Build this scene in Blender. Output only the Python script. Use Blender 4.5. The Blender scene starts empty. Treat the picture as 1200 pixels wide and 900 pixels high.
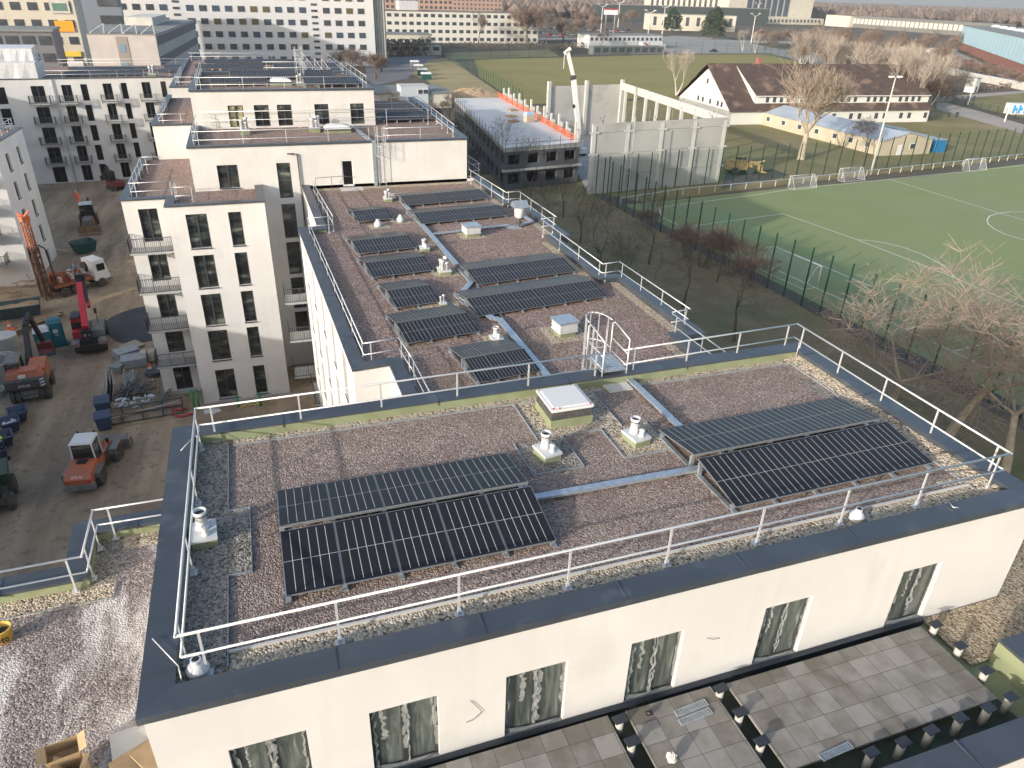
import bpy, math, random
from mathutils import Vector, Matrix
R = math.radians
PI = math.pi
scene = bpy.context.scene
COL = scene.collection
rnd = random.Random(7)

# ---------------------------------------------------------------- camera
CAM = Vector((0.0, 0.0, 28.2))
FPX = 850.0
CR = Vector((0.946114, -0.322657, 0.027581))
CD = Vector((-0.131112, -0.459541, -0.878425))
CF = Vector((0.296104, 0.827475, -0.477083))
def ray(px, py):
    return CR * (px - 600) + CD * (py - 450) + CF * FPX
def G(px, py, z=0.0):
    d = ray(px, py)
    return CAM + d * ((z - CAM.z) / d.z)
def GY(px, py, y):
    d = ray(px, py)
    return CAM + d * ((y - CAM.y) / d.y)
def HT(px, py, P):
    d = ray(px, py)
    t = (P.x * d.x + P.y * d.y) / (d.x * d.x + d.y * d.y)
    return CAM.z + t * d.z
cd = bpy.data.cameras.new('camera'); cam = bpy.data.objects.new('camera', cd); COL.objects.link(cam)
cam.matrix_world = Matrix(((CR.x, -CD.x, -CF.x, CAM.x), (CR.y, -CD.y, -CF.y, CAM.y), (CR.z, -CD.z, -CF.z, CAM.z), (0, 0, 0, 1)))
cd.sensor_fit = 'HORIZONTAL'; cd.sensor_width = 36.0; cd.lens = 36.0 * FPX / 1200.0
cd.clip_start = 0.3; cd.clip_end = 9000
scene.camera = cam

# ---------------------------------------------------------------- light
EXPO = 1.0
SUN_EL, SUN_AZ = 15.5, (-0.885, -0.465)
w = bpy.data.worlds.new('World'); scene.world = w; w.use_nodes = True
nt = w.node_tree; nt.nodes.clear()
sky = nt.nodes.new('ShaderNodeTexSky'); sky.sky_type = 'NISHITA'; sky.sun_disc = False
sky.sun_elevation = R(SUN_EL); sky.sun_rotation = math.atan2(SUN_AZ[0], SUN_AZ[1]) % (2 * PI)
sky.air_density = 1.0; sky.dust_density = 2.5; sky.ozone_density = 1.0
bg = nt.nodes.new('ShaderNodeBackground'); bg.inputs[1].default_value = 0.15
ow = nt.nodes.new('ShaderNodeOutputWorld')
nt.links.new(sky.outputs[0], bg.inputs[0]); nt.links.new(bg.outputs[0], ow.inputs[0])
sl = bpy.data.lights.new('sun', 'SUN'); so = bpy.data.objects.new('sun', sl); COL.objects.link(so)
sl.energy = 2.45; sl.angle = R(0.6); sl.color = (1.0, 0.94, 0.86)
ts = Vector((SUN_AZ[0] * math.cos(R(SUN_EL)), SUN_AZ[1] * math.cos(R(SUN_EL)), math.sin(R(SUN_EL))))
so.rotation_euler = ts.to_track_quat('Z', 'Y').to_euler()
so.location = (-60, -30, 60)
vs = scene.view_settings
vs.view_transform = 'Standard'; vs.look = 'None'; vs.gamma = 1; vs.exposure = EXPO; vs.use_curve_mapping = False

# ---------------------------------------------------------------- mesh building
KIDS = {}
def setp(o, p):
    o.parent = p; KIDS.setdefault(p.name, []).append(o)
class MB:
    def __init__(s): s.v = []; s.f = []; s.m = []; s.uv = None
    def add(s, vs, fs, mi=0):
        b = len(s.v); s.v += [tuple(p) for p in vs]
        for f in fs: s.f.append(tuple(b + i for i in f)); s.m.append(mi)
    def quad(s, a, b, c, d, mi=0): s.add([a, b, c, d], [(0, 1, 2, 3)], mi)
    def poly(s, pts, mi=0): s.add(pts, [tuple(range(len(pts)))], mi)
    def box(s, x0, y0, z0, x1, y1, z1, mi=0):
        s.add([(x0, y0, z0), (x1, y0, z0), (x1, y1, z0), (x0, y1, z0), (x0, y0, z1), (x1, y0, z1), (x1, y1, z1), (x0, y1, z1)],
              [(0, 3, 2, 1), (4, 5, 6, 7), (0, 1, 5, 4), (1, 2, 6, 5), (2, 3, 7, 6), (3, 0, 4, 7)], mi)
    def obox(s, c, size, rz=0, mi=0, M=None):
        hx, hy, hz = size[0] / 2, size[1] / 2, size[2] / 2
        if M is None: M = Matrix.Rotation(rz, 3, 'Z')
        c = Vector(c)
        vs = [c + M @ Vector((x * hx, y * hy, z * hz)) for z in (-1, 1) for x, y in ((-1, -1), (1, -1), (1, 1), (-1, 1))]
        s.add(vs, [(0, 3, 2, 1), (4, 5, 6, 7), (0, 1, 5, 4), (1, 2, 6, 5), (2, 3, 7, 6), (3, 0, 4, 7)], mi)
    def bar(s, a, b, w, h=None, mi=0):
        a = Vector(a); b = Vector(b); d = b - a; L = d.length
        if L < 1e-6: return
        h = w if h is None else h
        d /= L
        up = Vector((0, 0, 1)) if abs(d.z) < 0.95 else Vector((0, 1, 0))
        x = d.cross(up).normalized(); y = x.cross(d).normalized()
        M = Matrix((x, d, y)).transposed()
        s.obox((a + b) / 2, (w, L, h), mi=mi, M=M)
    def tube(s, a, b, r0, r1=None, n=6, mi=0, caps=True):
        a = Vector(a); b = Vector(b); d = b - a
        if d.length < 1e-6: return
        r1 = r0 if r1 is None else r1
        d.normalize()
        up = Vector((0, 0, 1)) if abs(d.z) < 0.95 else Vector((1, 0, 0))
        x = d.cross(up).normalized(); y = d.cross(x).normalized()
        cs = [(math.cos(2 * PI * i / n), math.sin(2 * PI * i / n)) for i in range(n)]
        vs = [a + x * (c * r0) + y * (q * r0) for c, q in cs] + [b + x * (c * r1) + y * (q * r1) for c, q in cs]
        fs = [(i, (i + 1) % n, n + (i + 1) % n, n + i) for i in range(n)]
        if caps: fs += [tuple(range(n - 1, -1, -1)), tuple(range(n, 2 * n))]
        s.add(vs, fs, mi)
    def path(s, pts, r, n=6, mi=0):
        for a, b in zip(pts[:-1], pts[1:]): s.tube(a, b, r, n=n, mi=mi)
    def lathe(s, c, prof, n=16, mi=0, M=None):
        c = Vector(c); vs = []
        for r, z in prof:
            for i in range(n):
                p = Vector((r * math.cos(2 * PI * i / n), r * math.sin(2 * PI * i / n), z))
                vs.append(c + (M @ p if M else p))
        fs = []
        for k in range(len(prof) - 1):
            for i in range(n):
                j = (i + 1) % n
                fs.append((k * n + i, k * n + j, (k + 1) * n + j, (k + 1) * n + i))
        fs.append(tuple(range(n - 1, -1, -1))); fs.append(tuple((len(prof) - 1) * n + i for i in range(n)))
        s.add(vs, fs, mi)
    def prism(s, pts, z0, z1, mi=0, mtop=None):
        n = len(pts)
        vs = [(p[0], p[1], z0) for p in pts] + [(p[0], p[1], z1) for p in pts]
        s.add(vs, [(i, (i + 1) % n, n + (i + 1) % n, n + i) for i in range(n)], mi)
        s.add(vs, [tuple(range(n, 2 * n))], mi if mtop is None else mtop)
        s.add(vs, [tuple(range(n - 1, -1, -1))], mi)
    def extr(s, prof, x0, x1, mi=0):      # profile in (y,z), extruded along x
        n = len(prof)
        vs = [(x0, p[0], p[1]) for p in prof] + [(x1, p[0], p[1]) for p in prof]
        s.add(vs, [(i, (i + 1) % n, n + (i + 1) % n, n + i) for i in range(n)] + [tuple(range(n - 1, -1, -1)), tuple(range(n, 2 * n))], mi)
    def mesh(s, name, mats, org=None, smooth=False):
        me = bpy.data.meshes.new(name)
        vs = s.v if org is None else [(a - org[0], b - org[1], c - org[2]) for a, b, c in s.v]
        me.from_pydata(vs, [], s.f); me.update()
        if not isinstance(mats, (list, tuple)): mats = [mats]
        for m in mats: me.materials.append(m)
        if len(mats) > 1:
            me.polygons.foreach_set('material_index', s.m)
        if smooth: me.polygons.foreach_set('use_smooth', [True] * len(me.polygons))
        if s.uv:
            ul = me.uv_layers.new(name='UVMap')
            for i, u in enumerate(s.uv): ul.data[i].uv = u
        return me
    def build(s, name, mats, parent=None, world=False, org=None, smooth=False):
        if world and parent is not None: org = parent.location
        me = s.mesh(name, mats, org, smooth)
        o = bpy.data.objects.new(name, me); COL.objects.link(o)
        if parent is not None: setp(o, parent)
        elif org is not None: o.location = org
        return o
def link(name, me, parent=None, loc=(0, 0, 0), rz=0, rot=None):
    o = bpy.data.objects.new(name, me); COL.objects.link(o); o.location = loc
    o.rotation_euler = rot if rot else (0, 0, rz)
    if parent is not None: setp(o, parent)
    return o
def tag(o, label=None, cat=None, group=None, kind=None):
    if label: o['label'] = label
    if cat: o['category'] = cat
    if group: o['group'] = group
    if kind: o['kind'] = kind
    return o
def thing(name, label, cat, loc=(0, 0, 0), rz=0, group=None):
    o = bpy.data.objects.new(name, None); COL.objects.link(o)
    o.location = loc; o.rotation_euler = (0, 0, rz); o.empty_display_size = 0.3
    return tag(o, label, cat, group)
def dup(o, parent=None, loc=None, rz=None, label=None, scale=None, group=None):
    c = o.copy(); COL.objects.link(c)
    if parent is not None: setp(c, parent)
    if loc is not None: c.location = loc
    if rz is not None: c.rotation_euler = (0, 0, rz)
    if scale is not None: c.scale = (scale, scale, scale) if not isinstance(scale, tuple) else scale
    if label: c['label'] = label
    if group: c['group'] = group
    for ch in list(KIDS.get(o.name, [])): dup(ch, c)
    return c
def struct(name, mb, m, org=None): return tag(mb.build(name, m, org=org), kind='structure')

# ---------------------------------------------------------------- materials
MATS = {}
def mat(name, col, rough=0.7, metal=0.0, col2=None, scale=3.0, bump=0.0, bscale=None, spec=0.5, detail=4, alpha=None, lo=0.35, hi=0.65, coord='Object', c3=None, s3=0.3, f3=0.5):
    if name in MATS: return MATS[name]
    m = bpy.data.materials.new(name); m.use_nodes = True
    nt = m.node_tree; b = nt.nodes['Principled BSDF']
    b.inputs['Roughness'].default_value = rough; b.inputs['Metallic'].default_value = metal
    b.inputs['Specular IOR Level'].default_value = spec
    b.inputs['Base Color'].default_value = (*col, 1)
    if alpha is not None: b.inputs['Alpha'].default_value = alpha
    if col2 or bump or c3:
        tc = nt.nodes.new('ShaderNodeTexCoord')
    if col2:
        n = nt.nodes.new('ShaderNodeTexNoise'); n.inputs['Scale'].default_value = scale; n.inputs['Detail'].default_value = detail
        nt.links.new(tc.outputs[coord], n.inputs['Vector'])
        mr = nt.nodes.new('ShaderNodeMapRange'); mr.inputs[1].default_value = lo; mr.inputs[2].default_value = hi
        nt.links.new(n.outputs[0], mr.inputs[0])
        mx = nt.nodes.new('ShaderNodeMix'); mx.data_type = 'RGBA'
        mx.inputs[6].default_value = (*col, 1); mx.inputs[7].default_value = (*col2, 1)
        nt.links.new(mr.outputs[0], mx.inputs[0]); out = mx.outputs[2]
        if c3:
            n3 = nt.nodes.new('ShaderNodeTexNoise'); n3.inputs['Scale'].default_value = s3; n3.inputs['Detail'].default_value = 5
            nt.links.new(tc.outputs[coord], n3.inputs['Vector'])
            m3 = nt.nodes.new('ShaderNodeMapRange'); m3.inputs[1].default_value = f3; m3.inputs[2].default_value = f3 + 0.12
            nt.links.new(n3.outputs[0], m3.inputs[0])
            x3 = nt.nodes.new('ShaderNodeMix'); x3.data_type = 'RGBA'; x3.inputs[7].default_value = (*c3, 1)
            nt.links.new(m3.outputs[0], x3.inputs[0]); nt.links.new(out, x3.inputs[6]); out = x3.outputs[2]
        nt.links.new(out, b.inputs['Base Color'])
    if bump:
        n2 = nt.nodes.new('ShaderNodeTexNoise'); n2.inputs['Scale'].default_value = bscale or scale * 4; n2.inputs['Detail'].default_value = 3
        nt.links.new(tc.outputs[coord], n2.inputs['Vector'])
        bp = nt.nodes.new('ShaderNodeBump'); bp.inputs['Strength'].default_value = bump; bp.inputs['Distance'].default_value = 0.02
        nt.links.new(n2.outputs[0], bp.inputs['Height']); nt.links.new(bp.outputs[0], b.inputs['Normal'])
    MATS[name] = m
    return m
def gravel(name, cols, size, stain=None, stain_amt=0.5, big=None, bigscale=0.5, dist=0.03, thr=0.52):
    m = bpy.data.materials.new(name); m.use_nodes = True; nt = m.node_tree; b = nt.nodes['Principled BSDF']
    b.inputs['Roughness'].default_value = 0.95; b.inputs['Specular IOR Level'].default_value = 0.15
    geo = nt.nodes.new('ShaderNodeNewGeometry')
    v = nt.nodes.new('ShaderNodeTexVoronoi'); v.inputs['Scale'].default_value = 1.0 / size
    nt.links.new(geo.outputs['Position'], v.inputs['Vector'])
    sep = nt.nodes.new('ShaderNodeSeparateColor'); nt.links.new(v.outputs['Color'], sep.inputs[0])
    cr = nt.nodes.new('ShaderNodeValToRGB'); cr.color_ramp.interpolation = 'LINEAR'
    el = cr.color_ramp.elements
    el[0].position = 0; el[0].color = (*cols[0], 1); el[1].position = 1; el[1].color = (*cols[-1], 1)
    for i, c in enumerate(cols[1:-1]):
        e = el.new((i + 1) / (len(cols) - 1)); e.color = (*c, 1)
    nt.links.new(sep.outputs[0], cr.inputs[0]); out = cr.outputs[0]
    def overlay(out, col, scale, a, z, amt, stretch=None):
        n = nt.nodes.new('ShaderNodeTexNoise'); n.inputs['Scale'].default_value = scale; n.inputs['Detail'].default_value = 6; n.inputs['Roughness'].default_value = 0.65
        if stretch:
            mp = nt.nodes.new('ShaderNodeMapping'); mp.inputs['Scale'].default_value = stretch[0]; mp.inputs['Rotation'].default_value = (0, 0, stretch[1])
            nt.links.new(geo.outputs['Position'], mp.inputs[0]); nt.links.new(mp.outputs[0], n.inputs['Vector'])
        else: nt.links.new(geo.outputs['Position'], n.inputs['Vector'])
        mr = nt.nodes.new('ShaderNodeMapRange'); mr.inputs[1].default_value = a; mr.inputs[2].default_value = z; mr.inputs[4].default_value = amt
        nt.links.new(n.outputs[0], mr.inputs[0])
        mx = nt.nodes.new('ShaderNodeMix'); mx.data_type = 'RGBA'; mx.inputs[7].default_value = (*col, 1)
        nt.links.new(mr.outputs[0], mx.inputs[0]); nt.links.new(out, mx.inputs[6])
        return mx.outputs[2]
    if big: out = overlay(out, big, bigscale, 0.42, 0.68, 0.5)
    if stain: out = overlay(out, stain, 0.8, thr, thr + 0.17, stain_amt, ((1.6, 0.6, 1), R(-35)))
    nt.links.new(out, b.inputs['Base Color'])
    bp = nt.nodes.new('ShaderNodeBump'); bp.inputs['Strength'].default_value = 0.9; bp.inputs['Distance'].default_value = dist; bp.invert = True
    nt.links.new(v.outputs['Distance'], bp.inputs['Height']); nt.links.new(bp.outputs[0], b.inputs['Normal'])
    MATS[name] = m
    return m
M = {}
M['plaster'] = mat('plaster', (0.60, 0.59, 0.575), 0.9, col2=(0.555, 0.545, 0.53), scale=0.5, bump=0.15, bscale=40, spec=0.2, c3=(0.53, 0.52, 0.50), s3=0.45, f3=0.56)
M['plaster_pale'] = mat('plaster_two', (0.63, 0.62, 0.605), 0.9, col2=(0.57, 0.56, 0.55), scale=0.35, bump=0.1, bscale=30, spec=0.2)  # slightly paler plaster for the west block
M['coping'] = mat('slate_metal', (0.078, 0.090, 0.108), 0.42, 0.3, col2=(0.062, 0.073, 0.088), scale=0.8, c3=(0.10, 0.113, 0.13), s3=1.5, f3=0.58)
M['coping_dark'] = mat('slate_dark', (0.03, 0.038, 0.05), 0.5, 0.2)
M['membrane'] = mat('green_membrane', (0.235, 0.265, 0.16), 0.8, col2=(0.19, 0.215, 0.125), scale=2, spec=0.3)
M['membrane_dark'] = mat('bitumen', (0.035, 0.045, 0.035), 0.85, col2=(0.06, 0.075, 0.05), scale=1.5)
M['gravel_red'] = gravel('gravel_red', [(0.11, 0.082, 0.068), (0.215, 0.163, 0.138), (0.262, 0.203, 0.176), (0.315, 0.25, 0.218), (0.48, 0.40, 0.355)], 0.038, big=(0.18, 0.135, 0.118), bigscale=0.9, stain=(0.33, 0.275, 0.215), stain_amt=0.35, thr=0.53)
M['gravel_mid'] = gravel('gravel_mid', [(0.10, 0.068, 0.058), (0.21, 0.142, 0.122), (0.27, 0.19, 0.165), (0.33, 0.245, 0.215), (0.48, 0.385, 0.345)], 0.06, stain=(0.30, 0.24, 0.17), stain_amt=0.3, thr=0.55, big=(0.19, 0.15, 0.10), bigscale=0.35)
M['gravel_dusty'] = gravel('gravel_dusty', [(0.10, 0.085, 0.08), (0.20, 0.165, 0.155), (0.25, 0.21, 0.20), (0.31, 0.265, 0.25), (0.46, 0.41, 0.385)], 0.045, stain=(0.66, 0.63, 0.60), stain_amt=0.8, big=(0.14, 0.12, 0.12), thr=0.47)
M['gravel_light'] = gravel('gravel_light', [(0.12, 0.10, 0.08), (0.36, 0.30, 0.225), (0.46, 0.39, 0.30), (0.58, 0.51, 0.41), (0.28, 0.225, 0.16)], 0.055, dist=0.05)
M['gravel_grey'] = gravel('gravel_grey', [(0.08, 0.075, 0.065), (0.20, 0.18, 0.155), (0.27, 0.24, 0.21), (0.38, 0.34, 0.29), (0.15, 0.125, 0.105)], 0.05, dist=0.04)
M['gravel_brown'] = gravel('gravel_brown', [(0.10, 0.08, 0.06), (0.28, 0.22, 0.15), (0.4, 0.33, 0.23), (0.5, 0.43, 0.32), (0.2, 0.14, 0.1)], 0.05, dist=0.04)
M['rail'] = mat('galvanised_rail', (0.56, 0.575, 0.59), 0.42, 0.35, col2=(0.55, 0.57, 0.59), scale=4)
M['galv'] = mat('galvanised_sheet', (0.50, 0.54, 0.58), 0.38, 0.65, col2=(0.38, 0.42, 0.46), scale=6)
M['alu'] = mat('aluminium', (0.62, 0.63, 0.64), 0.4, 0.7)
M['frame'] = mat('window_frame', (0.035, 0.04, 0.045), 0.45)
M['frame_white'] = mat('window_frame_white', (0.7, 0.7, 0.68), 0.5)
M['glass'] = mat('window_glass', (0.018, 0.021, 0.022), 0.05, col2=(0.13, 0.14, 0.12), scale=0.7, spec=0.9, lo=0.52, hi=0.62)  # pale patches paint in reflections; replaced further down
M['glass_dark'] = mat('window_glass_dark', (0.008, 0.009, 0.01), 0.12, spec=0.5)
M['glass_film'] = mat('window_glass_dusty', (0.10, 0.125, 0.11), 0.25, col2=(0.05, 0.065, 0.06), scale=1.2, spec=0.6)
M['glass_yellow'] = mat('window_glass_beige', (0.36, 0.33, 0.20), 0.3, col2=(0.06, 0.06, 0.05), scale=0.9, lo=0.5, hi=0.6)  # beige pane colour stands in for a light interior
M['conc'] = mat('concrete', (0.42, 0.41, 0.38), 0.9, col2=(0.33, 0.325, 0.305), scale=0.35, bump=0.2, bscale=10)
M['conc_light'] = mat('concrete_light', (0.55, 0.53, 0.49), 0.9, col2=(0.45, 0.44, 0.41), scale=0.6)
M['white'] = mat('white_paint', (0.64, 0.64, 0.63), 0.45)
M['white_plastic'] = mat('white_plastic', (0.56, 0.57, 0.58), 0.4, col2=(0.48, 0.49, 0.50), scale=2)
M['black'] = mat('black_paint', (0.018, 0.018, 0.02), 0.45)
M['rubber'] = mat('tyre_rubber', (0.045, 0.043, 0.04), 0.9, col2=(0.09, 0.08, 0.065), scale=5)
M['steel_dark'] = mat('dark_steel', (0.07, 0.075, 0.08), 0.5, 0.4, col2=(0.12, 0.11, 0.1), scale=6)
M['card'] = mat('cardboard', (0.46, 0.33, 0.19), 0.9, col2=(0.38, 0.27, 0.155), scale=3)
M['wood'] = mat('timber', (0.40, 0.29, 0.16), 0.85, col2=(0.3, 0.21, 0.12), scale=3)
M['fence_green'] = mat('fence_green', (0.012, 0.05, 0.03), 0.5)
M['net_green'] = mat('net_green', (0.03, 0.11, 0.075), 0.9, alpha=0.11)
M['net_white'] = mat('net_white', (0.7, 0.72, 0.72), 0.9, alpha=0.10)
M['line'] = mat('line_paint', (0.72, 0.72, 0.66), 0.9)
M['red'] = mat('red_paint', (0.50, 0.028, 0.045), 0.4, col2=(0.40, 0.025, 0.035), scale=3)
M['orange'] = mat('orange_paint', (0.50, 0.12, 0.05), 0.5, col2=(0.30, 0.12, 0.07), scale=2.2)
M['orange_hot'] = mat('orange_bright', (0.85, 0.14, 0.03), 0.55)
M['rust'] = mat('rusty_orange', (0.42, 0.13, 0.05), 0.75, col2=(0.16, 0.07, 0.045), scale=4)
M['yellow'] = mat('yellow_paint', (0.70, 0.44, 0.05), 0.5, col2=(0.5, 0.33, 0.08), scale=3)
M['teal'] = mat('teal_plastic', (0.018, 0.13, 0.17), 0.5)
M['blue'] = mat('blue_plastic', (0.03, 0.30, 0.62), 0.5)
M['navy'] = mat('navy_plastic', (0.035, 0.055, 0.10), 0.5)
M['green_pipe'] = mat('green_pipe', (0.02, 0.22, 0.07), 0.5)
M['lilac'] = mat('insulation_lilac', (0.36, 0.31, 0.47), 0.9, col2=(0.45, 0.42, 0.5), scale=2)
M['cab_grey'] = mat('machine_grey', (0.12, 0.13, 0.13), 0.55, col2=(0.2, 0.19, 0.17), scale=4)
M['skin'] = mat('skin', (0.5, 0.3, 0.22), 0.6)
M['cloth_black'] = mat('cloth_black', (0.015, 0.016, 0.02), 0.9)
M['cloth_navy'] = mat('cloth_navy', (0.03, 0.04, 0.07), 0.9)
M['cloth_orange'] = mat('cloth_orange', (0.9, 0.16, 0.06), 0.8)
M['cloth_lime'] = mat('cloth_lime', (0.55, 0.85, 0.03), 0.8)
M['cloth_sand'] = mat('cloth_sand', (0.42, 0.34, 0.25), 0.9)
M['bark_pale'] = mat('bark_pale', (0.42, 0.36, 0.27), 0.9, col2=(0.30, 0.25, 0.18), scale=2)
M['bark_white'] = mat('bark_birch', (0.62, 0.57, 0.50), 0.9, col2=(0.34, 0.3, 0.26), scale=3)
M['bark_dark'] = mat('bark_dark', (0.09, 0.07, 0.052), 0.9, col2=(0.13, 0.10, 0.075), scale=2)
M['twig_pale'] = mat('twig_pale', (0.27, 0.22, 0.17), 0.9)
M['twig_red'] = mat('twig_red', (0.17, 0.115, 0.09), 0.9, col2=(0.23, 0.165, 0.125), scale=1)
M['twig_brown'] = mat('twig_brown', (0.135, 0.108, 0.085), 0.9, col2=(0.18, 0.145, 0.115), scale=1)
M['twig_dark'] = mat('twig_dark', (0.085, 0.065, 0.05), 0.9)
M['needle'] = mat('needle_green', (0.022, 0.04, 0.018), 0.9, col2=(0.045, 0.07, 0.03), scale=2)
M['brick'] = mat('brick_red', (0.30, 0.12, 0.085), 0.9, col2=(0.24, 0.10, 0.075), scale=2)
M['roof_tile'] = mat('roof_tile', (0.062, 0.042, 0.035), 0.9, col2=(0.09, 0.06, 0.048), scale=0.6, c3=(0.20, 0.135, 0.095), s3=0.28, f3=0.53, bump=0.4, bscale=3)
M['grey_roof'] = mat('grey_roof', (0.16, 0.17, 0.17), 0.9, col2=(0.22, 0.23, 0.22), scale=0.2)
M['window_far'] = mat('window_far', (0.035, 0.04, 0.05), 0.25, col2=(0.10, 0.11, 0.12), scale=0.25)
M['beige'] = mat('beige_wall', (0.50, 0.44, 0.33), 0.9, col2=(0.44, 0.38, 0.28), scale=0.4)
M['cream'] = mat('cream_stone', (0.56, 0.52, 0.44), 0.9, col2=(0.51, 0.47, 0.39), scale=0.2)
M['salmon'] = mat('salmon_wall', (0.40, 0.26, 0.21), 0.9, col2=(0.35, 0.225, 0.185), scale=0.1)

def solar_mat():
    m = bpy.data.materials.new('solar_glass'); m.use_nodes = True; nt = m.node_tree; b = nt.nodes['Principled BSDF']
    b.inputs['Roughness'].default_value = 0.33; b.inputs['Specular IOR Level'].default_value = 0.16
    uv = nt.nodes.new('ShaderNodeUVMap'); sp = nt.nodes.new('ShaderNodeSeparateXYZ'); nt.links.new(uv.outputs[0], sp.inputs[0])
    def mth(op, a, bv=None, c=None):
        n = nt.nodes.new('ShaderNodeMath'); n.operation = op
        for i, x in enumerate((a, bv, c)):
            if x is None: continue
            if isinstance(x, (int, float)): n.inputs[i].default_value = x
            else: nt.links.new(x, n.inputs[i])
        return n.outputs[0]
    u, v = sp.outputs[0], sp.outputs[1]
    fu = mth('MULTIPLY', u, 6.0); fr = mth('FRACT', fu)
    du = mth('SUBTRACT', 0.5, mth('ABSOLUTE', mth('SUBTRACT', fr, 0.5)))
    inu = mth('LESS_THAN', mth('ABSOLUTE', mth('SUBTRACT', u, 0.5)), 0.42)
    inv = mth('LESS_THAN', mth('ABSOLUTE', mth('SUBTRACT', v, 0.5)), 0.47)
    vl = mth('MULTIPLY', mth('LESS_THAN', du, 0.036), mth('MULTIPLY', inu, inv))
    hl = mth('LESS_THAN', mth('ABSOLUTE', mth('SUBTRACT', v, 0.5)), 0.0038)
    ln = mth('MAXIMUM', vl, mth('MULTIPLY', hl, 0.8))
    fv = mth('FRACT', mth('MULTIPLY', v, 20.0)); sv = mth('LESS_THAN', fv, 0.06)
    mx = nt.nodes.new('ShaderNodeMix'); mx.data_type = 'RGBA'; mx.inputs[6].default_value = (0.018, 0.019, 0.024, 1); mx.inputs[7].default_value = (0.035, 0.037, 0.042, 1)
    nt.links.new(sv, mx.inputs[0])
    m2 = nt.nodes.new('ShaderNodeMix'); m2.data_type = 'RGBA'; m2.inputs[7].default_value = (0.44, 0.43, 0.40, 1)
    nt.links.new(ln, m2.inputs[0]); nt.links.new(mx.outputs[2], m2.inputs[6]); nt.links.new(m2.outputs[2], b.inputs['Base Color'])
    MATS['solar_glass'] = m
    return m
M['solar'] = solar_mat()
def tile_mat(name, c1, c2, sx, sy, grout, gw=0.02, ox=0, oy=0, rot=0):
    m = bpy.data.materials.new(name); m.use_nodes = True; nt = m.node_tree; b = nt.nodes['Principled BSDF']
    b.inputs['Roughness'].default_value = 0.85; b.inputs['Specular IOR Level'].default_value = 0.25
    geo = nt.nodes.new('ShaderNodeNewGeometry')
    mp = nt.nodes.new('ShaderNodeMapping'); mp.inputs['Location'].default_value = (ox, oy, 0); mp.inputs['Rotation'].default_value = (0, 0, rot)
    mp.inputs['Scale'].default_value = (1 / sx, 1 / sy, 0)
    nt.links.new(geo.outputs['Position'], mp.inputs[0])
    fl = nt.nodes.new('ShaderNodeVectorMath'); fl.operation = 'FLOOR'; nt.links.new(mp.outputs[0], fl.inputs[0])
    fr = nt.nodes.new('ShaderNodeVectorMath'); fr.operation = 'FRACTION'; nt.links.new(mp.outputs[0], fr.inputs[0])
    wn = nt.nodes.new('ShaderNodeTexWhiteNoise'); wn.noise_dimensions = '3D'; nt.links.new(fl.outputs[0], wn.inputs['Vector'])
    mx = nt.nodes.new('ShaderNodeMix'); mx.data_type = 'RGBA'; mx.inputs[6].default_value = (*c1, 1); mx.inputs[7].default_value = (*c2, 1)
    no = nt.nodes.new('ShaderNodeTexNoise'); no.inputs['Scale'].default_value = 2.2; no.inputs['Detail'].default_value = 5; nt.links.new(geo.outputs['Position'], no.inputs['Vector'])
    av = nt.nodes.new('ShaderNodeMath'); av.operation = 'ADD'; nt.links.new(wn.outputs[0], av.inputs[0])
    nn = nt.nodes.new('ShaderNodeMapRange'); nn.inputs[1].default_value = 0.35; nn.inputs[2].default_value = 0.7; nn.inputs[3].default_value = -0.3; nn.inputs[4].default_value = 0.5
    nt.links.new(no.outputs[0], nn.inputs[0]); nt.links.new(nn.outputs[0], av.inputs[1])
    nt.links.new(av.outputs[0], mx.inputs[0])
    sp = nt.nodes.new('ShaderNodeSeparateXYZ'); nt.links.new(fr.outputs[0], sp.inputs[0])
    a = nt.nodes.new('ShaderNodeMath'); a.operation = 'LESS_THAN'; a.inputs[1].default_value = gw; nt.links.new(sp.outputs[0], a.inputs[0])
    c = nt.nodes.new('ShaderNodeMath'); c.operation = 'LESS_THAN'; c.inputs[1].default_value = gw; nt.links.new(sp.outputs[1], c.inputs[0])
    d = nt.nodes.new('ShaderNodeMath'); d.operation = 'MAXIMUM'; nt.links.new(a.outputs[0], d.inputs[0]); nt.links.new(c.outputs[0], d.inputs[1])
    m2 = nt.nodes.new('ShaderNodeMix'); m2.data_type = 'RGBA'; m2.inputs[7].default_value = (*grout, 1)
    nt.links.new(d.outputs[0], m2.inputs[0]); nt.links.new(mx.outputs[2], m2.inputs[6]); nt.links.new(m2.outputs[2], b.inputs['Base Color'])
    return m
M['pavers'] = tile_mat('terrace_pavers', (0.155, 0.143, 0.122), (0.265, 0.255, 0.237), 0.5, 0.5, (0.06, 0.055, 0.05), ox=0.0, oy=0.1)
mat('artificial_turf_old', (0.205, 0.245, 0.105), 0.95, col2=(0.22, 0.262, 0.115), scale=0.06, spec=0.1, c3=(0.195, 0.235, 0.10), s3=0.03, f3=0.5, coord='Object')
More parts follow.
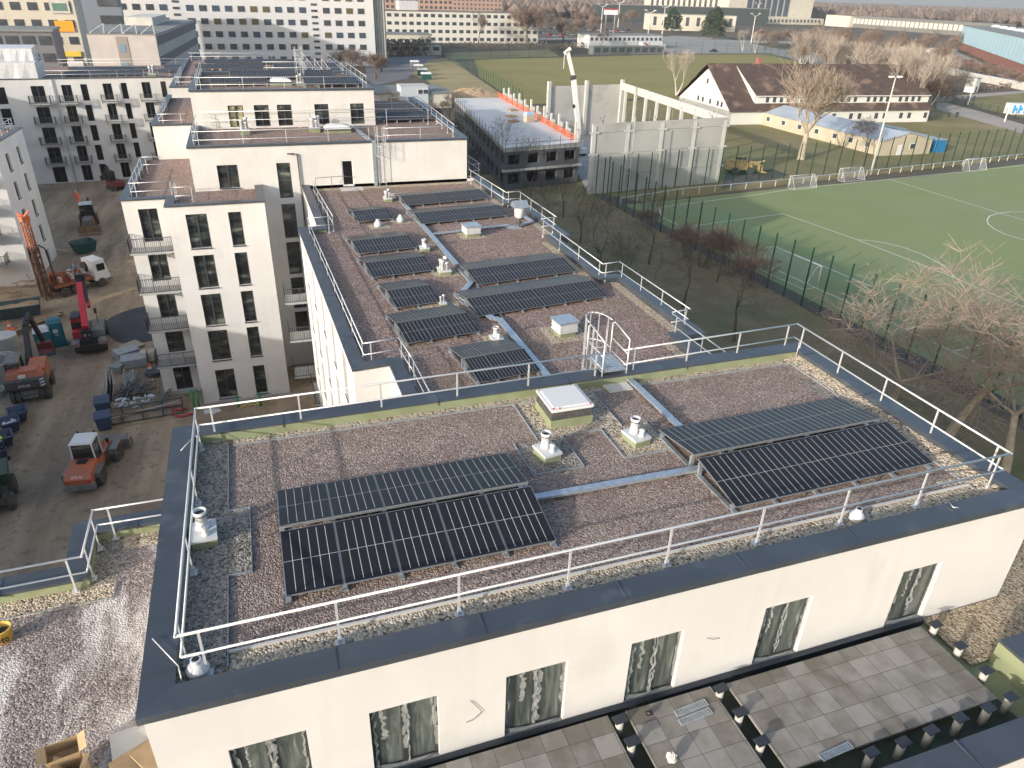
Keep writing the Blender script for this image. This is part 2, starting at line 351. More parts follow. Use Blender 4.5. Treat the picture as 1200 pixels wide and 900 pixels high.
def ground_mat(name, c1, c2, c3, s1, s2, s3, stretch=None):
    m = bpy.data.materials.new(name); m.use_nodes = True; nt = m.node_tree; b = nt.nodes['Principled BSDF']
    b.inputs['Roughness'].default_value = 0.97; b.inputs['Specular IOR Level'].default_value = 0.12
    geo = nt.nodes.new('ShaderNodeNewGeometry'); src = geo.outputs['Position']
    if stretch:
        mp = nt.nodes.new('ShaderNodeMapping'); mp.inputs['Scale'].default_value = stretch[0]; mp.inputs['Rotation'].default_value = (0, 0, stretch[1]); nt.links.new(src, mp.inputs[0]); src2 = mp.outputs[0]
    else: src2 = src
    def noise(s, src, det=6, rough=0.6):
        n = nt.nodes.new('ShaderNodeTexNoise'); n.inputs['Scale'].default_value = s; n.inputs['Detail'].default_value = det; n.inputs['Roughness'].default_value = rough
        nt.links.new(src, n.inputs['Vector']); return n.outputs[0]
    def mr(o, a, z):
        q = nt.nodes.new('ShaderNodeMapRange'); q.inputs[1].default_value = a; q.inputs[2].default_value = z; nt.links.new(o, q.inputs[0]); return q.outputs[0]
    def mix(f, a, bcol):
        x = nt.nodes.new('ShaderNodeMix'); x.data_type = 'RGBA'; nt.links.new(f, x.inputs[0])
        if isinstance(a, tuple): x.inputs[6].default_value = (*a, 1)
        else: nt.links.new(a, x.inputs[6])
        x.inputs[7].default_value = (*bcol, 1); return x.outputs[2]
    o = mix(mr(noise(s1, src2), 0.38, 0.62), c1, c2)
    o = mix(mr(noise(s2, src), 0.5, 0.68), o, c3)
    dk = tuple(x * 0.55 for x in c1)
    o = mix(mr(noise(s3, src, 3), 0.55, 0.8), o, dk)
    nt.links.new(o, b.inputs['Base Color'])
    bp = nt.nodes.new('ShaderNodeBump'); bp.inputs['Strength'].default_value = 0.6; bp.inputs['Distance'].default_value = 0.08
    nt.links.new(noise(s3 * 0.8, src2), bp.inputs['Height']); nt.links.new(bp.outputs[0], b.inputs['Normal'])
    MATS[name] = m
    return m
M['pitch_turf'] = mat('sports_turf', (0.222, 0.262, 0.122), 0.95, col2=(0.238, 0.28, 0.135), scale=0.12, spec=0.1, c3=(0.232, 0.268, 0.145), s3=0.03, f3=0.47, bump=0.15, bscale=4)
M['dirt'] = ground_mat('courtyard_dirt', (0.235, 0.182, 0.128), (0.355, 0.28, 0.20), (0.195, 0.156, 0.122), 0.45, 0.14, 1.6, ((1.3, 0.22, 1), R(-28)))
M['litter'] = ground_mat('leaf_litter', (0.20, 0.155, 0.09), (0.25, 0.20, 0.12), (0.15, 0.15, 0.075), 0.3, 0.1, 3.0)
M['lawn'] = ground_mat('winter_lawn', (0.20, 0.18, 0.085), (0.24, 0.21, 0.105), (0.29, 0.235, 0.135), 0.12, 0.05, 1.5)
M['field'] = ground_mat('olive_field', (0.245, 0.222, 0.085), (0.27, 0.242, 0.10), (0.225, 0.20, 0.08), 0.05, 0.025, 0.5, ((0.3, 1, 1), 0.1))
M['meadow'] = ground_mat('dry_meadow', (0.31, 0.26, 0.14), (0.36, 0.30, 0.17), (0.25, 0.215, 0.10), 0.1, 0.04, 1.2)
M['town'] = ground_mat('town_ground', (0.115, 0.095, 0.075), (0.145, 0.12, 0.095), (0.10, 0.09, 0.06), 0.04, 0.015, 0.4)
M['road'] = ground_mat('pale_road', (0.30, 0.29, 0.27), (0.34, 0.33, 0.31), (0.26, 0.25, 0.235), 0.2, 0.05, 2)
M['apron'] = ground_mat('pitch_apron', (0.11, 0.10, 0.09), (0.13, 0.12, 0.105), (0.10, 0.095, 0.07), 0.2, 0.1, 2)
M['path_m'] = ground_mat('gravel_path', (0.36, 0.32, 0.28), (0.40, 0.36, 0.32), (0.30, 0.27, 0.23), 0.3, 0.1, 3)
M['asphalt'] = ground_mat('asphalt_patch', (0.06, 0.066, 0.08), (0.075, 0.08, 0.095), (0.055, 0.06, 0.07), 0.5, 0.2, 6)
M['sand'] = ground_mat('sand_heap', (0.40, 0.29, 0.18), (0.45, 0.33, 0.21), (0.35, 0.25, 0.15), 0.4, 0.15, 3)

def streaked_glass():
    m = bpy.data.materials.new('window_glass_film'); m.use_nodes = True; nt = m.node_tree; b = nt.nodes['Principled BSDF']; b.inputs['Roughness'].default_value = 0.3; b.inputs['Specular IOR Level'].default_value = 0.5
    tc = nt.nodes.new('ShaderNodeTexCoord'); geo = nt.nodes.new('ShaderNodeNewGeometry'); mp = nt.nodes.new('ShaderNodeMapping'); mp.inputs['Scale'].default_value = (7, 7, 0.9); mp.inputs['Rotation'].default_value = (0, 0.25, 0)
    nt.links.new(geo.outputs['Position'], mp.inputs[0]); n = nt.nodes.new('ShaderNodeTexNoise'); n.inputs['Scale'].default_value = 1.0; n.inputs['Detail'].default_value = 6; n.inputs['Distortion'].default_value = 1.2; nt.links.new(mp.outputs[0], n.inputs['Vector'])
    cr = nt.nodes.new('ShaderNodeValToRGB'); e = cr.color_ramp.elements; e[0].position = 0.35; e[0].color = (0.055, 0.065, 0.06, 1); e[1].position = 0.8; e[1].color = (0.34, 0.36, 0.35, 1)
    for p_, c_ in ((0.5, (0.09, 0.105, 0.095, 1)), (0.62, (0.13, 0.15, 0.14, 1)), (0.68, (0.22, 0.24, 0.23, 1))): q = e.new(p_); q.color = c_
    nt.links.new(n.outputs[0], cr.inputs[0]); nt.links.new(cr.outputs[0], b.inputs['Base Color']); return m
M['glass_film'] = streaked_glass()

def painted_reflection_glass():  # pale reflection bands are painted into the pane colour
    m = bpy.data.materials.new('window_glass_painted_reflection'); m.use_nodes = True; nt = m.node_tree; b = nt.nodes['Principled BSDF']; b.inputs['Roughness'].default_value = 0.06; b.inputs['Specular IOR Level'].default_value = 0.8
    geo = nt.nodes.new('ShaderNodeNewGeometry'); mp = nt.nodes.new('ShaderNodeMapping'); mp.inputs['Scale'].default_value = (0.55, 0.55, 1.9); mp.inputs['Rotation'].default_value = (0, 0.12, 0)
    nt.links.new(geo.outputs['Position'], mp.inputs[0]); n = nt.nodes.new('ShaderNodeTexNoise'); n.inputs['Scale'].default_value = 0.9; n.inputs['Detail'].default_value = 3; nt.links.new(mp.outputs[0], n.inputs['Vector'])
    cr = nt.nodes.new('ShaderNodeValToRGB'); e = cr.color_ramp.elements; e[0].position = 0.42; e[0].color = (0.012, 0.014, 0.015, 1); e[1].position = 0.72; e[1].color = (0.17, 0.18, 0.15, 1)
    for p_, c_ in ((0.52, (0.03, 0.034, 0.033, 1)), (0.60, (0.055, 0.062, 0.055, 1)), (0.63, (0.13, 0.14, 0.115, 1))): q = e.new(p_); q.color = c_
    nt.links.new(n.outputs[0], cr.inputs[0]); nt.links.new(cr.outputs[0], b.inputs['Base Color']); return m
M['glass'] = painted_reflection_glass()

M['twig_birch'] = mat('twig_birch', (0.40, 0.35, 0.30), 0.9, col2=(0.28, 0.235, 0.195), scale=0.5)

M['twig_tan'] = mat('twig_tan', (0.33, 0.265, 0.205), 0.9, col2=(0.24, 0.165, 0.13), scale=0.6)
M['module_frame'] = mat('module_frame', (0.20, 0.21, 0.22), 0.45, 0.3)
M['balcony_slab'] = mat('balcony_slab', (0.34, 0.34, 0.33), 0.9)
def weather(m, amt=0.10):
    nt = m.node_tree; b = nt.nodes['Principled BSDF']; lk = b.inputs['Base Color'].links[0]; src = lk.from_socket
    geo = nt.nodes.new('ShaderNodeNewGeometry'); mp = nt.nodes.new('ShaderNodeMapping'); mp.inputs['Scale'].default_value = (2.6, 2.6, 0.16); nt.links.new(geo.outputs['Position'], mp.inputs[0])
    n = nt.nodes.new('ShaderNodeTexNoise'); n.inputs['Scale'].default_value = 1.0; n.inputs['Detail'].default_value = 6; n.inputs['Roughness'].default_value = 0.7; nt.links.new(mp.outputs[0], n.inputs['Vector'])
    mr = nt.nodes.new('ShaderNodeMapRange'); mr.inputs[1].default_value = 0.5; mr.inputs[2].default_value = 0.8; mr.inputs[4].default_value = amt * 3; nt.links.new(n.outputs[0], mr.inputs[0])
    x = nt.nodes.new('ShaderNodeMix'); x.data_type = 'RGBA'; x.inputs[7].default_value = (0.40, 0.385, 0.35, 1); nt.links.new(mr.outputs[0], x.inputs[0]); nt.links.new(src, x.inputs[6]); nt.links.new(x.outputs[2], b.inputs['Base Color'])
weather(M['plaster'], 0.07); weather(M['plaster_pale'], 0.07)
# ---------------------------------------------------------------- walls, windows
def P3(p0, a, u, z, off=0.0):
    return (p0[0] + math.cos(a) * u + math.sin(a) * off, p0[1] + math.sin(a) * u - math.cos(a) * off, z)
def wall(mb, p0, a, W, z0, z1, holes=(), depth=0.18, mi=0, mr=None):
    us = sorted({0.0, W} | {h[0] for h in holes} | {h[1] for h in holes})
    zs = sorted({z0, z1} | {h[2] for h in holes} | {h[3] for h in holes})
    us = [u for u in us if 0 <= u <= W]; zs = [z for z in zs if z0 <= z <= z1]
    for i in range(len(us) - 1):
        for k in range(len(zs) - 1):
            cu, cz = (us[i] + us[i + 1]) / 2, (zs[k] + zs[k + 1]) / 2
            if any(h[0] < cu < h[1] and h[2] < cz < h[3] for h in holes): continue
            mb.quad(P3(p0, a, us[i], zs[k]), P3(p0, a, us[i + 1], zs[k]), P3(p0, a, us[i + 1], zs[k + 1]), P3(p0, a, us[i], zs[k + 1]), mi)
    mr = mi if mr is None else mr
    for h in holes:
        u0, u1, a0, a1 = h[:4]
        c = [(u0, a0), (u1, a0), (u1, a1), (u0, a1)]
        for q in range(4):
            A, B = c[q], c[(q + 1) % 4]
            mb.quad(P3(p0, a, A[0], A[1]), P3(p0, a, A[0], A[1], -depth), P3(p0, a, B[0], B[1], -depth), P3(p0, a, B[0], B[1]), mr)
WCACHE = {}
def window_meshes(w, h, style):
    k = (round(w, 2), round(h, 2), style)
    if k in WCACHE: return WCACHE[k]
    f = MB(); p = MB(); t = 0.07
    f.box(0, 0, 0, t, 0.08, h); f.box(w - t, 0, 0, w, 0.08, h); f.box(t, 0, 0, w - t, 0.08, t); f.box(t, 0, h - t, w - t, 0.08, h)
    if 'm' in style:                      # two leaves
        f.box(w / 2 - 0.06, -0.01, t, w / 2 + 0.06, 0.08, h - t)
    if 't' in style:                      # transom
        f.box(t, -0.005, h * 0.48, w - t, 0.08, h * 0.48 + 0.07)
    if 's' in style:                      # sill
        f.box(-0.03, -0.24, -0.05, w + 0.03, 0.0, -0.005)
    p.box(t * 0.5, 0.035, t * 0.5, w - t * 0.5, 0.05, h - t * 0.5)
    gm = M['glass_film'] if 'f' in style else (M['glass_dark'] if 'd' in style else (M['glass_yellow'] if 'y' in style else M['glass']))
    r = (f.mesh('window', M['frame_white'] if 'w' in style else M['frame']), p.mesh('pane', gm))
    WCACHE[k] = r
    return r
def window(parent, p0, a, hole, style='m', depth=0.18, name='window', pane=True):
    fm, pm = window_meshes(hole[1] - hole[0], hole[3] - hole[2], style)
    q = P3(p0, a, hole[0], hole[2], -depth + 0.09)
    loc = Vector(q) - parent.location
    o = link(name, fm, parent, loc, a)
    if pane: link('pane', pm, o)
    return o
def facade(parent, mb, p0, a, W, z0, z1, wins, depth=0.18, mi=0, pane=True):
    wall(mb, p0, a, W, z0, z1, wins, depth, mi)
    return [window(parent, p0, a, h, h[4] if len(h) > 4 else 'ms', depth, pane=pane) for h in wins]
FARW = {}
def far_window(parent, p0, a, u, z, w, h, m=None, name='window'):
    m = m or M['window_far']
    k = (round(w, 2), round(h, 2), m.name)
    if k not in FARW:
        b = MB(); b.box(0, -0.03, 0, w, 0.05, h); b.box(-0.05, -0.12, -0.08, w + 0.05, 0.0, -0.01)
        FARW[k] = b.mesh('window', m)
    return link(name, FARW[k], parent, Vector(P3(p0, a, u, z, 0.0)) - parent.location, a)
def coping_path(mb, pts, wd, z0, z1, closed=False, over=0.0, mi=0):
    """closed ring of plates following a polygon given counter-clockwise, plate lies inside of the line"""
    n = len(pts); inner = []
    for i in range(n):
        p = Vector(pts[i][:2]); a = Vector(pts[i - 1][:2]); b = Vector(pts[(i + 1) % n][:2])
        if not closed and i == 0:
            d = (b - p).normalized(); q = p + Vector((-d.y, d.x)) * wd
        elif not closed and i == n - 1:
            d = (p - a).normalized(); q = p + Vector((-d.y, d.x)) * wd
        else:
            d0 = (p - a).normalized(); d1 = (b - p).normalized()
            n0 = Vector((-d0.y, d0.x)); n1 = Vector((-d1.y, d1.x))
            m_ = (n0 + n1); m_ /= max(0.3, m_.length_squared) / 2
            q = p + m_ * wd
        inner.append(q)
    rg = range(n) if closed else range(n - 1)
    for i in rg:
        j = (i + 1) % n
        a, b, c, d = pts[i], pts[j], inner[j], inner[i]
        vs = [(a[0], a[1], z0), (b[0], b[1], z0), (c[0], c[1], z0), (d[0], d[1], z0), (a[0], a[1], z1), (b[0], b[1], z1), (c[0], c[1], z1 - 0.015), (d[0], d[1], z1 - 0.015)]
        mb.add(vs, [(0, 3, 2, 1), (4, 5, 6, 7), (0, 1, 5, 4), (1, 2, 6, 5), (2, 3, 7, 6), (3, 0, 4, 7)], mi)
    return inner
# ---------------------------------------------------------------- roof equipment
def railing(label, pts, zb, ht=1.05, post=2.4, group=None, r=0.024, lean=0.0, name='roof_railing', cat='railing', ends=(1, 1), zbs=None, m=None):
    """pts: plan points; top rail and knee rail as parts, each post a part"""
    m = m or M['rail']
    p0 = Vector((pts[0][0], pts[0][1], zb))
    t = thing(name, label, cat, p0, 0, group)
    a = MB(); b = MB(); P = [Vector((p[0] - p0.x, p[1] - p0.y, 0)) for p in pts]
    a.path([p + Vector((0, 0, ht)) for p in P], r * 1.15); b.path([p + Vector((0, 0, ht * 0.52)) for p in P], r)
    for q in P:
        a.tube(q + Vector((0, 0, ht - r)), q + Vector((0, 0, ht + r)), r * 1.3); 
    a.build('top_rail', m, t, smooth=True); b.build('knee_rail', m, t, smooth=True)
    pm = MB(); pm.bar((0, 0, 0), (0, 0, ht - 0.02), 0.045, 0.028); pm.box(-0.09, -0.07, 0, 0.09, 0.07, 0.03); pm.box(-0.035, -0.035, 0, 0.035, 0.035, 0.16)
    me = pm.mesh('post', m)
    for i in range(len(P) - 1):
        d = P[i + 1] - P[i]; L = d.length
        if L < 0.5: continue
        n = max(1, round(L / post)); e = min(0.35, L * 0.2)
        for k in range(n + 1):
            if n == 1 and L < 1.6 and k == 1: continue
            s = e + (L - 2 * e) * k / n
            link('post', me, t, P[i] + d * (s / L), math.atan2(d.y, d.x))
    return t
SOLAR = {}
def solar(label, x, y, z, rot, n, pw, run=1.62, rise=0.42, low=0.2, gap=0.15, group='solar arrays on the roofs', back=True, front=True, n2=None):
    t = thing('solar_array', label, 'solar panels', (x, y, z), rot, group)
    k = (round(pw, 3), round(run, 2), round(rise, 2))
    if k not in SOLAR:
        g = MB(); L = math.hypot(run, rise); e = 0.018; w = pw - 0.012
        g.box(0, 0, 0, w, L, 0.03, 1); 
        g2 = MB()
        vs = [(e, e, 0.032), (w - e, e, 0.032), (w - e, L - e, 0.032), (e, L - e, 0.032)]
        g.add(vs, [(0, 1, 2, 3)], 0)
        g.uv = [(0, 0)] * (6 * 4) + [(0, 0), (1, 0), (1, 1), (0, 1)]
        SOLAR[k] = g.mesh('solar_panel', [M['solar'], M['black'] if pw < 0 else M['module_frame']])
    me = SOLAR[k]; an = math.atan2(rise, run)
    if front:
        for i in range(n): link('solar_panel', me, t, (i * pw, 0, low), rot=(an, 0, 0))
    if back:
        for i in range(n2 or n): link('solar_panel', me, t, (i * pw + pw - 0.012, 2 * run + gap, low), rot=(an, 0, PI))
    f = MB(); W = n * pw
    if front:
        f.bar((-0.05, 0.15, low - 0.02), (W + 0.02, 0.15, low - 0.02), 0.05); f.bar((0, run - 0.08, low + rise - 0.06), (W, run - 0.08, low + rise - 0.06), 0.05)
    if back:
        f.bar((-0.05, 2 * run + gap - 0.15, low - 0.02), (W + 0.02, 2 * run + gap - 0.15, low - 0.02), 0.05); f.bar((0, run + gap + 0.08, low + rise - 0.06), (W, run + gap + 0.08, low + rise - 0.06), 0.05)
    for i in range(n + 1):
        u = min(W - 0.04, max(0.04, i * pw))
        if front:
            f.box(u - 0.04, 0.12, 0, u + 0.04, 0.2, low - 0.03); f.box(u - 0.05, run - 0.16, 0, u + 0.05, run - 0.08, low + rise - 0.08)
        if back:
            f.box(u - 0.04, 2 * run + gap - 0.2, 0, u + 0.04, 2 * run + gap - 0.12, low - 0.03); f.box(u - 0.05, run + gap + 0.06, 0, u + 0.05, run + gap + 0.14, low + rise - 0.08)
        f.box(u - 0.06, 0.0, 0.0, u + 0.06, (2 * run + gap) if back else run, 0.035)
    f.build('mounting_frame', M['galv'], t)
    return t
def vent(label, x, y, z, s=1.0, kind=0, rz=0, group='vent stacks on the roofs', m=None):
    t = thing('vent_stack', label, 'vent', (x, y, z), rz, group)
    b = MB(); b.box(-0.3 * s, -0.38 * s, 0, 0.3 * s, 0.38 * s, 0.22 * s); b.build('base', M['membrane'], t)
    b = MB(); b.box(-0.32 * s, -0.4 * s, 0.22 * s, 0.32 * s, 0.4 * s, 0.30 * s); b.build('flashing', M['white_plastic'], t)
    m = m or M['white_plastic']
    if kind == 0:
        c = MB(); c.lathe((0, 0.12 * s, 0.28 * s), [(0.19 * s, 0), (0.15 * s, 0.1 * s), (0.14 * s, 0.42 * s), (0.17 * s, 0.44 * s), (0.17 * s, 0.56 * s), (0.145 * s, 0.56 * s), (0.14 * s, 0.46 * s)], 16); c.build('pipe', m, t, smooth=True)
        c = MB(); c.lathe((0.06 * s, -0.2 * s, 0.28 * s), [(0.12 * s, 0), (0.09 * s, 0.06 * s), (0.08 * s, 0.2 * s), (0.1 * s, 0.22 * s), (0.08 * s, 0.28 * s)], 12); c.build('pipe', m, t, smooth=True)
        c = MB(); c.lathe((0, 0.12 * s, 0.72 * s), [(0.176 * s, 0), (0.176 * s, 0.02)], 16); c.build('band', M['black'], t)
    else:
        for (a, q, h) in ((-0.14, 0.1, 0.5), (0.13, 0.16, 0.62), (0.12, -0.16, 0.42), (-0.12, -0.2, 0.55))[:kind + 1]:
            c = MB(); c.lathe((a * s, q * s, 0.3 * s), [(0.1 * s, 0), (0.09 * s, h * s * 0.8), (0.13 * s, h * s * 0.84), (0.13 * s, h * s)], 12); c.build('pipe', m, t, smooth=True)
    return t
def cap_vent(label, x, y, z, s=1.0, group=None):
    b = MB(); b.lathe((0, 0, 0), [(0.13 * s, 0), (0.16 * s, 0.04 * s), (0.165 * s, 0.14 * s), (0.10 * s, 0.24 * s), (0.075 * s, 0.26 * s), (0.075 * s, 0.33 * s), (0.05 * s, 0.33 * s)], 18, 0)
    b.lathe((0, 0, 0.331 * s), [(0.052 * s, 0), (0.052 * s, 0.004)], 12, 1)
    o = b.build('roof_vent', [M['white_plastic'], M['black']], org=(0, 0, 0), smooth=False); o.location = (x, y, z)
    return tag(o, label, 'vent', group)
def skylight(label, x, y, z, w, d, h=0.5, dome=False, rz=0):
    t = thing('roof_skylight', label, 'skylight', (x, y, z), rz, 'skylights')
    b = MB(); b.prism([(0, 0), (w, 0), (w, d), (0, d)], 0, h * 0.4); b.build('kerb', M['membrane'], t)
    b = MB(); e = 0.06
    b.add([(0.02, 0.02, h * 0.4), (w - 0.02, 0.02, h * 0.4), (w - 0.02, d - 0.02, h * 0.4), (0.02, d - 0.02, h * 0.4), (e, e, h * 0.8), (w - e, e, h * 0.8), (w - e, d - e, h * 0.8), (e, d - e, h * 0.8)],
          [(0, 1, 5, 4), (1, 2, 6, 5), (2, 3, 7, 6), (3, 0, 4, 7)]); b.build('frame', M['steel_dark'], t)
    b = MB()
    if dome:
        prof = [(1.0, 0), (0.98, 0.06), (0.85, 0.16), (0.6, 0.25), (0.3, 0.3), (0.05, 0.31)]
        for k in range(len(prof) - 1):
            (r0, z0), (r1, z1) = prof[k], prof[k + 1]
            c = [(-1, -1), (1, -1), (1, 1), (-1, 1)]
            for i in range(4):
                A, B = c[i], c[(i + 1) % 4]
                b.quad((w / 2 + A[0] * r0 * w / 2, d / 2 + A[1] * r0 * d / 2, h * 0.8 + z0), (w / 2 + B[0] * r0 * w / 2, d / 2 + B[1] * r0 * d / 2, h * 0.8 + z0),
                       (w / 2 + B[0] * r1 * w / 2, d / 2 + B[1] * r1 * d / 2, h * 0.8 + z1), (w / 2 + A[0] * r1 * w / 2, d / 2 + A[1] * r1 * d / 2, h * 0.8 + z1))
    else:
        b.box(0.02, 0.02, h * 0.8, w - 0.02, d - 0.02, h * 0.86); b.box(0.0, 0.0, h * 0.86, w, d, h * 0.95)
        b.prism([(0.1, 0.1), (w - 0.1, 0.1), (w - 0.1, d - 0.1), (0.1, d - 0.1)], h * 0.95, h * 1.0)
    b.build('lid', M['white'], t, smooth=dome)
    if not dome:
        b = MB()
        for (a, q) in ((0.08, 0.08), (w - 0.08, 0.08), (w - 0.08, d - 0.08), (0.08, d - 0.08), (w * 0.2, 0.05), (w * 0.9, d * 0.1)): b.box(a - 0.02, q - 0.02, h * 0.95, a + 0.02, q + 0.02, h * 0.99)
        b.build('corner_clip', M['red'], t)
    return t
def flat_strip(mb, a, b, w, h, z, mi=0):
    a = Vector((a[0], a[1], z + h / 2)); b = Vector((b[0], b[1], z + h / 2)); mb.bar(a, b, w, h, mi)
def duct(label, pts, z, w=0.2, h=0.1, name='cable_tray', cat='cable tray', gap=0.08):
    t = thing(name, label, cat, (pts[0][0], pts[0][1], z))
    b = MB(); f = MB()
    for i in range(len(pts) - 1):
        a = Vector((pts[i][0] - pts[0][0], pts[i][1] - pts[0][1], 0)); c = Vector((pts[i + 1][0] - pts[0][0], pts[i + 1][1] - pts[0][1], 0))
        flat_strip(b, a, c, w, h, gap + 0.002 * i)
        L = (c - a).length; n = max(1, int(L / 1.6))
        for k in range(n):
            q = a + (c - a) * ((k + 0.5) / n); f.obox((q.x, q.y, gap / 2), (w * 1.1, 0.12, gap), math.atan2((c - a).y, (c - a).x) + PI / 2)
    b.build('cover', M['galv'], t); f.build('support_block', M['steel_dark'], t)
    return t
# ---------------------------------------------------------------- trees
def gen_tree(seed, H, bark, twig, levels=5, nb=4, spread=0.55, up=0.15, trunk=0.28, r0=None, stems=1, tw=0.02, wob=0.12, ratio=0.72, name='tree'):
    rg = random.Random(seed); T = MB(); C = MB(); r0 = r0 or H * 0.02
    def rv(): return Vector((rg.uniform(-1, 1), rg.uniform(-1, 1), rg.uniform(-1, 1)))
    def branch(p, d, L, r, lv):
        k = 3 if lv < 2 else 2; q = p; mb = T if lv < 2 else C; n = 7 if lv == 0 else (5 if lv < 2 else 3)
        rr = r; pts = []
        for i in range(k):
            d2 = (d + rv() * wob + Vector((0, 0, up * 0.3))).normalized(); e = q + d2 * (L / k); rn = max(tw * 0.6, r * (1 - 0.45 * (i + 1) / k))
            mb.tube(q, e, rr, rn, n=n, caps=False); q = e; d = d2; rr = rn; pts.append((q.copy(), d.copy(), rr))
        if lv >= levels: return
        m_ = nb + (1 if lv > 1 else 0)
        for i in range(m_):
            pp, dd, r_ = pts[-1] if (i < 2 or lv == 0) else pts[rg.randrange(len(pts))]
            side = rv(); side -= dd * side.dot(dd)
            if side.length < 0.1: continue
            side.normalize()
            nd = (dd * (1 - spread * 0.6) + side * spread * rg.uniform(0.6, 1.3) + Vector((0, 0, up))).normalized()
            branch(pp, nd, L * ratio * rg.uniform(0.75, 1.15), max(tw, r_ * 0.68), lv + 1)
    for s in range(stems):
        d = Vector((rg.uniform(-.12, .12), rg.uniform(-.12, .12), 1)).normalized() if stems == 1 else (Vector((rg.uniform(-.5, .5), rg.uniform(-.5, .5), 1))).normalized()
        branch(Vector((0, 0, 0)) if stems == 1 else Vector((rg.uniform(-.3, .3), rg.uniform(-.3, .3), 0)), d, H * trunk, r0, 0)
    hmax = max(v[2] for v in C.v); k = H / hmax
    for mb in (T, C): mb.v = [(a * k, b * k, c * k) for a, b, c in mb.v]
    return T.mesh('trunk', bark, smooth=True), C.mesh('crown', twig, smooth=False)
TREES = {}
def tree(kind, label, P, H, rz=None, group=None, name='bare_tree', cat='tree', sx=1.0):
    if kind not in TREES:
        TREES[kind] = KINDS[kind]()
    tm, cm, h0 = TREES[kind]
    s = H / h0
    t = thing(name, label, cat, (P[0], P[1], P[2] if len(P) > 2 else 0), rnd.uniform(0, 6.28) if rz is None else rz, group)
    t.scale = (s * sx, s * sx, s)
    link('trunk', tm, t); link('crown', cm, t)
    return t
def mk(seed, H, *a, **k):
    def f():
        x = gen_tree(seed, H, *a, **k); return (x[0], x[1], H)
    return f
def conifer():
    rg = random.Random(5); T = MB(); C = MB(); T.tube((0, 0, 0), (0, 0, 9), 0.35, 0.1, 8)
    for i in range(2600):
        z = rg.uniform(1.5, 12); a = rg.uniform(0, 6.28); rmax = (5.4 * math.sin(min(1, (12.3 - z) / 7.5) * PI / 2)) * (0.75 + 0.25 * math.sin(a * 3 + z)) ; r = rmax * rg.uniform(0.35, 1) ** 0.5
        p = Vector((r * math.cos(a), r * math.sin(a), z + rg.uniform(-.5, .5))); s = rg.uniform(0.25, 0.6)
        u = Vector((rg.uniform(-1, 1), rg.uniform(-1, 1), rg.uniform(-.5, .5))).normalized() * s; v = Vector((rg.uniform(-1, 1), rg.uniform(-1, 1), rg.uniform(-.3, 1))).normalized() * s
        C.add([p - u, p + v, p + u, p - v * 0.6], [(0, 1, 2, 3)])
    return (T.mesh('trunk', M['bark_dark']), C.mesh('crown', M['needle']), 12)
KINDS = {
 'big': mk(11, 16, M['bark_pale'], M['twig_pale'], levels=5, nb=4, spread=0.66, up=0.36, trunk=0.15, r0=0.36, tw=0.017, ratio=0.84),
 'birch': mk(21, 15, M['bark_white'], M['twig_birch'], levels=5, nb=3, spread=0.5, up=0.3, trunk=0.24, r0=0.22, tw=0.016, ratio=0.8, stems=2),
 'plane': mk(31, 13, M['bark_pale'], M['twig_tan'], levels=5, nb=4, spread=0.74, up=0.07, trunk=0.30, r0=0.26, tw=0.0115, ratio=0.76),
 'round': mk(41, 10, M['bark_dark'], M['twig_dark'], levels=5, nb=4, spread=0.7, up=0.1, trunk=0.25, r0=0.16, tw=0.012),
 'faint': mk(91, 11, M['bark_dark'], M['twig_dark'], levels=5, nb=3, spread=0.6, up=0.15, trunk=0.25, r0=0.14, tw=0.007, ratio=0.78),
 'tall': mk(51, 15, M['bark_dark'], M['twig_brown'], levels=5, nb=4, spread=0.55, up=0.22, trunk=0.22, r0=0.2, tw=0.018),
 'shrub': mk(61, 4.5, M['twig_brown'], M['twig_red'], levels=4, nb=4, spread=0.6, up=0.15, trunk=0.22, r0=0.05, tw=0.010, stems=5),
 'thicket': mk(71, 6, M['twig_dark'], M['twig_brown'], levels=4, nb=4, spread=0.75, up=0.05, trunk=0.25, r0=0.06, tw=0.010, stems=4),
 'red': mk(81, 9, M['bark_dark'], M['twig_red'], levels=5, nb=4, spread=0.65, up=0.15, trunk=0.2, r0=0.14, tw=0.017, stems=2),
 'pine': conifer,
}
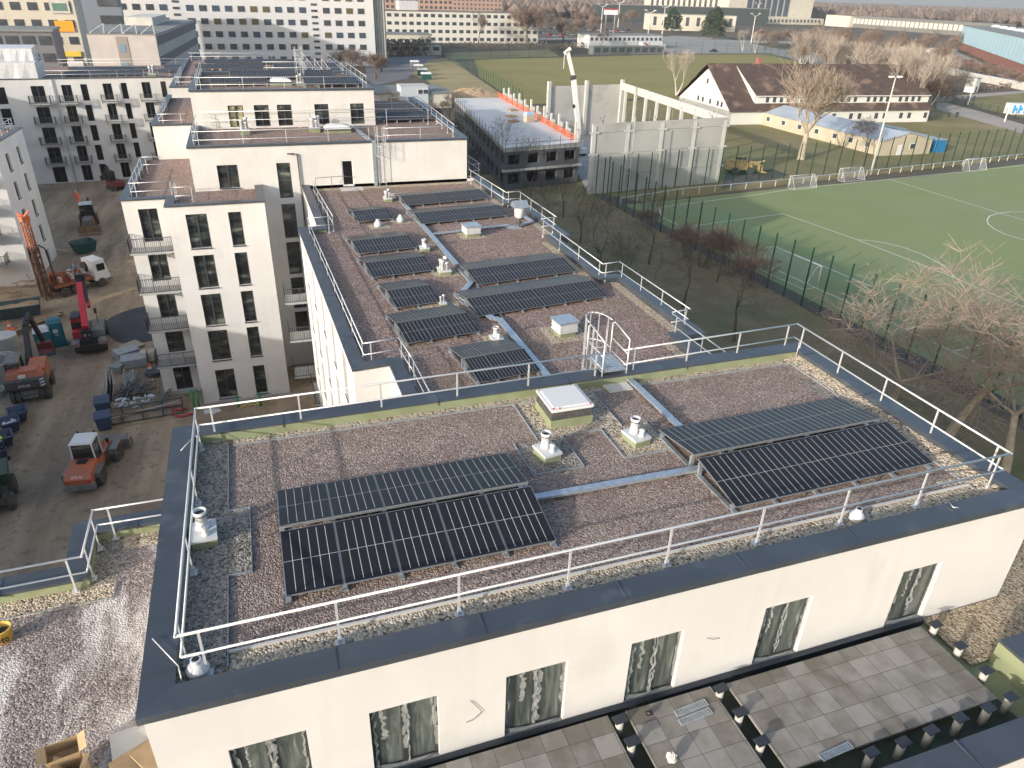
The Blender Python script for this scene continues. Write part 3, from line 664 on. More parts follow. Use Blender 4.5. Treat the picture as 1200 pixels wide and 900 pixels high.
# ---------------------------------------------------------------- people
def skin_mesh(name, verts, edges, radii, m, parent, sub=1):
    me = bpy.data.meshes.new(name); me.from_pydata(verts, edges, []); me.update(); me.materials.append(m)
    o = bpy.data.objects.new(name, me); COL.objects.link(o); setp(o, parent)
    md = o.modifiers.new('skin', 'SKIN')
    for i, r in enumerate(radii): me.skin_vertices[0].data[i].radius = (r, r) if not isinstance(r, tuple) else r
    me.skin_vertices[0].data[0].use_root = True
    sb = o.modifiers.new('sub', 'SUBSURF'); sb.levels = sub; sb.render_levels = sub
    for p in me.polygons: p.use_smooth = True
    md.use_smooth_shade = True
    return o
def person(label, P, rz, top, legs, hair=None, helmet=None, step=0.0, arms=0.0, z=0.0, cat='person', legs2=None):
    t = thing('person', label, cat, (P[0], P[1], z), rz)
    s = step
    V = [(0, 0, .98), (0, 0, 1.15), (0, 0, 1.40), (0, .0, 1.50), (0, .02, 1.62), (0, .02, 1.74),
         (-.10, 0, .92), (-.11, s * .5, .50), (-.11, s * .8 - .06, .09), (-.11, s * .8 + .12, .04),
         (.10, 0, .92), (.11, -s * .4 + .03, .50), (.11, -s * .8 - .1, .10), (.11, -s * .8 + .08, .04),
         (-.19, 0, 1.42), (-.26, .02 + arms * .1, 1.16), (-.22, .10 + arms * .32, 1.0 + arms * .12), (-.19, .14 + arms * .42, .95 + arms * .2),
         (.19, 0, 1.42), (.26, .02 + arms * .1, 1.16), (.22, .10 + arms * .32, 1.0 + arms * .12), (.19, .14 + arms * .42, .95 + arms * .2)]
    E = [(0, 1), (1, 2), (2, 3), (3, 4), (4, 5), (0, 6), (6, 7), (7, 8), (8, 9), (0, 10), (10, 11), (11, 12), (12, 13), (2, 14), (14, 15), (15, 16), (16, 17), (2, 18), (18, 19), (19, 20), (20, 21)]
    Rr = [.13, .12, .14, .055, .095, .08, .085, .06, .042, .035, .085, .06, .042, .035, .065, .045, .035, .035, .065, .045, .035, .035]
    skin_mesh('body', V, E, Rr, M['skin'], t, 2)
    J = [0, 1, 2, 14, 15, 16, 18, 19, 20]; mp = {j: i for i, j in enumerate(J)}
    skin_mesh('jacket', [V[j] for j in J], [(mp[a], mp[b]) for a, b in E if a in mp and b in mp], [.165, .155, .175, .09, .07, .055, .09, .07, .055], top, t, 2)
    J = [0, 6, 7, 8, 10, 11, 12]; mp = {j: i for i, j in enumerate(J)}
    skin_mesh('trousers', [V[j] for j in J], [(mp[a], mp[b]) for a, b in E if a in mp and b in mp], [.15, .11, .085, .07, .11, .085, .07], legs, t, 2)
    b = MB()
    b.lathe((0, .0, 1.66), [(.105, 0), (.118, .04), (.105, .1), (.06, .145), (.01, .155)], 14)
    if helmet: b.lathe((0, .02, 1.67), [(.15, 0), (.15, .012)], 14)
    b.build('helmet' if helmet else 'hair', helmet or hair or M['black'], t, smooth=True)
    for sx in (-1, 1):
        b = MB(); fx, fy = (V[9] if sx < 0 else V[13])[:2]; b.box(fx - .05, fy - .17, 0, fx + .05, fy + .1, .09); b.build('shoe', M['black'], t)
    return t
def text(parent, body, loc, rot, size, m, name='lettering', ext=0.004):
    cu = bpy.data.curves.new(name, 'FONT'); cu.body = body; cu.size = size; cu.extrude = ext; cu.align_x = 'CENTER'; cu.align_y = 'CENTER'
    tmp = bpy.data.objects.new('tmp_text', cu)
    me = bpy.data.meshes.new_from_object(tmp); bpy.data.objects.remove(tmp); me.materials.clear(); me.materials.append(m)
    o = link(name, me, parent, loc, rot=rot)
    return o
# ================================================================ GROUND
def sheet(name, pts, z, m):
    b = MB(); b.poly([(p[0], p[1], z) for p in pts]); return struct(name, b, m)
b = MB(); b.poly([(-3500, -500, -0.03), (5500, -500, -0.03), (5500, 7000, -0.03), (-3500, 7000, -0.03)]); struct('ground', b, M['town'])
sheet('courtyard_ground', [(-60, 15), (18, 15), (18, 130.5), (-10, 131.5), (-60, 127)], 0.0, M['dirt'])
sheet('verge', [(17, -60), (54, -60), (52, 60), (50.5, 108), (50, 122), (17, 122)], 0.004, M['litter'])
# ================================================================ FRONT BUILDING
BA = thing('apartment_building', 'foreground white apartment block with dark rimmed gravel roof carrying two solar arrays', 'building', (-2.9, 9.15, 0))
AF = [(-1.78, -0.46, 'mf'), (0.67, 1.98, 'mf'), (3.35, 4.66, 'mf'), (6.09, 7.34, 'mf'), (9.39, 10.66, 'mf'), (13.25, 14.46, 'mf')]
wb = MB(); pa = (-2.9, 9.15)
holes = [(x0 + 2.9, x1 + 2.9, 14.5, 16.38, s) for x0, x1, s in AF]
ws = facade(BA, wb, pa, 0, 19.97, 14.3, 17.64, holes, 0.2)
wall(wb, (17.07, 9.15), R(90), 9.05, 14.3, 17.64); wall(wb, (17.07, 18.2), R(180), 19.97, 14.3, 17.64); wall(wb, (-2.9, 18.2), R(-90), 9.05, 14.3, 17.64)
wb.build('wall', M['plaster'], BA, world=True)
for i, o in enumerate(ws):      # torn protective film on the panes
    rg = random.Random(40 + i); f = MB(); w_ = AF[i][1] - AF[i][0]; h_ = 1.88
    for k in range(5):
        x = [0.05, w_ * 0.47, w_ * 0.52, w_ * 0.93, w_ * rg.uniform(.15, .35)][k]; wd = rg.uniform(.03, .09)
        z0_ = h_ * (rg.uniform(0, .3) if k != 4 else 0.5); z1_ = h_ - 0.04; n = 16; pv = None
        for s in range(n + 1):
            z = z0_ + (z1_ - z0_) * s / n; a = x + rg.uniform(-.03, .03); c = a + wd * rg.uniform(.5, 1.5); y = -0.015 - rg.uniform(0, .05)
            cur = ((a, y, z), (c, y - rg.uniform(0, .03), z))
            if pv: f.quad(pv[0], pv[1], cur[1], cur[0])
            pv = cur
    f.add([(0, -.02, 0.02), (w_ * .5, -.1, -.03), (w_, -.02, .05), (w_ * .9, -.05, .12), (w_ * .4, -.03, .09), (.03, -.03, .2)], [(0, 1, 2, 3, 4, 5)])
    fo = f.build('protective_film', mat('plastic_film', (0.42, 0.44, 0.43), 0.35, alpha=0.38), None); setp(fo, o)
# lower body and terrace shell
ring = [(-32, 5.3), (16.2, 5.3), (16.2, 7.0), (20.6, 7.0), (20.6, 11.5), (17.1, 11.5), (17.1, 57), (3.2, 57), (3.2, 45.9), (2.1, 45.9), (2.62, 26.0), (4.08, 26.0), (4.08, 18.3), (-2.9, 18.3), (-2.9, 18.7), (-5.97, 18.7), (-5.9, 16.9), (-32, 16.9)]
wb = MB()
for i in range(len(ring)):
    a, c = ring[i], ring[(i + 1) % len(ring)]; L = math.dist(a, c); an = math.atan2(c[1] - a[1], c[0] - a[0])
    if i == 9:
        hs = []
        for k in range(5):
            for u, wd in ((2.2, .9), (5.6, 1.0), (9.4, 1.0), (13.2, .9), (16.6, 1.1)): hs.append((u, u + wd, 0.4 + 2.9 * k, 2.7 + 2.9 * k, 'ms'))
        facade(BA, wb, a, an, L, 0, 14.8, hs, 0.3)
    else: wall(wb, a, an, L, 0, 14.8 if i not in (0, 1, 5) else (15.1 if i < 2 else 14.5))
wb.build('wall', M['plaster'], BA, world=True)
b = MB(); b.poly([(p[0], p[1], 14.40) for p in ring]); b.build('roof_slab', M['membrane_dark'], BA, world=True)
def strips(name, rects, z, m):
    for r_ in rects:
        q_ = MB(); zz = r_[4] if len(r_) > 4 else z; q_.quad((r_[0], r_[1], zz), (r_[2], r_[1], zz), (r_[2], r_[3], zz), (r_[0], r_[3], zz)); q_.build(name, m, BA, world=True)
# ---- top roof
RA = [(-2.98, 9.09), (17.12, 9.09), (17.12, 18.28), (-2.98, 18.28)]
b = MB(); inn = coping_path(b, RA, 0.56, 17.705, 17.76, closed=True); coping_path(b, RA, 0.05, 17.60, 17.704, closed=True)
for x in (0.2, 2.9, 5.8, 8.6, 11.5, 14.4): b.box(x, 9.085, 17.61, x + .03, 9.66, 17.765)
for x in (-0.2, 4.1, 8.2, 12.3): b.box(x, 17.72, 17.61, x + .03, 18.285, 17.765)
for y in (9.95, 13.6, 16.4): b.box(-2.985, y, 17.61, -2.42, y + .02, 17.765); b.box(16.56, y + 1, 17.61, 17.125, y + 1.02, 17.765)
b.build('coping', M['coping'], BA, world=True)
b = MB(); coping_path(b, [(16.95, 18.1), (-2.8, 18.1), (-2.8, 9.26)], 0.36, 17.3, 17.70); b.build('parapet_upstand', M['membrane'], BA, world=True); b = MB(); coping_path(b, [(-2.4, 9.26), (16.95, 9.26), (16.95, 18.05)], 0.36, 17.3, 17.70); b.build('parapet_upstand', M['coping'], BA, world=True)
b = MB(); b.poly([(-2.45, 9.6, 17.44), (16.6, 9.6, 17.44), (16.6, 17.76, 17.44), (-2.45, 17.76, 17.44)]); b.build('gravel_roof', M['gravel_red'], BA, world=True)
def rect(mb, x0, y0, x1, y1, z): mb.quad((x0, y0, z), (x1, y0, z), (x1, y1, z), (x0, y1, z))
z = 17.452
strips('gravel_strip', [(-1.5, 17.42, 16.5, 17.78), (-1.6, 9.6, 16.2, 10.32, z + .002), (6.3, 15.42, 8.85, 17.42, z + .001), (8.2, 13.95, 9.6, 15.4), (15.4, 10.35, 16.1, 10.7)], z, M['gravel_light'])
q_ = MB(); q_.quad((16.08, 9.6, 17.457), (16.6, 9.6, 17.6), (16.6, 17.78, 17.6), (16.08, 17.78, 17.457)); q_.build('gravel_strip', M['gravel_light'], BA, world=True)
strips('gravel_strip', [(-2.5, 9.6, -1.62, 17.78, z + .004), (-1.62, 12.4, -1.15, 14.6, z + .006), (5.62, 13.9, 7.02, 15.4, z), (15.6, 13.2, 16.08, 16.4, z + .003)], z, M['gravel_grey'])
b = MB()
def edge(x0, y0, x1, y1, zz=17.44, h=0.055, w=0.012): b.bar((x0, y0, zz + h / 2), (x1, y1, zz + h / 2), w, h)
edge(-1.62, 10.0, -1.62, 12.4); edge(-1.15, 12.4, -1.15, 14.6); edge(-1.62, 14.6, -1.62, 17.4); edge(-1.62, 12.4, -1.15, 12.4); edge(-1.62, 14.6, -1.15, 14.6)
edge(6.3, 15.41, 6.3, 17.4); edge(8.85, 15.41, 8.85, 17.4); edge(5.62, 13.9, 7.02, 13.9); edge(7.02, 13.9, 7.02, 15.4); edge(5.62, 13.9, 5.62, 15.4); edge(8.2, 13.95, 9.6, 13.95); edge(8.2, 13.95, 8.2, 15.4); edge(9.6, 13.95, 9.6, 15.4); edge(7.02, 15.41, 8.2, 15.41)
edge(16.1, 10.0, 16.1, 17.4); edge(-1.5, 17.42, 9.2, 17.42); edge(10.3, 17.42, 16.1, 17.42)
b.build('edge_strip', M['galv'], BA, world=True)
b = MB(); b.bar((-1.6, 10.34, 17.475), (16.1, 10.34, 17.475), 0.05, 0.06); b.build('edge_strip', M['conc_light'], BA, world=True)
b = MB()
for i in range(2):
    for k in range(1): b.box(9.37 + .4 * i, 17.27, 17.45, 9.76 + .4 * i, 17.92, 17.49)
b.build('walkway_slab', M['conc_light'], BA, world=True)
railing('white tubular guard rail running round the foreground gravel roof', [(9.48, 17.92), (-2.27, 17.80), (-2.30, 9.96), (16.72, 10.04), (16.75, 18.2), (10.12, 17.95)], 17.46, 1.04, post=2.25, group='roof guard rails')
solar('left solar array of two rows on the foreground roof, beside two white vents', -0.53, 11.27, 17.45, R(-0.2), 5, 1.143, run=1.69, rise=0.27, low=0.17, gap=0.17)
solar('right hand solar array of two rows on the foreground roof reaching the far parapet corner', 9.66, 11.1, 17.45, R(0.9), 5, 1.226, run=1.71, rise=0.27, low=0.17, gap=0.17)
vent('white twin vent pipe on green base nearest the left foreground solar array', 6.27, 14.62, 17.45, 0.82, 0, R(10))
vent('white twin vent pipe on green base in pale gravel beside the right foreground solar array', 8.87, 14.62, 17.45, 0.82, 0, R(10))
vent('white vent pipe on green base standing against the left rim of the foreground roof', -2.1, 13.75, 17.45, 0.85, 0, R(4))
cap_vent('small white conical vent cap in the left front corner of the foreground roof', -2.1, 10.0, 17.45, 1.2, 'vent caps')
cap_vent('small white conical vent cap beside the front rail at the right of the foreground roof', 12.3, 10.05, 17.45, 1.05, 'vent caps')
skylight('square white skylight on green kerb in the middle of the foreground roof', 6.86, 15.85, 17.45, 1.28, 1.25, 0.62)
duct('galvanised cable tray lying between the two foreground solar arrays', [(5.1, 12.92), (9.95, 12.84)], 17.45, 0.2, 0.07)
duct('galvanised cable tray running from the roof ladder to the right foreground solar array', [(10.27, 17.75), (10.33, 14.6)], 17.45, 0.2, 0.07)
def rod(label, pts, r=0.012):
    b = MB(); b.path([Vector(p) - Vector(pts[0]) for p in pts], r); o = b.build('lightning_rod', M['rail'], smooth=True); o.location = pts[0]; return tag(o, label, 'lightning rod', 'lightning rods')
rod('thin bent metal rod lying over the left front corner of the dark roof rim', [(-2.85, 10.75, 17.8), (-2.38, 9.98, 17.8), (-2.34, 9.8, 17.79), (-2.34, 9.72, 17.5)])
rod('thin metal rod sticking out from the left rim of the foreground roof', [(-2.7, 17.0, 17.8), (-2.35, 17.4, 17.95), (-2.2, 17.5, 17.5)])
rod('short hooked metal rod on the front rim near the right corner', [(14.6, 9.62, 17.77), (14.5, 9.45, 17.79), (14.62, 9.4, 17.79)])
rod('upright metal rod at the far right corner of the foreground roof', [(16.45, 17.6, 17.46), (16.47, 17.62, 18.1), (16.55, 17.6, 18.15)])
# ladder over the parapet
t = thing('roof_ladder', 'galvanised caged ladder with platform linking the foreground roof to the lower gravel roof', 'ladder', (9.75, 18.6, 14.6))
b = MB(); b.box(-0.42, -0.75, 3.25, 0.42, 0.35, 3.3)
for i in range(9): b.box(-0.42, -0.75 + i * .125, 3.3, 0.42, -0.74 + i * .125, 3.315)
b.build('platform', M['galv'], t)
for sx in (-0.42, 0.42):
    b = MB(); q = [(sx, -0.78, 2.9), (sx, -0.78, 4.3), (sx, 0.25, 4.45), (sx, 0.42, 4.35), (sx, 0.42, 3.2)]; b.path(q, 0.025); b.path([(sx, -0.78, 3.8), (sx, 0.42, 3.85)], 0.02); b.path([(sx, -.78, 3.4), (sx, .3, 3.4)], .02); b.build('handrail', M['rail'], t, smooth=True)
for sx in (-0.24, 0.24):
    b = MB(); b.bar((sx, 0.42, 0), (sx, 0.42, 4.3), 0.05, 0.03); b.build('stringer', M['rail'], t)
for i in range(13):
    b = MB(); b.tube((-0.24, 0.42, 0.3 + i * .27), (0.24, 0.42, 0.3 + i * .27), 0.015); b.build('rung', M['rail'], t)
for z in (2.1, 2.75, 3.5, 4.45):
    b = MB(); b.path([(0.40 * math.cos(a_), 0.45 + 0.75 * math.sin(a_), z) for a_ in [PI * i / 10 for i in range(11)]], 0.022); b.build('cage_hoop', M['rail'], t, smooth=True)
for k in (1, 3, 5, 7, 9):
    a_ = PI * k / 10; b = MB(); b.bar((0.40 * math.cos(a_), 0.45 + 0.75 * math.sin(a_), 2.1), (0.40 * math.cos(a_), 0.45 + 0.75 * math.sin(a_), 4.45), 0.035, 0.012); b.build('cage_bar', M['rail'], t)
# ---- front terrace
b = MB(); rect(b, -2.9, 5.6, 15.05, 9.13, 14.42); b.build('terrace_membrane', M['membrane_dark'], BA, world=True)
b = MB(); rect(b, 14.3, 6.0, 15.05, 9.1, 14.43); b.quad((15.0, 5.6, 14.42), (15.0, 7.6, 14.42), (15.02, 7.6, 15.1), (15.02, 5.6, 15.1)); b.quad((-2.9, 5.62, 14.43), (-2.9, 6.1, 14.43), (15, 6.1, 14.43), (15, 5.62, 14.43)); b.quad((-2.9, 5.9, 14.9), (-2.9, 6.1, 14.43), (15, 6.1, 14.43), (15, 5.9, 14.9)); b.build('terrace_membrane', M['membrane'], BA, world=True)
for nm, (x0, y0, x1, y1) in (('a', (-2.6, 6.4, 5.55, 8.85)), ('b', (5.97, 6.3, 8.06, 8.83)), ('c', (8.45, 6.62, 14.0, 8.78))):
    b = MB(); b.box(x0, y0, 14.68, x1, y1, 14.735); b.build('paving', M['pavers'], BA, world=True)
b = MB(); b.box(-2.9, 9.0, 14.42, 14.4, 9.13, 14.60); b.build('threshold_channel', M['coping_dark'], BA, world=True)
b = MB(); b.add([(-2.9, 5.22, 15.1), (16.3, 5.22, 15.1), (16.3, 5.9, 15.1), (-2.9, 5.9, 15.1), (-2.9, 5.22, 15.2), (16.3, 5.22, 15.2), (16.3, 5.9, 15.17), (-2.9, 5.9, 15.17)], [(0, 3, 2, 1), (4, 5, 6, 7), (0, 1, 5, 4), (1, 2, 6, 5), (2, 3, 7, 6), (3, 0, 4, 7)])
b.box(11.8, 5.21, 15.09, 11.83, 5.91, 15.205); b.box(14.0, 5.21, 15.09, 14.03, 5.91, 15.205); b.build('coping', M['coping'], BA, world=True)
b = MB(); b.box(15.02, 5.905, 15.09, 16.3, 7.6, 15.18); b.build('coping', M['coping'], BA, world=True)
b = MB(); b.box(15.04, 5.9, 14.42, 16.2, 7.58, 15.08); b.build('parapet_upstand', M['membrane'], BA, world=True)
b = MB(); b.poly([(14.45, 7.62, 14.5), (20.5, 7.62, 14.5), (20.5, 11.4, 14.5), (17.1, 11.4, 14.5), (17.1, 9.12, 14.5), (14.45, 9.12, 14.5)]); b.build('gravel_roof', M['gravel_brown'], BA, world=True)
b = MB(); b.box(20.1, 7.0, 14.5, 20.65, 11.5, 14.95); b.box(17.1, 11.0, 14.5, 20.1, 11.5, 14.95); b.build('coping', M['coping'], BA, world=True)
railing('white guard rail on the small side terrace at the right end of the foreground block', [(17.3, 10.85), (19.9, 10.85), (19.9, 7.2)], 14.55, 1.05, group='roof guard rails')
caps = [(727, 842), (741, 868), (845, 806), (868, 834), (893, 868), (1022, 881), (1059, 869), (1092, 855), (1126, 841), (1159, 829), (1185, 816), (1156, 785), (1126, 756), (1097, 731)]
where = ['first by the wall in the left paving gap', 'second from the wall in the left paving gap', 'first by the wall in the right paving gap', 'second from the wall in the right paving gap', 'third from the wall in the right paving gap',
         'leftmost before the large paving field', 'second from left before the large paving field', 'middle one before the large paving field', 'fourth from left before the large paving field', 'rightmost before the large paving field',
         'nearest on the green strip beside the paving', 'second on the green strip beside the paving', 'third on the green strip beside the paving', 'farthest on the green strip by the wall']
pm = MB(); pm.lathe((0, 0, 0), [(0.085, 0), (0.085, 0.5)], 14); p1 = pm.mesh('post', M['conc'], smooth=True)
pm = MB(); pm.box(-0.15, -0.1, 0.5, 0.15, 0.1, 0.525); p2 = pm.mesh('cap_plate', M['coping_dark'])
for (x, y), wh in zip(caps, where):
    q = G(x, y, 14.95); t = thing('terrace_post', 'short grey post with dark square cap, ' + wh, 'post', (q.x, q.y, 14.43), R(5), 'terrace posts'); link('post', p1, t); link('cap_plate', p2, t)
gr = MB()
for i in range(15): gr.box(0.02 + i * .05, 0.02, 0.0, 0.045 + i * .05, 0.14, 0.02)
gr.box(0, 0, 0, 0.8, 0.02, 0.03); gr.box(0, 0.14, 0, 0.8, 0.16, 0.03); gr.box(0, 0.02, 0, 0.02, 0.14, 0.03); gr.box(0.78, 0.02, 0, 0.8, 0.14, 0.03); gm = gr.mesh('drain_grate', M['galv'])
for (x, y, rz), lb in zip(((6.95, 8.35, 4), (6.93, 8.13, 5), (9.25, 6.55, 4)), ('long metal drain grate on the middle paving, the one nearer the wall', 'long metal drain grate on the middle paving, the one farther from the wall', 'long metal drain grate at the front edge of the large paving')):
    o = link('drain_grate', gm, None, (x, y, 14.737), R(rz)); tag(o, lb, 'grate', 'drain grates')
def crumple(name, label, cat, P, s, m, seed, flat=0.7):
    rg = random.Random(seed); b = MB(); n, k = 12, 7; vs = []
    for j in range(k + 1):
        th = PI * j / k
        for i in range(n):
            a_ = 2 * PI * i / n; r = s * (0.75 + rg.uniform(-.25, .3)); vs.append((r * math.sin(th) * math.cos(a_), r * math.sin(th) * math.sin(a_), max(0, s * flat + r * math.cos(th) * flat)))
    fs = [(j * n + i, j * n + (i + 1) % n, (j + 1) * n + (i + 1) % n, (j + 1) * n + i) for j in range(k) for i in range(n)]
    b.add(vs, fs); o = b.build(name, m); o.location = P; return tag(o, label, cat)
q = G(787, 890, 14.8); crumple('rubbish_bag', 'crumpled translucent white bag with reddish rubbish on the middle paving', 'bag', (q.x, q.y, 14.737), 0.12, M['conc_light'], 3, 1.2)
q = G(617, 0, 15)
t = thing('downpipe_collar', 'small dark pipe collar standing by the wall on the middle paving', 'pipe', (6.35, 8.62, 14.737)); b = MB(); b.tube((0, 0, 0.03), (0.1, -0.05, 0.09), 0.05, 0.05, 12); b.build('pipe', M['black'], t, smooth=True)
for (x0, x1) in ((2.75, 3.1), (8.05, 8.25)):
    pass
b = MB(); pts = [(2.62, 9.13, 16.0), (2.85, 9.12, 15.6), (2.66, 9.1, 15.45), (2.52, 9.12, 15.4)]; b.path([Vector(p) - Vector(pts[0]) for p in pts], 0.006); o = b.build('cable', M['steel_dark']); o.location = pts[0]; tag(o, 'thin grey cable hanging out of the white wall between the second and third window', 'cable')
b = MB(); pts = [(7.95, 9.13, 15.95), (8.1, 9.1, 15.9), (8.28, 9.12, 15.86)]; b.path([Vector(p) - Vector(pts[0]) for p in pts], 0.006); o = b.build('cable', M['steel_dark']); o.location = pts[0]; tag(o, 'thin grey cable end poking from the white wall between the fourth and fifth window', 'cable')
b = MB(); b.box(0, 0, 0, 0.035, 0.03, 1.1); o = b.build('spirit_level', M['yellow']); o.location = (7.24, 9.3, 15.15); tag(o, 'long yellow spirit level leaning in the reveal of the fourth front window', 'tool')
# ---- left roof
b = MB(); b.poly([(-31.5, 5.3, 14.58), (-2.9, 5.3, 14.58), (-2.9, 18.2, 14.58), (-5.5, 18.2, 14.58), (-5.45, 16.4, 14.58), (-31.5, 16.4, 14.58)]); b.build('gravel_roof', M['gravel_dusty'], BA, world=True)
b = MB(); coping_path(b, [(-2.9, 18.75), (-6.05, 18.75), (-5.96, 16.92), (-32, 16.85)], 0.6, 14.82, 14.92)
for x in (-4.4, -7.3, -10): b.box(x, 16.2 if x < -6 else 18.1, 14.81, x + .02, 16.9 if x < -6 else 18.76, 14.925)
b.build('coping', M['coping'], BA, world=True)
b = MB(); coping_path(b, [(-2.9, 18.6), (-5.88, 18.6), (-5.79, 16.77), (-32, 16.7)], 0.42, 14.5, 14.82); b.build('parapet_upstand', M['membrane'], BA, world=True)
strips('gravel_strip', [(-4.9, 17.6, -2.9, 18.2), (-12, 15.7, -4.75, 16.35, 14.588)], 14.586, M['gravel_light']); strips('gravel_strip', [(-5.42, 16.35, -4.75, 18.2)], 14.59, M['gravel_grey'])
b = MB(); edge(-12, 15.74, -4.75, 15.74, 14.58, 0.04); edge(-4.75, 15.74, -4.75, 16.3, 14.58, .04); b.build('edge_strip', M['galv'], BA, world=True)
railing('white guard rail stepping round the corner of the dusty gravel roof at lower left', [(-2.96, 18.12), (-5.32, 18.14), (-5.3, 16.25), (-12.2, 16.15)], 14.6, 1.05, group='roof guard rails')
t = thing('bucket', 'yellow plastic bucket with black lettering on the dusty gravel roof', 'bucket', (-6.95, 15.05, 14.6))
b = MB(); b.lathe((0, 0, 0), [(0.17, 0), (0.21, 0.34), (0.225, 0.345), (0.225, 0.37), (0.20, 0.37), (0.19, 0.2), (0.02, 0.2)], 20); b.build('tub', M['yellow'], t, smooth=True)
b = MB(); b.lathe((0, 0, 0.22), [(0.185, 0), (0.1, 0.04), (0.02, 0.03)], 14); b.build('contents', M['black'], t)
text(t, 'eto', (0.05, -0.205, 0.16), (R(83), 0, R(15)), 0.2, M['black'], ext=0.012)
# cardboard boxes and boards
rg = random.Random(12)
def carton(label, P, w, d, h, rz, tilt=0.0, opened=True, m=None):
    t = thing('cardboard_box', label, 'box', P, rz, 'cardboard boxes'); t.rotation_euler = (tilt, tilt * .5, rz); b = MB(); e = 0.008; m = m or M['card']
    b.box(-w / 2, -d / 2, 0, w / 2, d / 2, e); b.box(-w / 2, -d / 2, e, -w / 2 + e, d / 2, h); b.box(w / 2 - e, -d / 2, e, w / 2, d / 2, h); b.box(-w / 2 + e, -d / 2, e, w / 2 - e, -d / 2 + e, h); b.box(-w / 2 + e, d / 2 - e, e, w / 2 - e, d / 2, h)
    b.build('body', m, t)
    for sx in (-1, 1):
        b = MB(); a0 = rg.uniform(-.9, .9); x = sx * w / 2; b.quad((x, -d / 2, h), (x, d / 2, h), (x + sx * .25 * w * math.cos(a0) , d / 2, h + .25 * w * math.sin(a0) + .05), (x + sx * .25 * w * math.cos(a0), -d / 2, h + .25 * w * math.sin(a0) + .05)); b.build('flap', m, t)
    return t
carton('open cardboard box standing on top of the pile on the dusty roof', (-5.0, 11.1, 14.86), .55, .38, .34, .25, .15)
carton('cardboard box with torn lid at the right of the pile', (-4.8, 10.75, 14.62), .42, .42, .42, -.1, -.1)
carton('cardboard box lying open at the left of the pile', (-5.35, 10.75, 14.62), .42, .36, .3, .9, .3)
carton('flattened cardboard box at the bottom edge of the pile', (-5.05, 10.5, 14.62), .55, .4, .35, -.35, -.2)
for i, (px, py, lb, m_, w_, d_, rz, ti) in enumerate([(156, 880, 'pale plasterboard sheet leaning at the back beside the white wall', 'conc_light', .75, 1.1, .2, .12), (166, 896, 'dirty timber board lying over the others beside the white wall', 'wood', .9, .8, .55, .18), (178, 888, 'small brown board with a blue strip beside the white wall', 'card', .5, .6, .75, .3)]):
    q = G(px, py, 14.75 + .04 * i); b = MB(); b.box(-w_ / 2, -d_ / 2, -.015, w_ / 2, d_ / 2, .015); o = b.build('board', M[m_]); o.location = (q.x, q.y, 14.72 + .07 * i); o.rotation_euler = (ti, ti * .6, rz); tag(o, lb, 'board', 'boards by the wall')
# ================================================================ MIDDLE WING ROOF
LP = [(3.13, 57.0), (3.2, 45.95), (2.01, 45.95), (2.57, 25.9), (4.05, 26.0), (4.1, 18.3)]
RP = [(17.1, 18.3), (17.1, 25.2), (18.2, 25.2), (18.1, 33.2), (17.1, 33.4), (17.1, 40.4), (18.0, 40.4), (17.9, 49.0), (17.05, 49.1), (17.05, 57.0)]
b = MB(); coping_path(b, LP, 0.56, 14.80, 14.92); coping_path(b, RP, 0.56, 14.80, 14.92)
for y in (29, 34, 39, 43): b.box(2.1 - (y - 46) * .028, y, 14.79, 2.7 - (y - 46) * .028, y + .02, 14.925)
b.build('coping', M['coping'], BA, world=True)
b = MB(); coping_path(b, [(x + .14, y + (.12 if 25 < y < 27 else 0)) for x, y in LP], 0.38, 14.45, 14.8); b.build('parapet_upstand', M['membrane'], BA, world=True); b = MB(); coping_path(b, [(x - .14, y) for x, y in RP], 0.38, 14.45, 14.8); b.build('parapet_upstand', M['coping'], BA, world=True)
b = MB(); b.poly([(4.6, 18.3, 14.58), (16.7, 18.3, 14.58), (16.7, 57, 14.58), (3.7, 57, 14.58), (3.7, 46, 14.58), (2.5, 45.5, 14.58), (3.1, 26.4, 14.58), (4.6, 26.4, 14.58)])
b.quad((16.7, 25.6, 14.58), (17.7, 25.6, 14.58), (17.6, 33, 14.58), (16.7, 33, 14.58)); b.quad((16.7, 40.8, 14.58), (17.5, 40.8, 14.58), (17.4, 48.6, 14.58), (16.7, 48.6, 14.58)); b.build('gravel_roof', M['gravel_mid'], BA, world=True)
strips('gravel_strip', [(16.05, 18.3, 16.52, 25.2), (16.05, 33.4, 16.52, 40.4), (16.05, 49.1, 16.52, 56.6), (17.1, 25.7, 17.6, 33), (16.9, 41, 17.4, 48.5), (4, 56.2, 16, 56.9), (11.5, 42.1, 13.1, 43.6), (11.35, 26.6, 13.2, 28.4), (8.3, 36.0, 9.7, 37.1), (8.55, 26.9, 9.7, 28.2), (6.4, 45.6, 7.7, 46.6), (8.0, 46.3, 9.2, 47.2, 14.59), (6.3, 31.6, 8.6, 32.6)], 14.588, M['gravel_light'])
b = MB(); rect(b, 5.9, 55.7, 7.6, 56.95, 14.60); rect(b, 9.2, 53.6, 15.8, 54.3, 14.6); b.build('walkway_slab', M['conc_light'], BA, world=True)
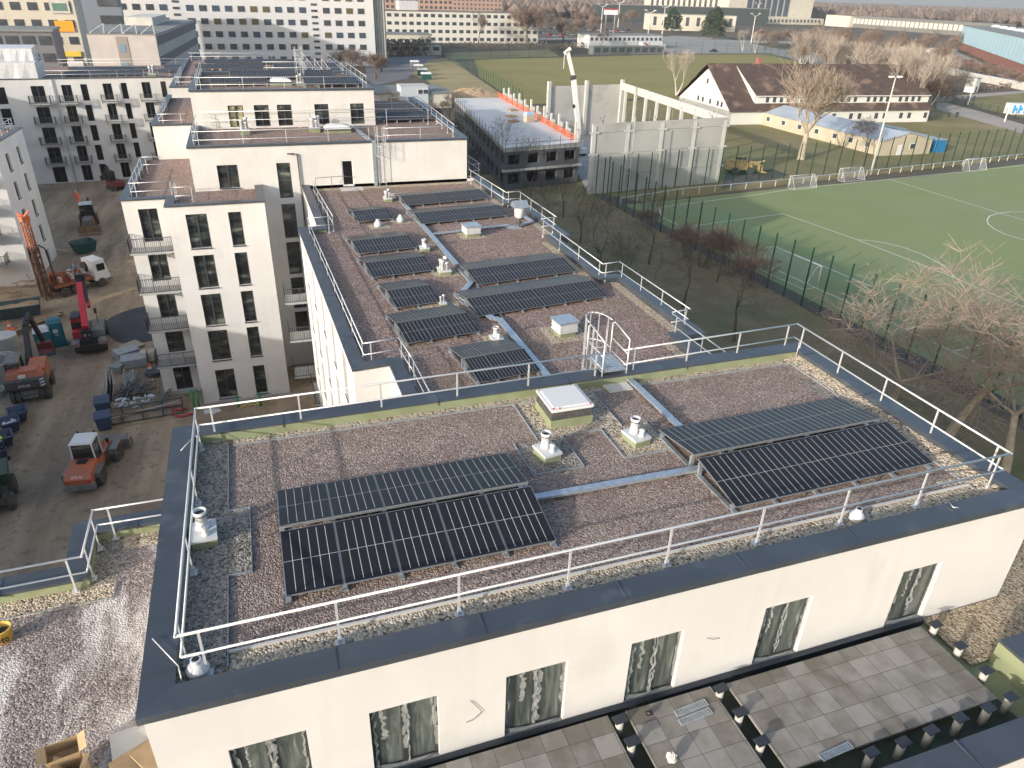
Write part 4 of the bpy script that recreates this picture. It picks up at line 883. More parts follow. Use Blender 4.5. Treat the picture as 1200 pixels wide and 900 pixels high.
for lab, pts in (('white guard rail along the lower left edge of the middle roof, stepping at the notch', [(2.60, 44.8), (3.16, 26.6), (4.62, 26.75), (4.75, 24.9), (4.86, 18.5)]),
                 ('short white guard rail at the upper left of the middle roof by the door', [(3.78, 54.6), (4.15, 45.3), (2.62, 45.2)]),
                 ('white guard rail round the nearest balcony cover on the right edge of the middle roof', [(16.7, 33.0), (17.72, 33.1), (17.93, 26.3), (16.95, 26.2)]),
                 ('white guard rail at the right edge of the middle roof next to the foreground roof', [(16.86, 26.0), (16.96, 19.0)]),
                 ('white guard rail at the right edge between the two balcony covers of the middle roof', [(16.54, 41.7), (16.69, 33.0)]),
                 ('white guard rail round the second balcony cover on the right edge of the middle roof', [(16.52, 48.7), (17.53, 48.8), (17.67, 42.0), (16.6, 41.8)]),
                 ('white guard rail at the far right edge of the middle roof by the white wall', [(16.0, 56.3), (16.52, 48.9)]),
                 ('white guard rail on the balcony cover just behind the corner of the white wall', [(17.4, 61.7), (17.45, 58.2), (16.84, 58.1)])):
    railing(lab, pts, 14.6, 1.05, post=2.6, group='roof guard rails')
MP = [('P1', 5.88, 46.85, 2, 1.17, 'smallest solar array far left on the middle gravel roof', 2),
      ('P2', 9.72, 50.1, 5, 1.235, 'solar array farthest back on the right of the middle roof below the white wall', 5),
      ('P3', 9.72, 45.45, 5, 1.23, 'second solar array from the back on the right of the middle roof', 5),
      ('P4', 4.98, 40.4, 3, 1.15, 'third solar array from the front in the left column, just behind the paired vent', 3),
      ('P5', 5.1, 36.35, 3, 1.13, 'solar array in the middle of the left column of the middle roof', 3),
      ('P6', 5.5, 32.0, 2, 1.13, 'two panel wide solar array in the left column of the middle roof', 2),
      ('P7', 5.2, 27.98, 3, 1.13, 'solar array nearest the notch at the front left of the middle roof', 3),
      ('P8', 7.15, 23.75, 3, 0.9, 'solar array half hidden behind the front parapet by the caged ladder', 3),
      ('P9', 10.12, 33.95, 5, 1.17, 'long solar array across the right half of the middle roof, behind the longest one', 5),
      ('P10', 9.0, 30.0, 6, 1.17, 'longest solar array, six panels wide, on the right of the middle roof', 6)]
for k, x, y, n, pw, lb, n2 in MP:
    solar(lb, x, y, 14.58, R(6.2), n, pw, run=1.62, rise=0.27, low=0.17, gap=0.12)
vent('cluster of three grey vent pipes on green base by the farthest solar arrays', 8.75, 52.3, 14.58, .9, 3)
vent('single white vent stack between the third and fourth left solar arrays', 8.8, 40.6, 14.58, .8, 0)
vent('cluster of white vent pipes on green base beside the long cable tray', 8.95, 36.5, 14.58, 1.0, 3)
vent('pale vent stack in light gravel behind the half hidden solar array', 9.05, 27.5, 14.58, .8, 0)
vent('small grey vent stack behind the notch solar array of the left column', 7.8, 32.2, 14.58, 0.55, 1)
cap_vent('small white vent cap at left in front of the smallest solar array', 7.0, 46.1, 14.58, 1.5, 'vent caps')
cap_vent('small white vent cap at right in front of the smallest solar array', 8.6, 46.8, 14.58, 1.5, 'vent caps')
def hood(label, x, y, z, w, d, h, rz=0):
    t = thing('ventilation_hood', label, 'vent', (x, y, z), rz, 'ventilation hoods'); b = MB(); b.box(-w / 2 + .06, -d / 2 + .06, 0, w / 2 - .06, d / 2 - .06, h * .3); b.build('base', M['membrane'], t)
    b = MB()
    for k in range(5): b.box(-w / 2 + .02 * (k % 2), -d / 2 + .02 * (k % 2), h * .3 + k * h * .12, w / 2 - .02 * (k % 2), d / 2 - .02 * (k % 2), h * .3 + (k + 1) * h * .12 - .01)
    b.build('louvre', M['white_plastic'], t); b = MB(); b.box(-w / 2 - .05, -d / 2 - .05, h * .9, w / 2 + .05, d / 2 + .05, h); b.build('lid', M['galv'], t); return t
hood('square louvred ventilation hood with blue grey lid nearest the caged ladder', 12.25, 27.45, 14.58, .9, .85, .75, R(6))
hood('square white ventilation hood with grey lid at the back right of the middle roof', 12.3, 42.85, 14.58, .95, .9, .7, R(6))
duct('long galvanised cable tray running down the middle of the gravel roof', [(9.62, 50.8), (9.95, 34.6), (8.85, 32.9), (9.6, 29.6), (9.85, 29.6), (9.95, 23.2)], 14.58, 0.3, 0.1)
duct('galvanised cable tray crossing to the roof ventilator with peaked cap', [(9.9, 43.3), (15.2, 44.1)], 14.58, 0.2, 0.08)
duct('bent galvanised cable tray at the right edge of the middle roof behind the peaked ventilator', [(15.9, 43.9), (17.0, 44.5), (16.75, 46.6)], 14.58, 0.25, 0.1)
t = thing('peaked_ventilator', 'white cylindrical roof ventilator under a small peaked grey metal roof', 'vent', (15.85, 43.9, 14.58)); b = MB(); b.lathe((0, 0, .55), [(.1, 0), (.32, .15), (.34, .75), (.28, .85)], 18); b.build('drum', M['white_plastic'], t, smooth=True)
b = MB(); b.add([(-.5, -.45, 1.35), (.5, -.45, 1.35), (.5, .45, 1.35), (-.5, .45, 1.35), (-.5, 0, 1.75), (.5, 0, 1.75)], [(0, 1, 5, 4), (2, 3, 4, 5), (1, 2, 5), (3, 0, 4)]); b.build('peaked_cap', M['galv'], t)
b = MB(); b.tube((0, 0, 0), (0, 0, .6), .1, n=10); b.bar((-.3, 0, 0), (0, 0, .5), .04); b.bar((.3, 0, 0), (0, 0, .5), .04); b.build('stand', M['steel_dark'], t); b = MB(); b.box(-.9, -.3, 0, .1, .3, .05); b.build('base_plate', M['galv'], t)
b = MB(); b.tube((0, 0, 0), (0, 0, 1.0), .12, .12, 12); o = b.build('vent_pipe', M['steel_dark'], smooth=True); o.location = (16.6, 45.6, 14.58); tag(o, 'short black upright pipe at the right edge behind the peaked ventilator', 'vent')
# ================================================================ TOWER BLOCK
TW = thing('apartment_building', 'white stepped apartment block with five balconies and gravel terraces behind the middle roof', 'building', (-8.85, 52.3, 0))
b = MB(); rows = [(0.3, 2.7), (3.5, 5.88), (6.3, 8.7), (9.18, 11.56), (12.07, 14.42)]
hs = [(-4.83 + 5.95, -3.5 + 5.95, a_, c_, 'ms') for a_, c_ in rows] + [(-2.15 + 5.95, -1.32 + 5.95, a_, c_, 's') for a_, c_ in rows]
facade(TW, b, (-5.95, 52.3), 0, 6.25, -0.1, 15.0, hs, .22)
wall(b, (-5.95, 54.6), R(-90), 2.3, -0.1, 15.0)
hs = [(0.9, 2.1, a_ - .02, c_ - .05, 'm') for a_, c_ in rows]; facade(TW, b, (-8.85, 54.6), 0, 2.9, -0.1, 15.0, hs, .22)
wall(b, (.3, 52.3), R(90), 4.7, -.1, 15.0); wall(b, (-8.85, 69), R(-90), 14.4, -.1, 15.0)
hs = [(1.7, 3.1, 14.95, 16.58, 'ms'), (5.8, 6.77, 14.0, 16.58, 't'), (5.8, 6.8, 10.92, 13.56, 't'), (5.8, 6.8, 8.0, 10.6, 't'), (5.8, 6.8, 5.1, 7.7, 't'), (5.8, 6.8, 2.2, 4.8, 't')]
facade(TW, b, (-4.3, 57.0), 0, 7.5, 0.0, 17.8, hs, .2)
facade(TW, b, (3.2, 57.0), 0, 12.8, 14.5, 17.8, [(3.0, 3.84, 14.65, 16.6, 'wd')], .12)
wall(b, (16.0, 57.0), R(90), 24, 0, 17.8); wall(b, (-4.3, 69), R(-90), 12, 14.8, 17.8); 
wall(b, (-7.6, 69), 0, 3.3, 14.7, 17.6); wall(b, (-7.6, 88), R(-90), 19, 0, 17.6)
hs = [(x + 4.1, x + 5.25, 17.75, 19.4, s) for x, s in ((-1.45, 'my'), (.55, 'm'), (2.35, 'm'), (5.35, 'm'), (8.3, 'm'))]
facade(TW, b, (-4.1, 66.0), 0, 14.45, 17.4, 20.5, hs, .2)
wall(b, (10.35, 66), R(90), 15, 17.4, 20.5); wall(b, (-4.1, 81), R(-90), 15, 17.4, 20.5)
b.build('wall', M['plaster'], TW, world=True)
b = MB()
coping_path(b, [(-8.95, 69), (-8.95, 54.5), (-6.03, 54.5), (-6.03, 52.2), (.38, 52.2), (.38, 57)], .6, 14.98, 15.1)
coping_path(b, [(-4.38, 66), (-4.38, 56.92), (16.08, 56.92), (16.9, 76), (16.9, 81)], .6, 17.8, 17.95)
coping_path(b, [(-4.18, 81), (-4.18, 65.92), (10.43, 65.92), (10.43, 81)], .55, 20.45, 20.6); coping_path(b, [(10.43, 80.5), (-4.18, 80.5)], .55, 20.46, 20.61)
coping_path(b, [(-7.7, 88), (-7.7, 68.92), (-4.3, 68.92)], .5, 17.5, 17.65)
b.build('coping', M['coping'], TW, world=True)
b = MB(); b.poly([(-8.5, 55, 14.8), (-5.9, 55, 14.8), (-5.9, 52.7, 14.8), (.2, 52.7, 14.8), (.2, 57, 14.8), (-4.3, 57, 14.8), (-4.3, 69, 14.8), (-8.5, 69, 14.8)])
b.poly([(-4.2, 57.1, 17.62), (15.8, 57.1, 17.62), (16.5, 76, 17.62), (16.5, 81, 17.62), (10.3, 81, 17.62), (10.3, 66, 17.62), (-4.2, 66, 17.62)])
b.poly([(-4, 66.1, 20.3), (10.3, 66.1, 20.3), (10.3, 81, 20.3), (-4, 81, 20.3)]); b.poly([(-7.5, 69.1, 17.3), (-4.2, 69.1, 17.3), (-4.2, 88, 17.3), (-7.5, 88, 17.3)]); b.build('gravel_roof', M['gravel_mid'], TW, world=True)
b = MB()
for x0, x1 in ((-7.96, -6.7), (-4.85, -3.4), (-2.2, -1.2)):
    b.box(x0 - .1, (54.55 if x0 < -6 else 52.25), -.1, x1 + .1, (54.6 if x0 < -6 else 52.3), .28)
b.build('insulation_board', M['lilac'], TW, world=True)
b = MB(); b.box(-8.9, 54.5, -.1, -6.8, 54.597, .22); b.box(-5.98, 52.2, -.1, .35, 52.297, .12); b.build('plinth', M['conc'], TW, world=True)
text(TW, 'R SP', (2.55, 2.17, 0.03), (R(90), 0, 0), 0.42, M['red'], ext=0.01)
def balcony(parent, x, y, z, w, d, bars=True, rz=0):
    t_ = MB(); t_.box(0, -d, -.16, w, 0, 0); o = link('balcony', t_.mesh('balcony', M['balcony_slab']), parent, Vector((x, y, z)) - parent.location, rz)
    r_ = MB(); h = 1.0
    for q in (((0.02, -d + .02), (w - .02, -d + .02)), ((0.02, -d + .02), (0.02, 0)), ((w - .02, -d + .02), (w - .02, 0))):
        a_, c_ = q; r_.bar((a_[0], a_[1], h), (c_[0], c_[1], h), .04); r_.bar((a_[0], a_[1], .05), (c_[0], c_[1], .05), .03)
        L = math.dist(a_, c_); n = int(L / .12)
        for i in range(n + 1):
            f_ = i / n; r_.bar((a_[0] + (c_[0] - a_[0]) * f_, a_[1] + (c_[1] - a_[1]) * f_, .05), (a_[0] + (c_[0] - a_[0]) * f_, a_[1] + (c_[1] - a_[1]) * f_, h), .022 if i % 8 else .045)
    ro = r_.build('railing', mat('balcony_grey', (.055, .06, .065), .6), o)
    b_ = MB()
    for xx in (.1, w / 2, w - .1): b_.box(xx - .06, -d - .02, -.2, xx + .06, -d + .12, -.12)
    b_.build('bracket', M['steel_dark'], o)
    return o
for k in range(1, 5): balcony(TW, -8.8, 54.55, 2.9 * k + .12, 2.75, 1.35)
for k in range(1, 4): balcony(TW, .75, 50.8, 2.9 * k + .0, 1.65, 1.6)
balcony(TW, 1.8, 47.8, 3.0, 2.2, 3.2)
b = MB(); b.path([(-6.05, 54.4, 15), (-6.05, 54.4, 0)], .05, 8); b.path([(3.05, 56.9, 17.2), (3.1, 56.9, 8)], .05, 8); b.build('downpipe', M['steel_dark'], TW, world=True, smooth=True)
b = MB(); b.box(8.55, 56.8, 14.6, 8.8, 56.99, 17.98); b.build('downpipe', M['galv'], TW, world=True)
railing('white guard rail round the small front terrace of the stepped white block', [(-4.0, 53.4), (-5.35, 53.4), (-5.35, 55.3), (-8.25, 55.2), (-8.32, 64.0), (-6.8, 64.0)], 14.8, 1.2, group='roof guard rails')
railing('white guard rail along the front edge of the sixth floor roof above the white wall', [(-3.9, 65.5), (-3.9, 57.45), (8.8, 57.45)], 17.65, 1.2, post=3.2, group='roof guard rails')
railing('white guard rail right of the wall ladder on the sixth floor roof', [(9.5, 57.45), (15.3, 57.45)], 17.65, 1.1, post=3.0, group='roof guard rails')
railing('white guard rail round the right end of the sixth floor roof', [(10.8, 74.5), (16.0, 74.8), (15.3, 58.2)], 17.65, 1.1, group='roof guard rails')
railing('white guard rail in front of the seventh floor windows', [(-3.6, 65.6), (15.2, 65.4)], 17.65, 1.35, post=3.5, group='roof guard rails')
railing('white guard rail along the front edge of the seventh floor roof', [(-3.6, 80), (-3.6, 66.5), (9.9, 66.5), (9.9, 80.0), (2, 80)], 20.35, 1.1, post=3.2, group='roof guard rails')
railing('white guard rail on the narrow roof strip left of the seventh floor', [(-5.0, 69.5), (-7.1, 69.5), (-7.1, 79)], 17.3, 1.05, group='roof guard rails')
solar('solar array with shaded underside on the right end of the sixth floor roof', 11.2, 66.6, 17.62, R(3), 4, 1.2, run=1.5, rise=.4, low=.3)
solar('solar array near the right corner of the seventh floor roof', 5.0, 69.0, 20.3, R(2), 4, 1.15, run=1.5, rise=.4, low=.3)
solar('solar array on the left half of the seventh floor roof', -2.6, 70.5, 20.3, R(2), 4, 1.15, run=1.5, rise=.4, low=.3)
solar('solar array behind the dome on the seventh floor roof', -1.0, 75.0, 20.3, R(2), 8, 1.15, run=1.5, rise=.4, low=.3)
skylight('domed skylight on the sixth floor roof beside the twin vents', 5.7, 62.5, 17.62, 2.1, 1.6, .4, dome=True)
skylight('domed skylight on the seventh floor roof', 2.2, 70.8, 20.3, 1.8, 1.5, .4, dome=True)
vent('grey twin vent on the sixth floor roof left of the domed skylight', 5.0, 63.6, 17.62, 1.3, 3)
vent('white vent pair near the back of the sixth floor roof below the seventh floor windows', 5.35, 65.0, 17.62, 1.1, 1)
vent('white vent stack at the left of the sixth floor roof', -.4, 63.5, 17.62, 1.3, 3)
vent('small white vent beside the dome on the seventh floor roof', 4.7, 71.2, 20.3, 1.0, 1)
duct('galvanised cable tray dropping over the edge of the sixth floor roof', [(8.3, 64.8), (8.65, 57.3)], 17.62, .35, .1)
def ladder(label, x, y, z0, z1, cage0, rz=0, group='wall ladders'):
    t = thing('wall_ladder', label, 'ladder', (x, y, z0), rz, group); H = z1 - z0
    for sx in (-.25, .25):
        b = MB(); b.bar((sx, 0, 0), (sx, 0, H + 1.1), .045, .03); b.build('stringer', M['rail'], t)
    b = MB()
    n = int(H / .28)
    for i in range(n): b.tube((-.25, 0, .25 + i * .28), (.25, 0, .25 + i * .28), .014, n=5)
    b.build('rungs', M['rail'], t)
    b = MB()
    for zz in [cage0 + .75 * i for i in range(int((H + 1.1 - cage0) / .75) + 1)]: b.path([(.38 * math.cos(a_), -.7 * math.sin(a_), zz) for a_ in [PI * i / 8 for i in range(9)]], .018, 5)
    for k in (0, 2, 4, 6, 8):
        a_ = PI * k / 8; b.bar((.38 * math.cos(a_), -.7 * math.sin(a_), cage0), (.38 * math.cos(a_), -.7 * math.sin(a_), H + 1.1), .03, .01)
    b.build('cage', M['rail'], t); return t
ladder('tall galvanised caged ladder on the white wall behind the middle roof', 9.2, 56.75, 14.6, 17.95, 2.3)
ladder('galvanised caged ladder standing above the seventh floor roof', 5.15, 76.0, 20.3, 22.0, .3)
t = thing('handrail', 'low grey handrail beside the roof door under the white wall', 'railing', (4.1, 56.0, 14.6)); b = MB(); b.path([(0, 0, 0), (0, 0, 1.0), (2.1, .7, .9), (3.0, .8, .75)], .02); b.path([(1.2, .4, 0), (1.2, .4, .95)], .02); b.build('rail', M['steel_dark'], t, smooth=True)
t = thing('wall_lamp', 'small dark wall lamp under the roof edge of the white wall', 'lamp', (2.6, 56.95, 17.2)); b = MB(); b.box(-.25, -.15, 0, .25, 0, .06); b.build('housing', M['black'], t)
# ================================================================ NORTH WEST BLOCK
NW = thing('apartment_building', 'long white five storey block with rows of balconies across the building site', 'building', (-45, 128.4, 0))
a5 = R(5); b = MB(); pN = (-45, 128.4)
def un(x): return (x + 45) / math.cos(a5)
cols = [(-38.9, -37.6, 1), (-33.9, -32.6, 0), (-29.4, -27.7, 1), (-25.5, -24.2, 1), (-23.0, -22.1, 0), (-20.05, -18.85, 1), (-17.6, -16.8, 0), (-14.75, -13.55, 1), (-12.1, -11.35, 0)]
hs = []
for k in range(5):
    for x0, x1, bl in cols: hs.append((un(x0), un(x1), 14.05 - 2.9 * k - 2.3 + .02 * (x0 + 27), 14.05 - 2.9 * k + .02 * (x0 + 27), 'md' if bl else 'd'))
facade(NW, b, pN, a5, un(-9.7), 0, 14.9, hs, .2)
pe = P3(pN, a5, un(-9.7), 0)
wall(b, (pe[0], pe[1]), R(95), 4, 0, 14.9)
pr = P3((pe[0], pe[1]), R(95), 4, 0)
hs = [(.9, 2.1, 14.2 - 2.9 * k - 2.3, 14.2 - 2.9 * k, 'md') for k in range(4)]
facade(NW, b, (pr[0], pr[1]), R(3), 16, 0, 14.9, hs, .2)
b.build('wall', M['plaster'], NW, world=True)
for k in range(1, 5):
    for x0, x1, bl in cols:
        if not bl: continue
        q = P3(pN, a5, un(x0) - .5, 14.05 - 2.9 * (k - 1) - 2.35); o = balcony(NW, q[0], q[1], q[2], x1 - x0 + 1.0, 1.2, rz=a5)
for k in range(4):
    q = P3((pr[0], pr[1]), R(3), .6, 11.8 - 2.9 * k); balcony(NW, q[0], q[1], q[2], 2.2, 1.2, rz=R(3))
b = MB(); o_ = Vector((-45, 128.4)); d_ = Vector((math.cos(a5), math.sin(a5))); n_ = Vector((-d_.y, d_.x))
def NP(u, v): q = o_ + d_ * u + n_ * v; return (q.x, q.y)
coping_path(b, [NP(-.1, -.1), NP(un(-9.6), -.1), NP(un(-9.6), 4), NP(55, 4)], .55, 14.9, 15.02); b.build('coping', M['coping'], NW, world=True)
b = MB(); b.poly([(*NP(0, 0), 14.85), (*NP(un(-9.7), 0), 14.85), (*NP(un(-9.7), 4), 14.85), (*NP(56, 4), 14.85), (*NP(56, 20), 14.85), (*NP(0, 20), 14.85)]); b.build('gravel_roof', M['gravel_mid'], NW, world=True)
b = MB(); q0 = NP(0, 20); wall(b, NP(56, 20), a5 + PI, 56, 0, 14.8); b.build('wall', M['plaster'], NW, world=True)
b = MB(); b.path([(*NP(un(-26.6), -.15), 14.9), (*NP(un(-26.6), -.15), 0)], .09, 6); b.path([(*NP(un(-17.9), -.1), 14.0), (*NP(un(-17.9), -.1), 11)], .06, 6); b.build('downpipe', M['galv'], NW, world=True)
railing('pale guard rail along the front edge of the long five storey block', [NP(16, .45), NP(un(-10.2), .45)], 14.9, 1.1, post=3.5, group='roof guard rails')
railing('pale guard rail along the back edge of the long five storey block', [NP(18, 19), NP(54, 19)], 14.9, 1.1, post=4.5, group='roof guard rails')
for i, (u, v, n) in enumerate(((20, 3, 9), (20, 10, 10), (33, 6.5, 8), (34, 13, 9), (45, 8, 7))):
    q = NP(u, v); solar(['leftmost front', 'leftmost back', 'middle front', 'middle back', 'rightmost'][i] + ' solar array on the roof of the long five storey block', q[0], q[1], 14.86, a5, n, 1.2, run=1.6, rise=.35, low=.2)
vent('white tangled vent group at the front edge of the long five storey block roof', *NP(un(-13), 1.5), 14.86, 1.8, 3); 
t = thing('scaffold_tarpaulin', 'white tarpaulin sheeting wrapped over a scaffold box on the roof at far left', 'tarpaulin', (-31.5, 130.5, 14.9)); b = MB(); rg = random.Random(3)
def sheet_box(b, x0, y0, z0, x1, y1, z1, n=8):
    for (a_, c_) in (((x0, y0), (x1, y0)), ((x1, y0), (x1, y1))):
        for i in range(n):
            f0, f1 = i / n, (i + 1) / n; w0, w1 = .12 * math.sin(i * 2.3), .12 * math.sin((i + 1) * 2.3)
            p = lambda f, w_, z_: (a_[0] + (c_[0] - a_[0]) * f + (w_ if a_[1] != c_[1] else 0), a_[1] + (c_[1] - a_[1]) * f - (w_ if a_[1] == c_[1] else 0), z_)
            b.quad(p(f0, w0, z0), p(f1, w1, z0), p(f1, 0, z1), p(f0, 0, z1))
    b.quad((x0, y0, z1), (x1, y0, z1), (x1, y1, z1 + .3), (x0, y1, z1 + .3))
sheet_box(b, -6, -.6, -.6, 3.4, 5, 2.2); sheet_box(b, -2.0, 1.5, 2.2, 3.0, 5, 3.9); b.build('sheet', M['white_plastic'], t)
# middle block behind the tower
MBK = thing('apartment_building', 'white joining block with dark solar rows and two people on its roof', 'building', (-8, 97, 0))
b = MB(); wall(b, (-8, 97), 0, 22, 0, 17.3); wall(b, (14, 97), R(90), 36, 0, 17.3); wall(b, (-8, 125), R(-90), 28, 0, 17.3); b.build('wall', M['plaster'], MBK, world=True)
b = MB(); b.poly([(-8, 97, 17.2), (14, 97, 17.2), (14, 133, 17.2), (-8, 133, 17.2)]); b.build('gravel_roof', M['gravel_mid'], MBK, world=True)
b = MB(); coping_path(b, [(-8.1, 133), (-8.1, 96.9), (14.1, 96.9), (14.1, 133)], .6, 17.3, 17.42); b.build('coping', M['coping'], MBK, world=True)
for i, (x, y, n) in enumerate(((-6, 103, 8), (4.5, 104, 7), (-5, 109.5, 7), (4, 111, 8), (-6, 117, 8), (4.5, 118.5, 8), (-5, 125, 14))):
    solar(['front left', 'front right', 'second left', 'second right', 'third left', 'third right', 'rearmost full width'][i] + ' solar array on the joining block roof', x, y, 17.2, R(2), n, 1.15, run=1.6, rise=.4, low=.25)
railing('pale guard rail at the front edge of the joining block roof', [(-7.4, 110), (-7.4, 97.6), (13.4, 97.6), (13.4, 131)], 17.25, 1.1, post=3.5, group='roof guard rails')
railing('pale guard rail across the back of the joining block roof', [(-7.4, 131.5), (13, 132)], 17.25, 1.1, post=4, group='roof guard rails')
for i, (x, y) in enumerate(((8.9, 112), (10.5, 100.5))):
    t = thing('roof_stair', ['galvanised stair with handrails at the back right of the joining block roof', 'galvanised stair with handrails at the front right of the joining block roof'][i], 'stairs', (x, y, 17.25), R(25)); b = MB()
    for k in range(8): b.box(-.5, k * .35, k * .2, .5, k * .35 + .3, k * .2 + .03)
    b.build('treads', M['rail'], t)
    for sx in (-.5, .5):
        b = MB(); b.path([(sx, 0, 1.0), (sx, 2.8, 2.6)], .03); b.path([(sx, 0, .5), (sx, 2.8, 2.1)], .02); b.path([(sx, 0, 0), (sx, 0, 1)], .03); b.path([(sx, 2.8, 1.4), (sx, 2.8, 2.6)], .03); b.path([(sx, 1.4, .8), (sx, 1.4, 1.8)], .03); b.build('handrail', M['rail'], t)
person('person in black jacket with pale hood standing at left by the roof edge', (-3.3, 101.5), R(200), M['cloth_black'], M['cloth_navy'], arms=.5, z=17.25)
person('person in black jacket and sand trousers standing at right by the roof edge', (-2.4, 101.5), R(160), M['cloth_black'], M['cloth_sand'], arms=.5, z=17.25)
# ================================================================ WEST BLOCK
WB = thing('apartment_building', 'white apartment block at the left edge with two columns of narrow windows', 'building', (-23.2, 83, 0))
b = MB(); hs = []
for k in range(5):
    for u in (2.6, 6.4): hs.append((u, u + .95, 12.6 - 2.75 * k - 1.7, 12.6 - 2.75 * k, 's'))
facade(WB, b, (-23.2, 83.0), R(88), 9.8, 0, 13.9, hs, .25)
hs = [(u, u + 1.4, 13.2 - 2.75 * k - 2.3, 13.2 - 2.75 * k, 'ms') for k in range(5) for u in (7, 14)]
facade(WB, b, (-45, 83.0), 0, 21.8, 0, 13.9, hs, .2); wall(b, (-22.86, 92.8), R(180), 22, 0, 13.9); b.build('wall', M['plaster_pale'], WB, world=True)
b = MB(); coping_path(b, [(-45, 82.9), (-23.1, 82.9), (-22.76, 92.9), (-45, 92.9)], .6, 13.9, 14.02); b.build('coping', M['coping'], WB, world=True)
b = MB(); b.poly([(-45, 83.1, 13.8), (-23.3, 83.1, 13.8), (-23.0, 92.7, 13.8), (-45, 92.7, 13.8)]); b.build('gravel_roof', M['gravel_mid'], WB, world=True)
for k in range(1, 5): balcony(WB, -27.9, 82.95, 2.75 * k - .1, 3.2, 1.5)
railing('white guard rail round the roof of the block at the left edge', [(-30, 83.7), (-23.7, 83.7), (-23.4, 92.3), (-30, 92.3)], 13.9, 1.1, group='roof guard rails')
# unseen blocks added beside the frame to shade the site
for lb, (x0, y0, x1, y1, h) in (('unseen apartment block added west of the building site to shade it', (-75, -40, -33, 62, 15.0)), ('unseen apartment block added north west of the building site to shade it', (-75, 82, -48, 122, 17.5))):
    t = thing('apartment_building', lb, 'building', (x0, y0, 0)); b = MB(); hs = [(u, u + 1.3, 2.9 * k + .8, 2.9 * k + 2.5) for k in range(5) for u in range(2, int(y1 - y0) - 2, 4)]
    wall(b, (x1, y0), R(90), y1 - y0, 0, h, hs, .2); wall(b, (x0, y0), 0, x1 - x0, 0, h); wall(b, (x1, y1), R(180), x1 - x0, 0, h); wall(b, (x0, y1), R(-90), y1 - y0, 0, h); b.poly([(x0, y0, h), (x1, y0, h), (x1, y1, h), (x0, y1, h)]); b.build('wall', M['plaster'], t, world=True)
    b = MB(); b.box(x1 - .3, y0 + .3, 0, x1 - .25, y1 - .3, h - .1); b.build('window_band', M['glass_dark'], t, world=True)
# ================================================================ MACHINES AND SITE
def wheel(parent, x, y, r, w, axis='x', rim=None, rz=0.0):
    b = MB(); Mx = Matrix.Rotation(R(90), 3, 'Y')
    b.lathe((-w / 2, 0, 0), [(r * .55, 0), (r * .93, 0.0), (r, w * .15), (r, w * .85), (r * .93, w), (r * .55, w)], 22, M=Mx)
    for i in range(20):
        a_ = 2 * PI * i / 20; b.obox((0, r * .995 * math.cos(a_), r * .995 * math.sin(a_)), (w * .9, r * .12, r * .06), M=Matrix.Rotation(a_ - PI / 2 + .0, 3, 'X'))
    o = b.build('wheel', M['rubber'], parent, smooth=False); o.location = (x, y, r); o.rotation_euler = (0, 0, rz)
    b = MB(); b.lathe((-w * .42, 0, 0), [(r * .56, 0), (r * .5, .02), (r * .2, w * .15), (r * .2, w * .7), (r * .5, w * .82), (r * .56, w * .84)], 14, M=Mx); b.build('rim', rim or M['cab_grey'], o)
    return o
def taper(b, x0, x1, y0, y1, z0, z1, ix=0, iy0=0, iy1=0, mi=0):
    b.add([(x0, y0, z0), (x1, y0, z0), (x1, y1, z0), (x0, y1, z0), (x0 + ix, y0 + iy0, z1), (x1 - ix, y0 + iy0, z1), (x1 - ix, y1 - iy1, z1), (x0 + ix, y1 - iy1, z1)],
          [(0, 3, 2, 1), (4, 5, 6, 7), (0, 1, 5, 4), (1, 2, 6, 5), (2, 3, 7, 6), (3, 0, 4, 7)], mi)
def cab(parent, x0, x1, y0, y1, z0, z1, frame, roof, ix=.06):
    b = MB(); taper(b, x0 + .03, x1 - .03, y0 + .03, y1 - .03, z0, z1 - .05, ix); b.build('cab_glass', M['glass'], parent)
    b = MB()
    for (xa, ya) in ((x0, y0), (x1, y0), (x1, y1), (x0, y1)):
        sx = ix if xa == x0 else -ix; b.bar((xa, ya, z0), (xa + sx, ya, z1), .08)
    b.bar((x0, y0, z0), (x1, y0, z0), .1); b.bar((x0, y1, z0), (x1, y1, z0), .1); b.build('cab_frame', frame, parent)
    b = MB(); taper(b, x0 - .03, x1 + .03, y0 - .08, y1 + .08, z1 - .06, z1 + .08, .1, .1, .1); b.build('cab_roof', roof, parent)
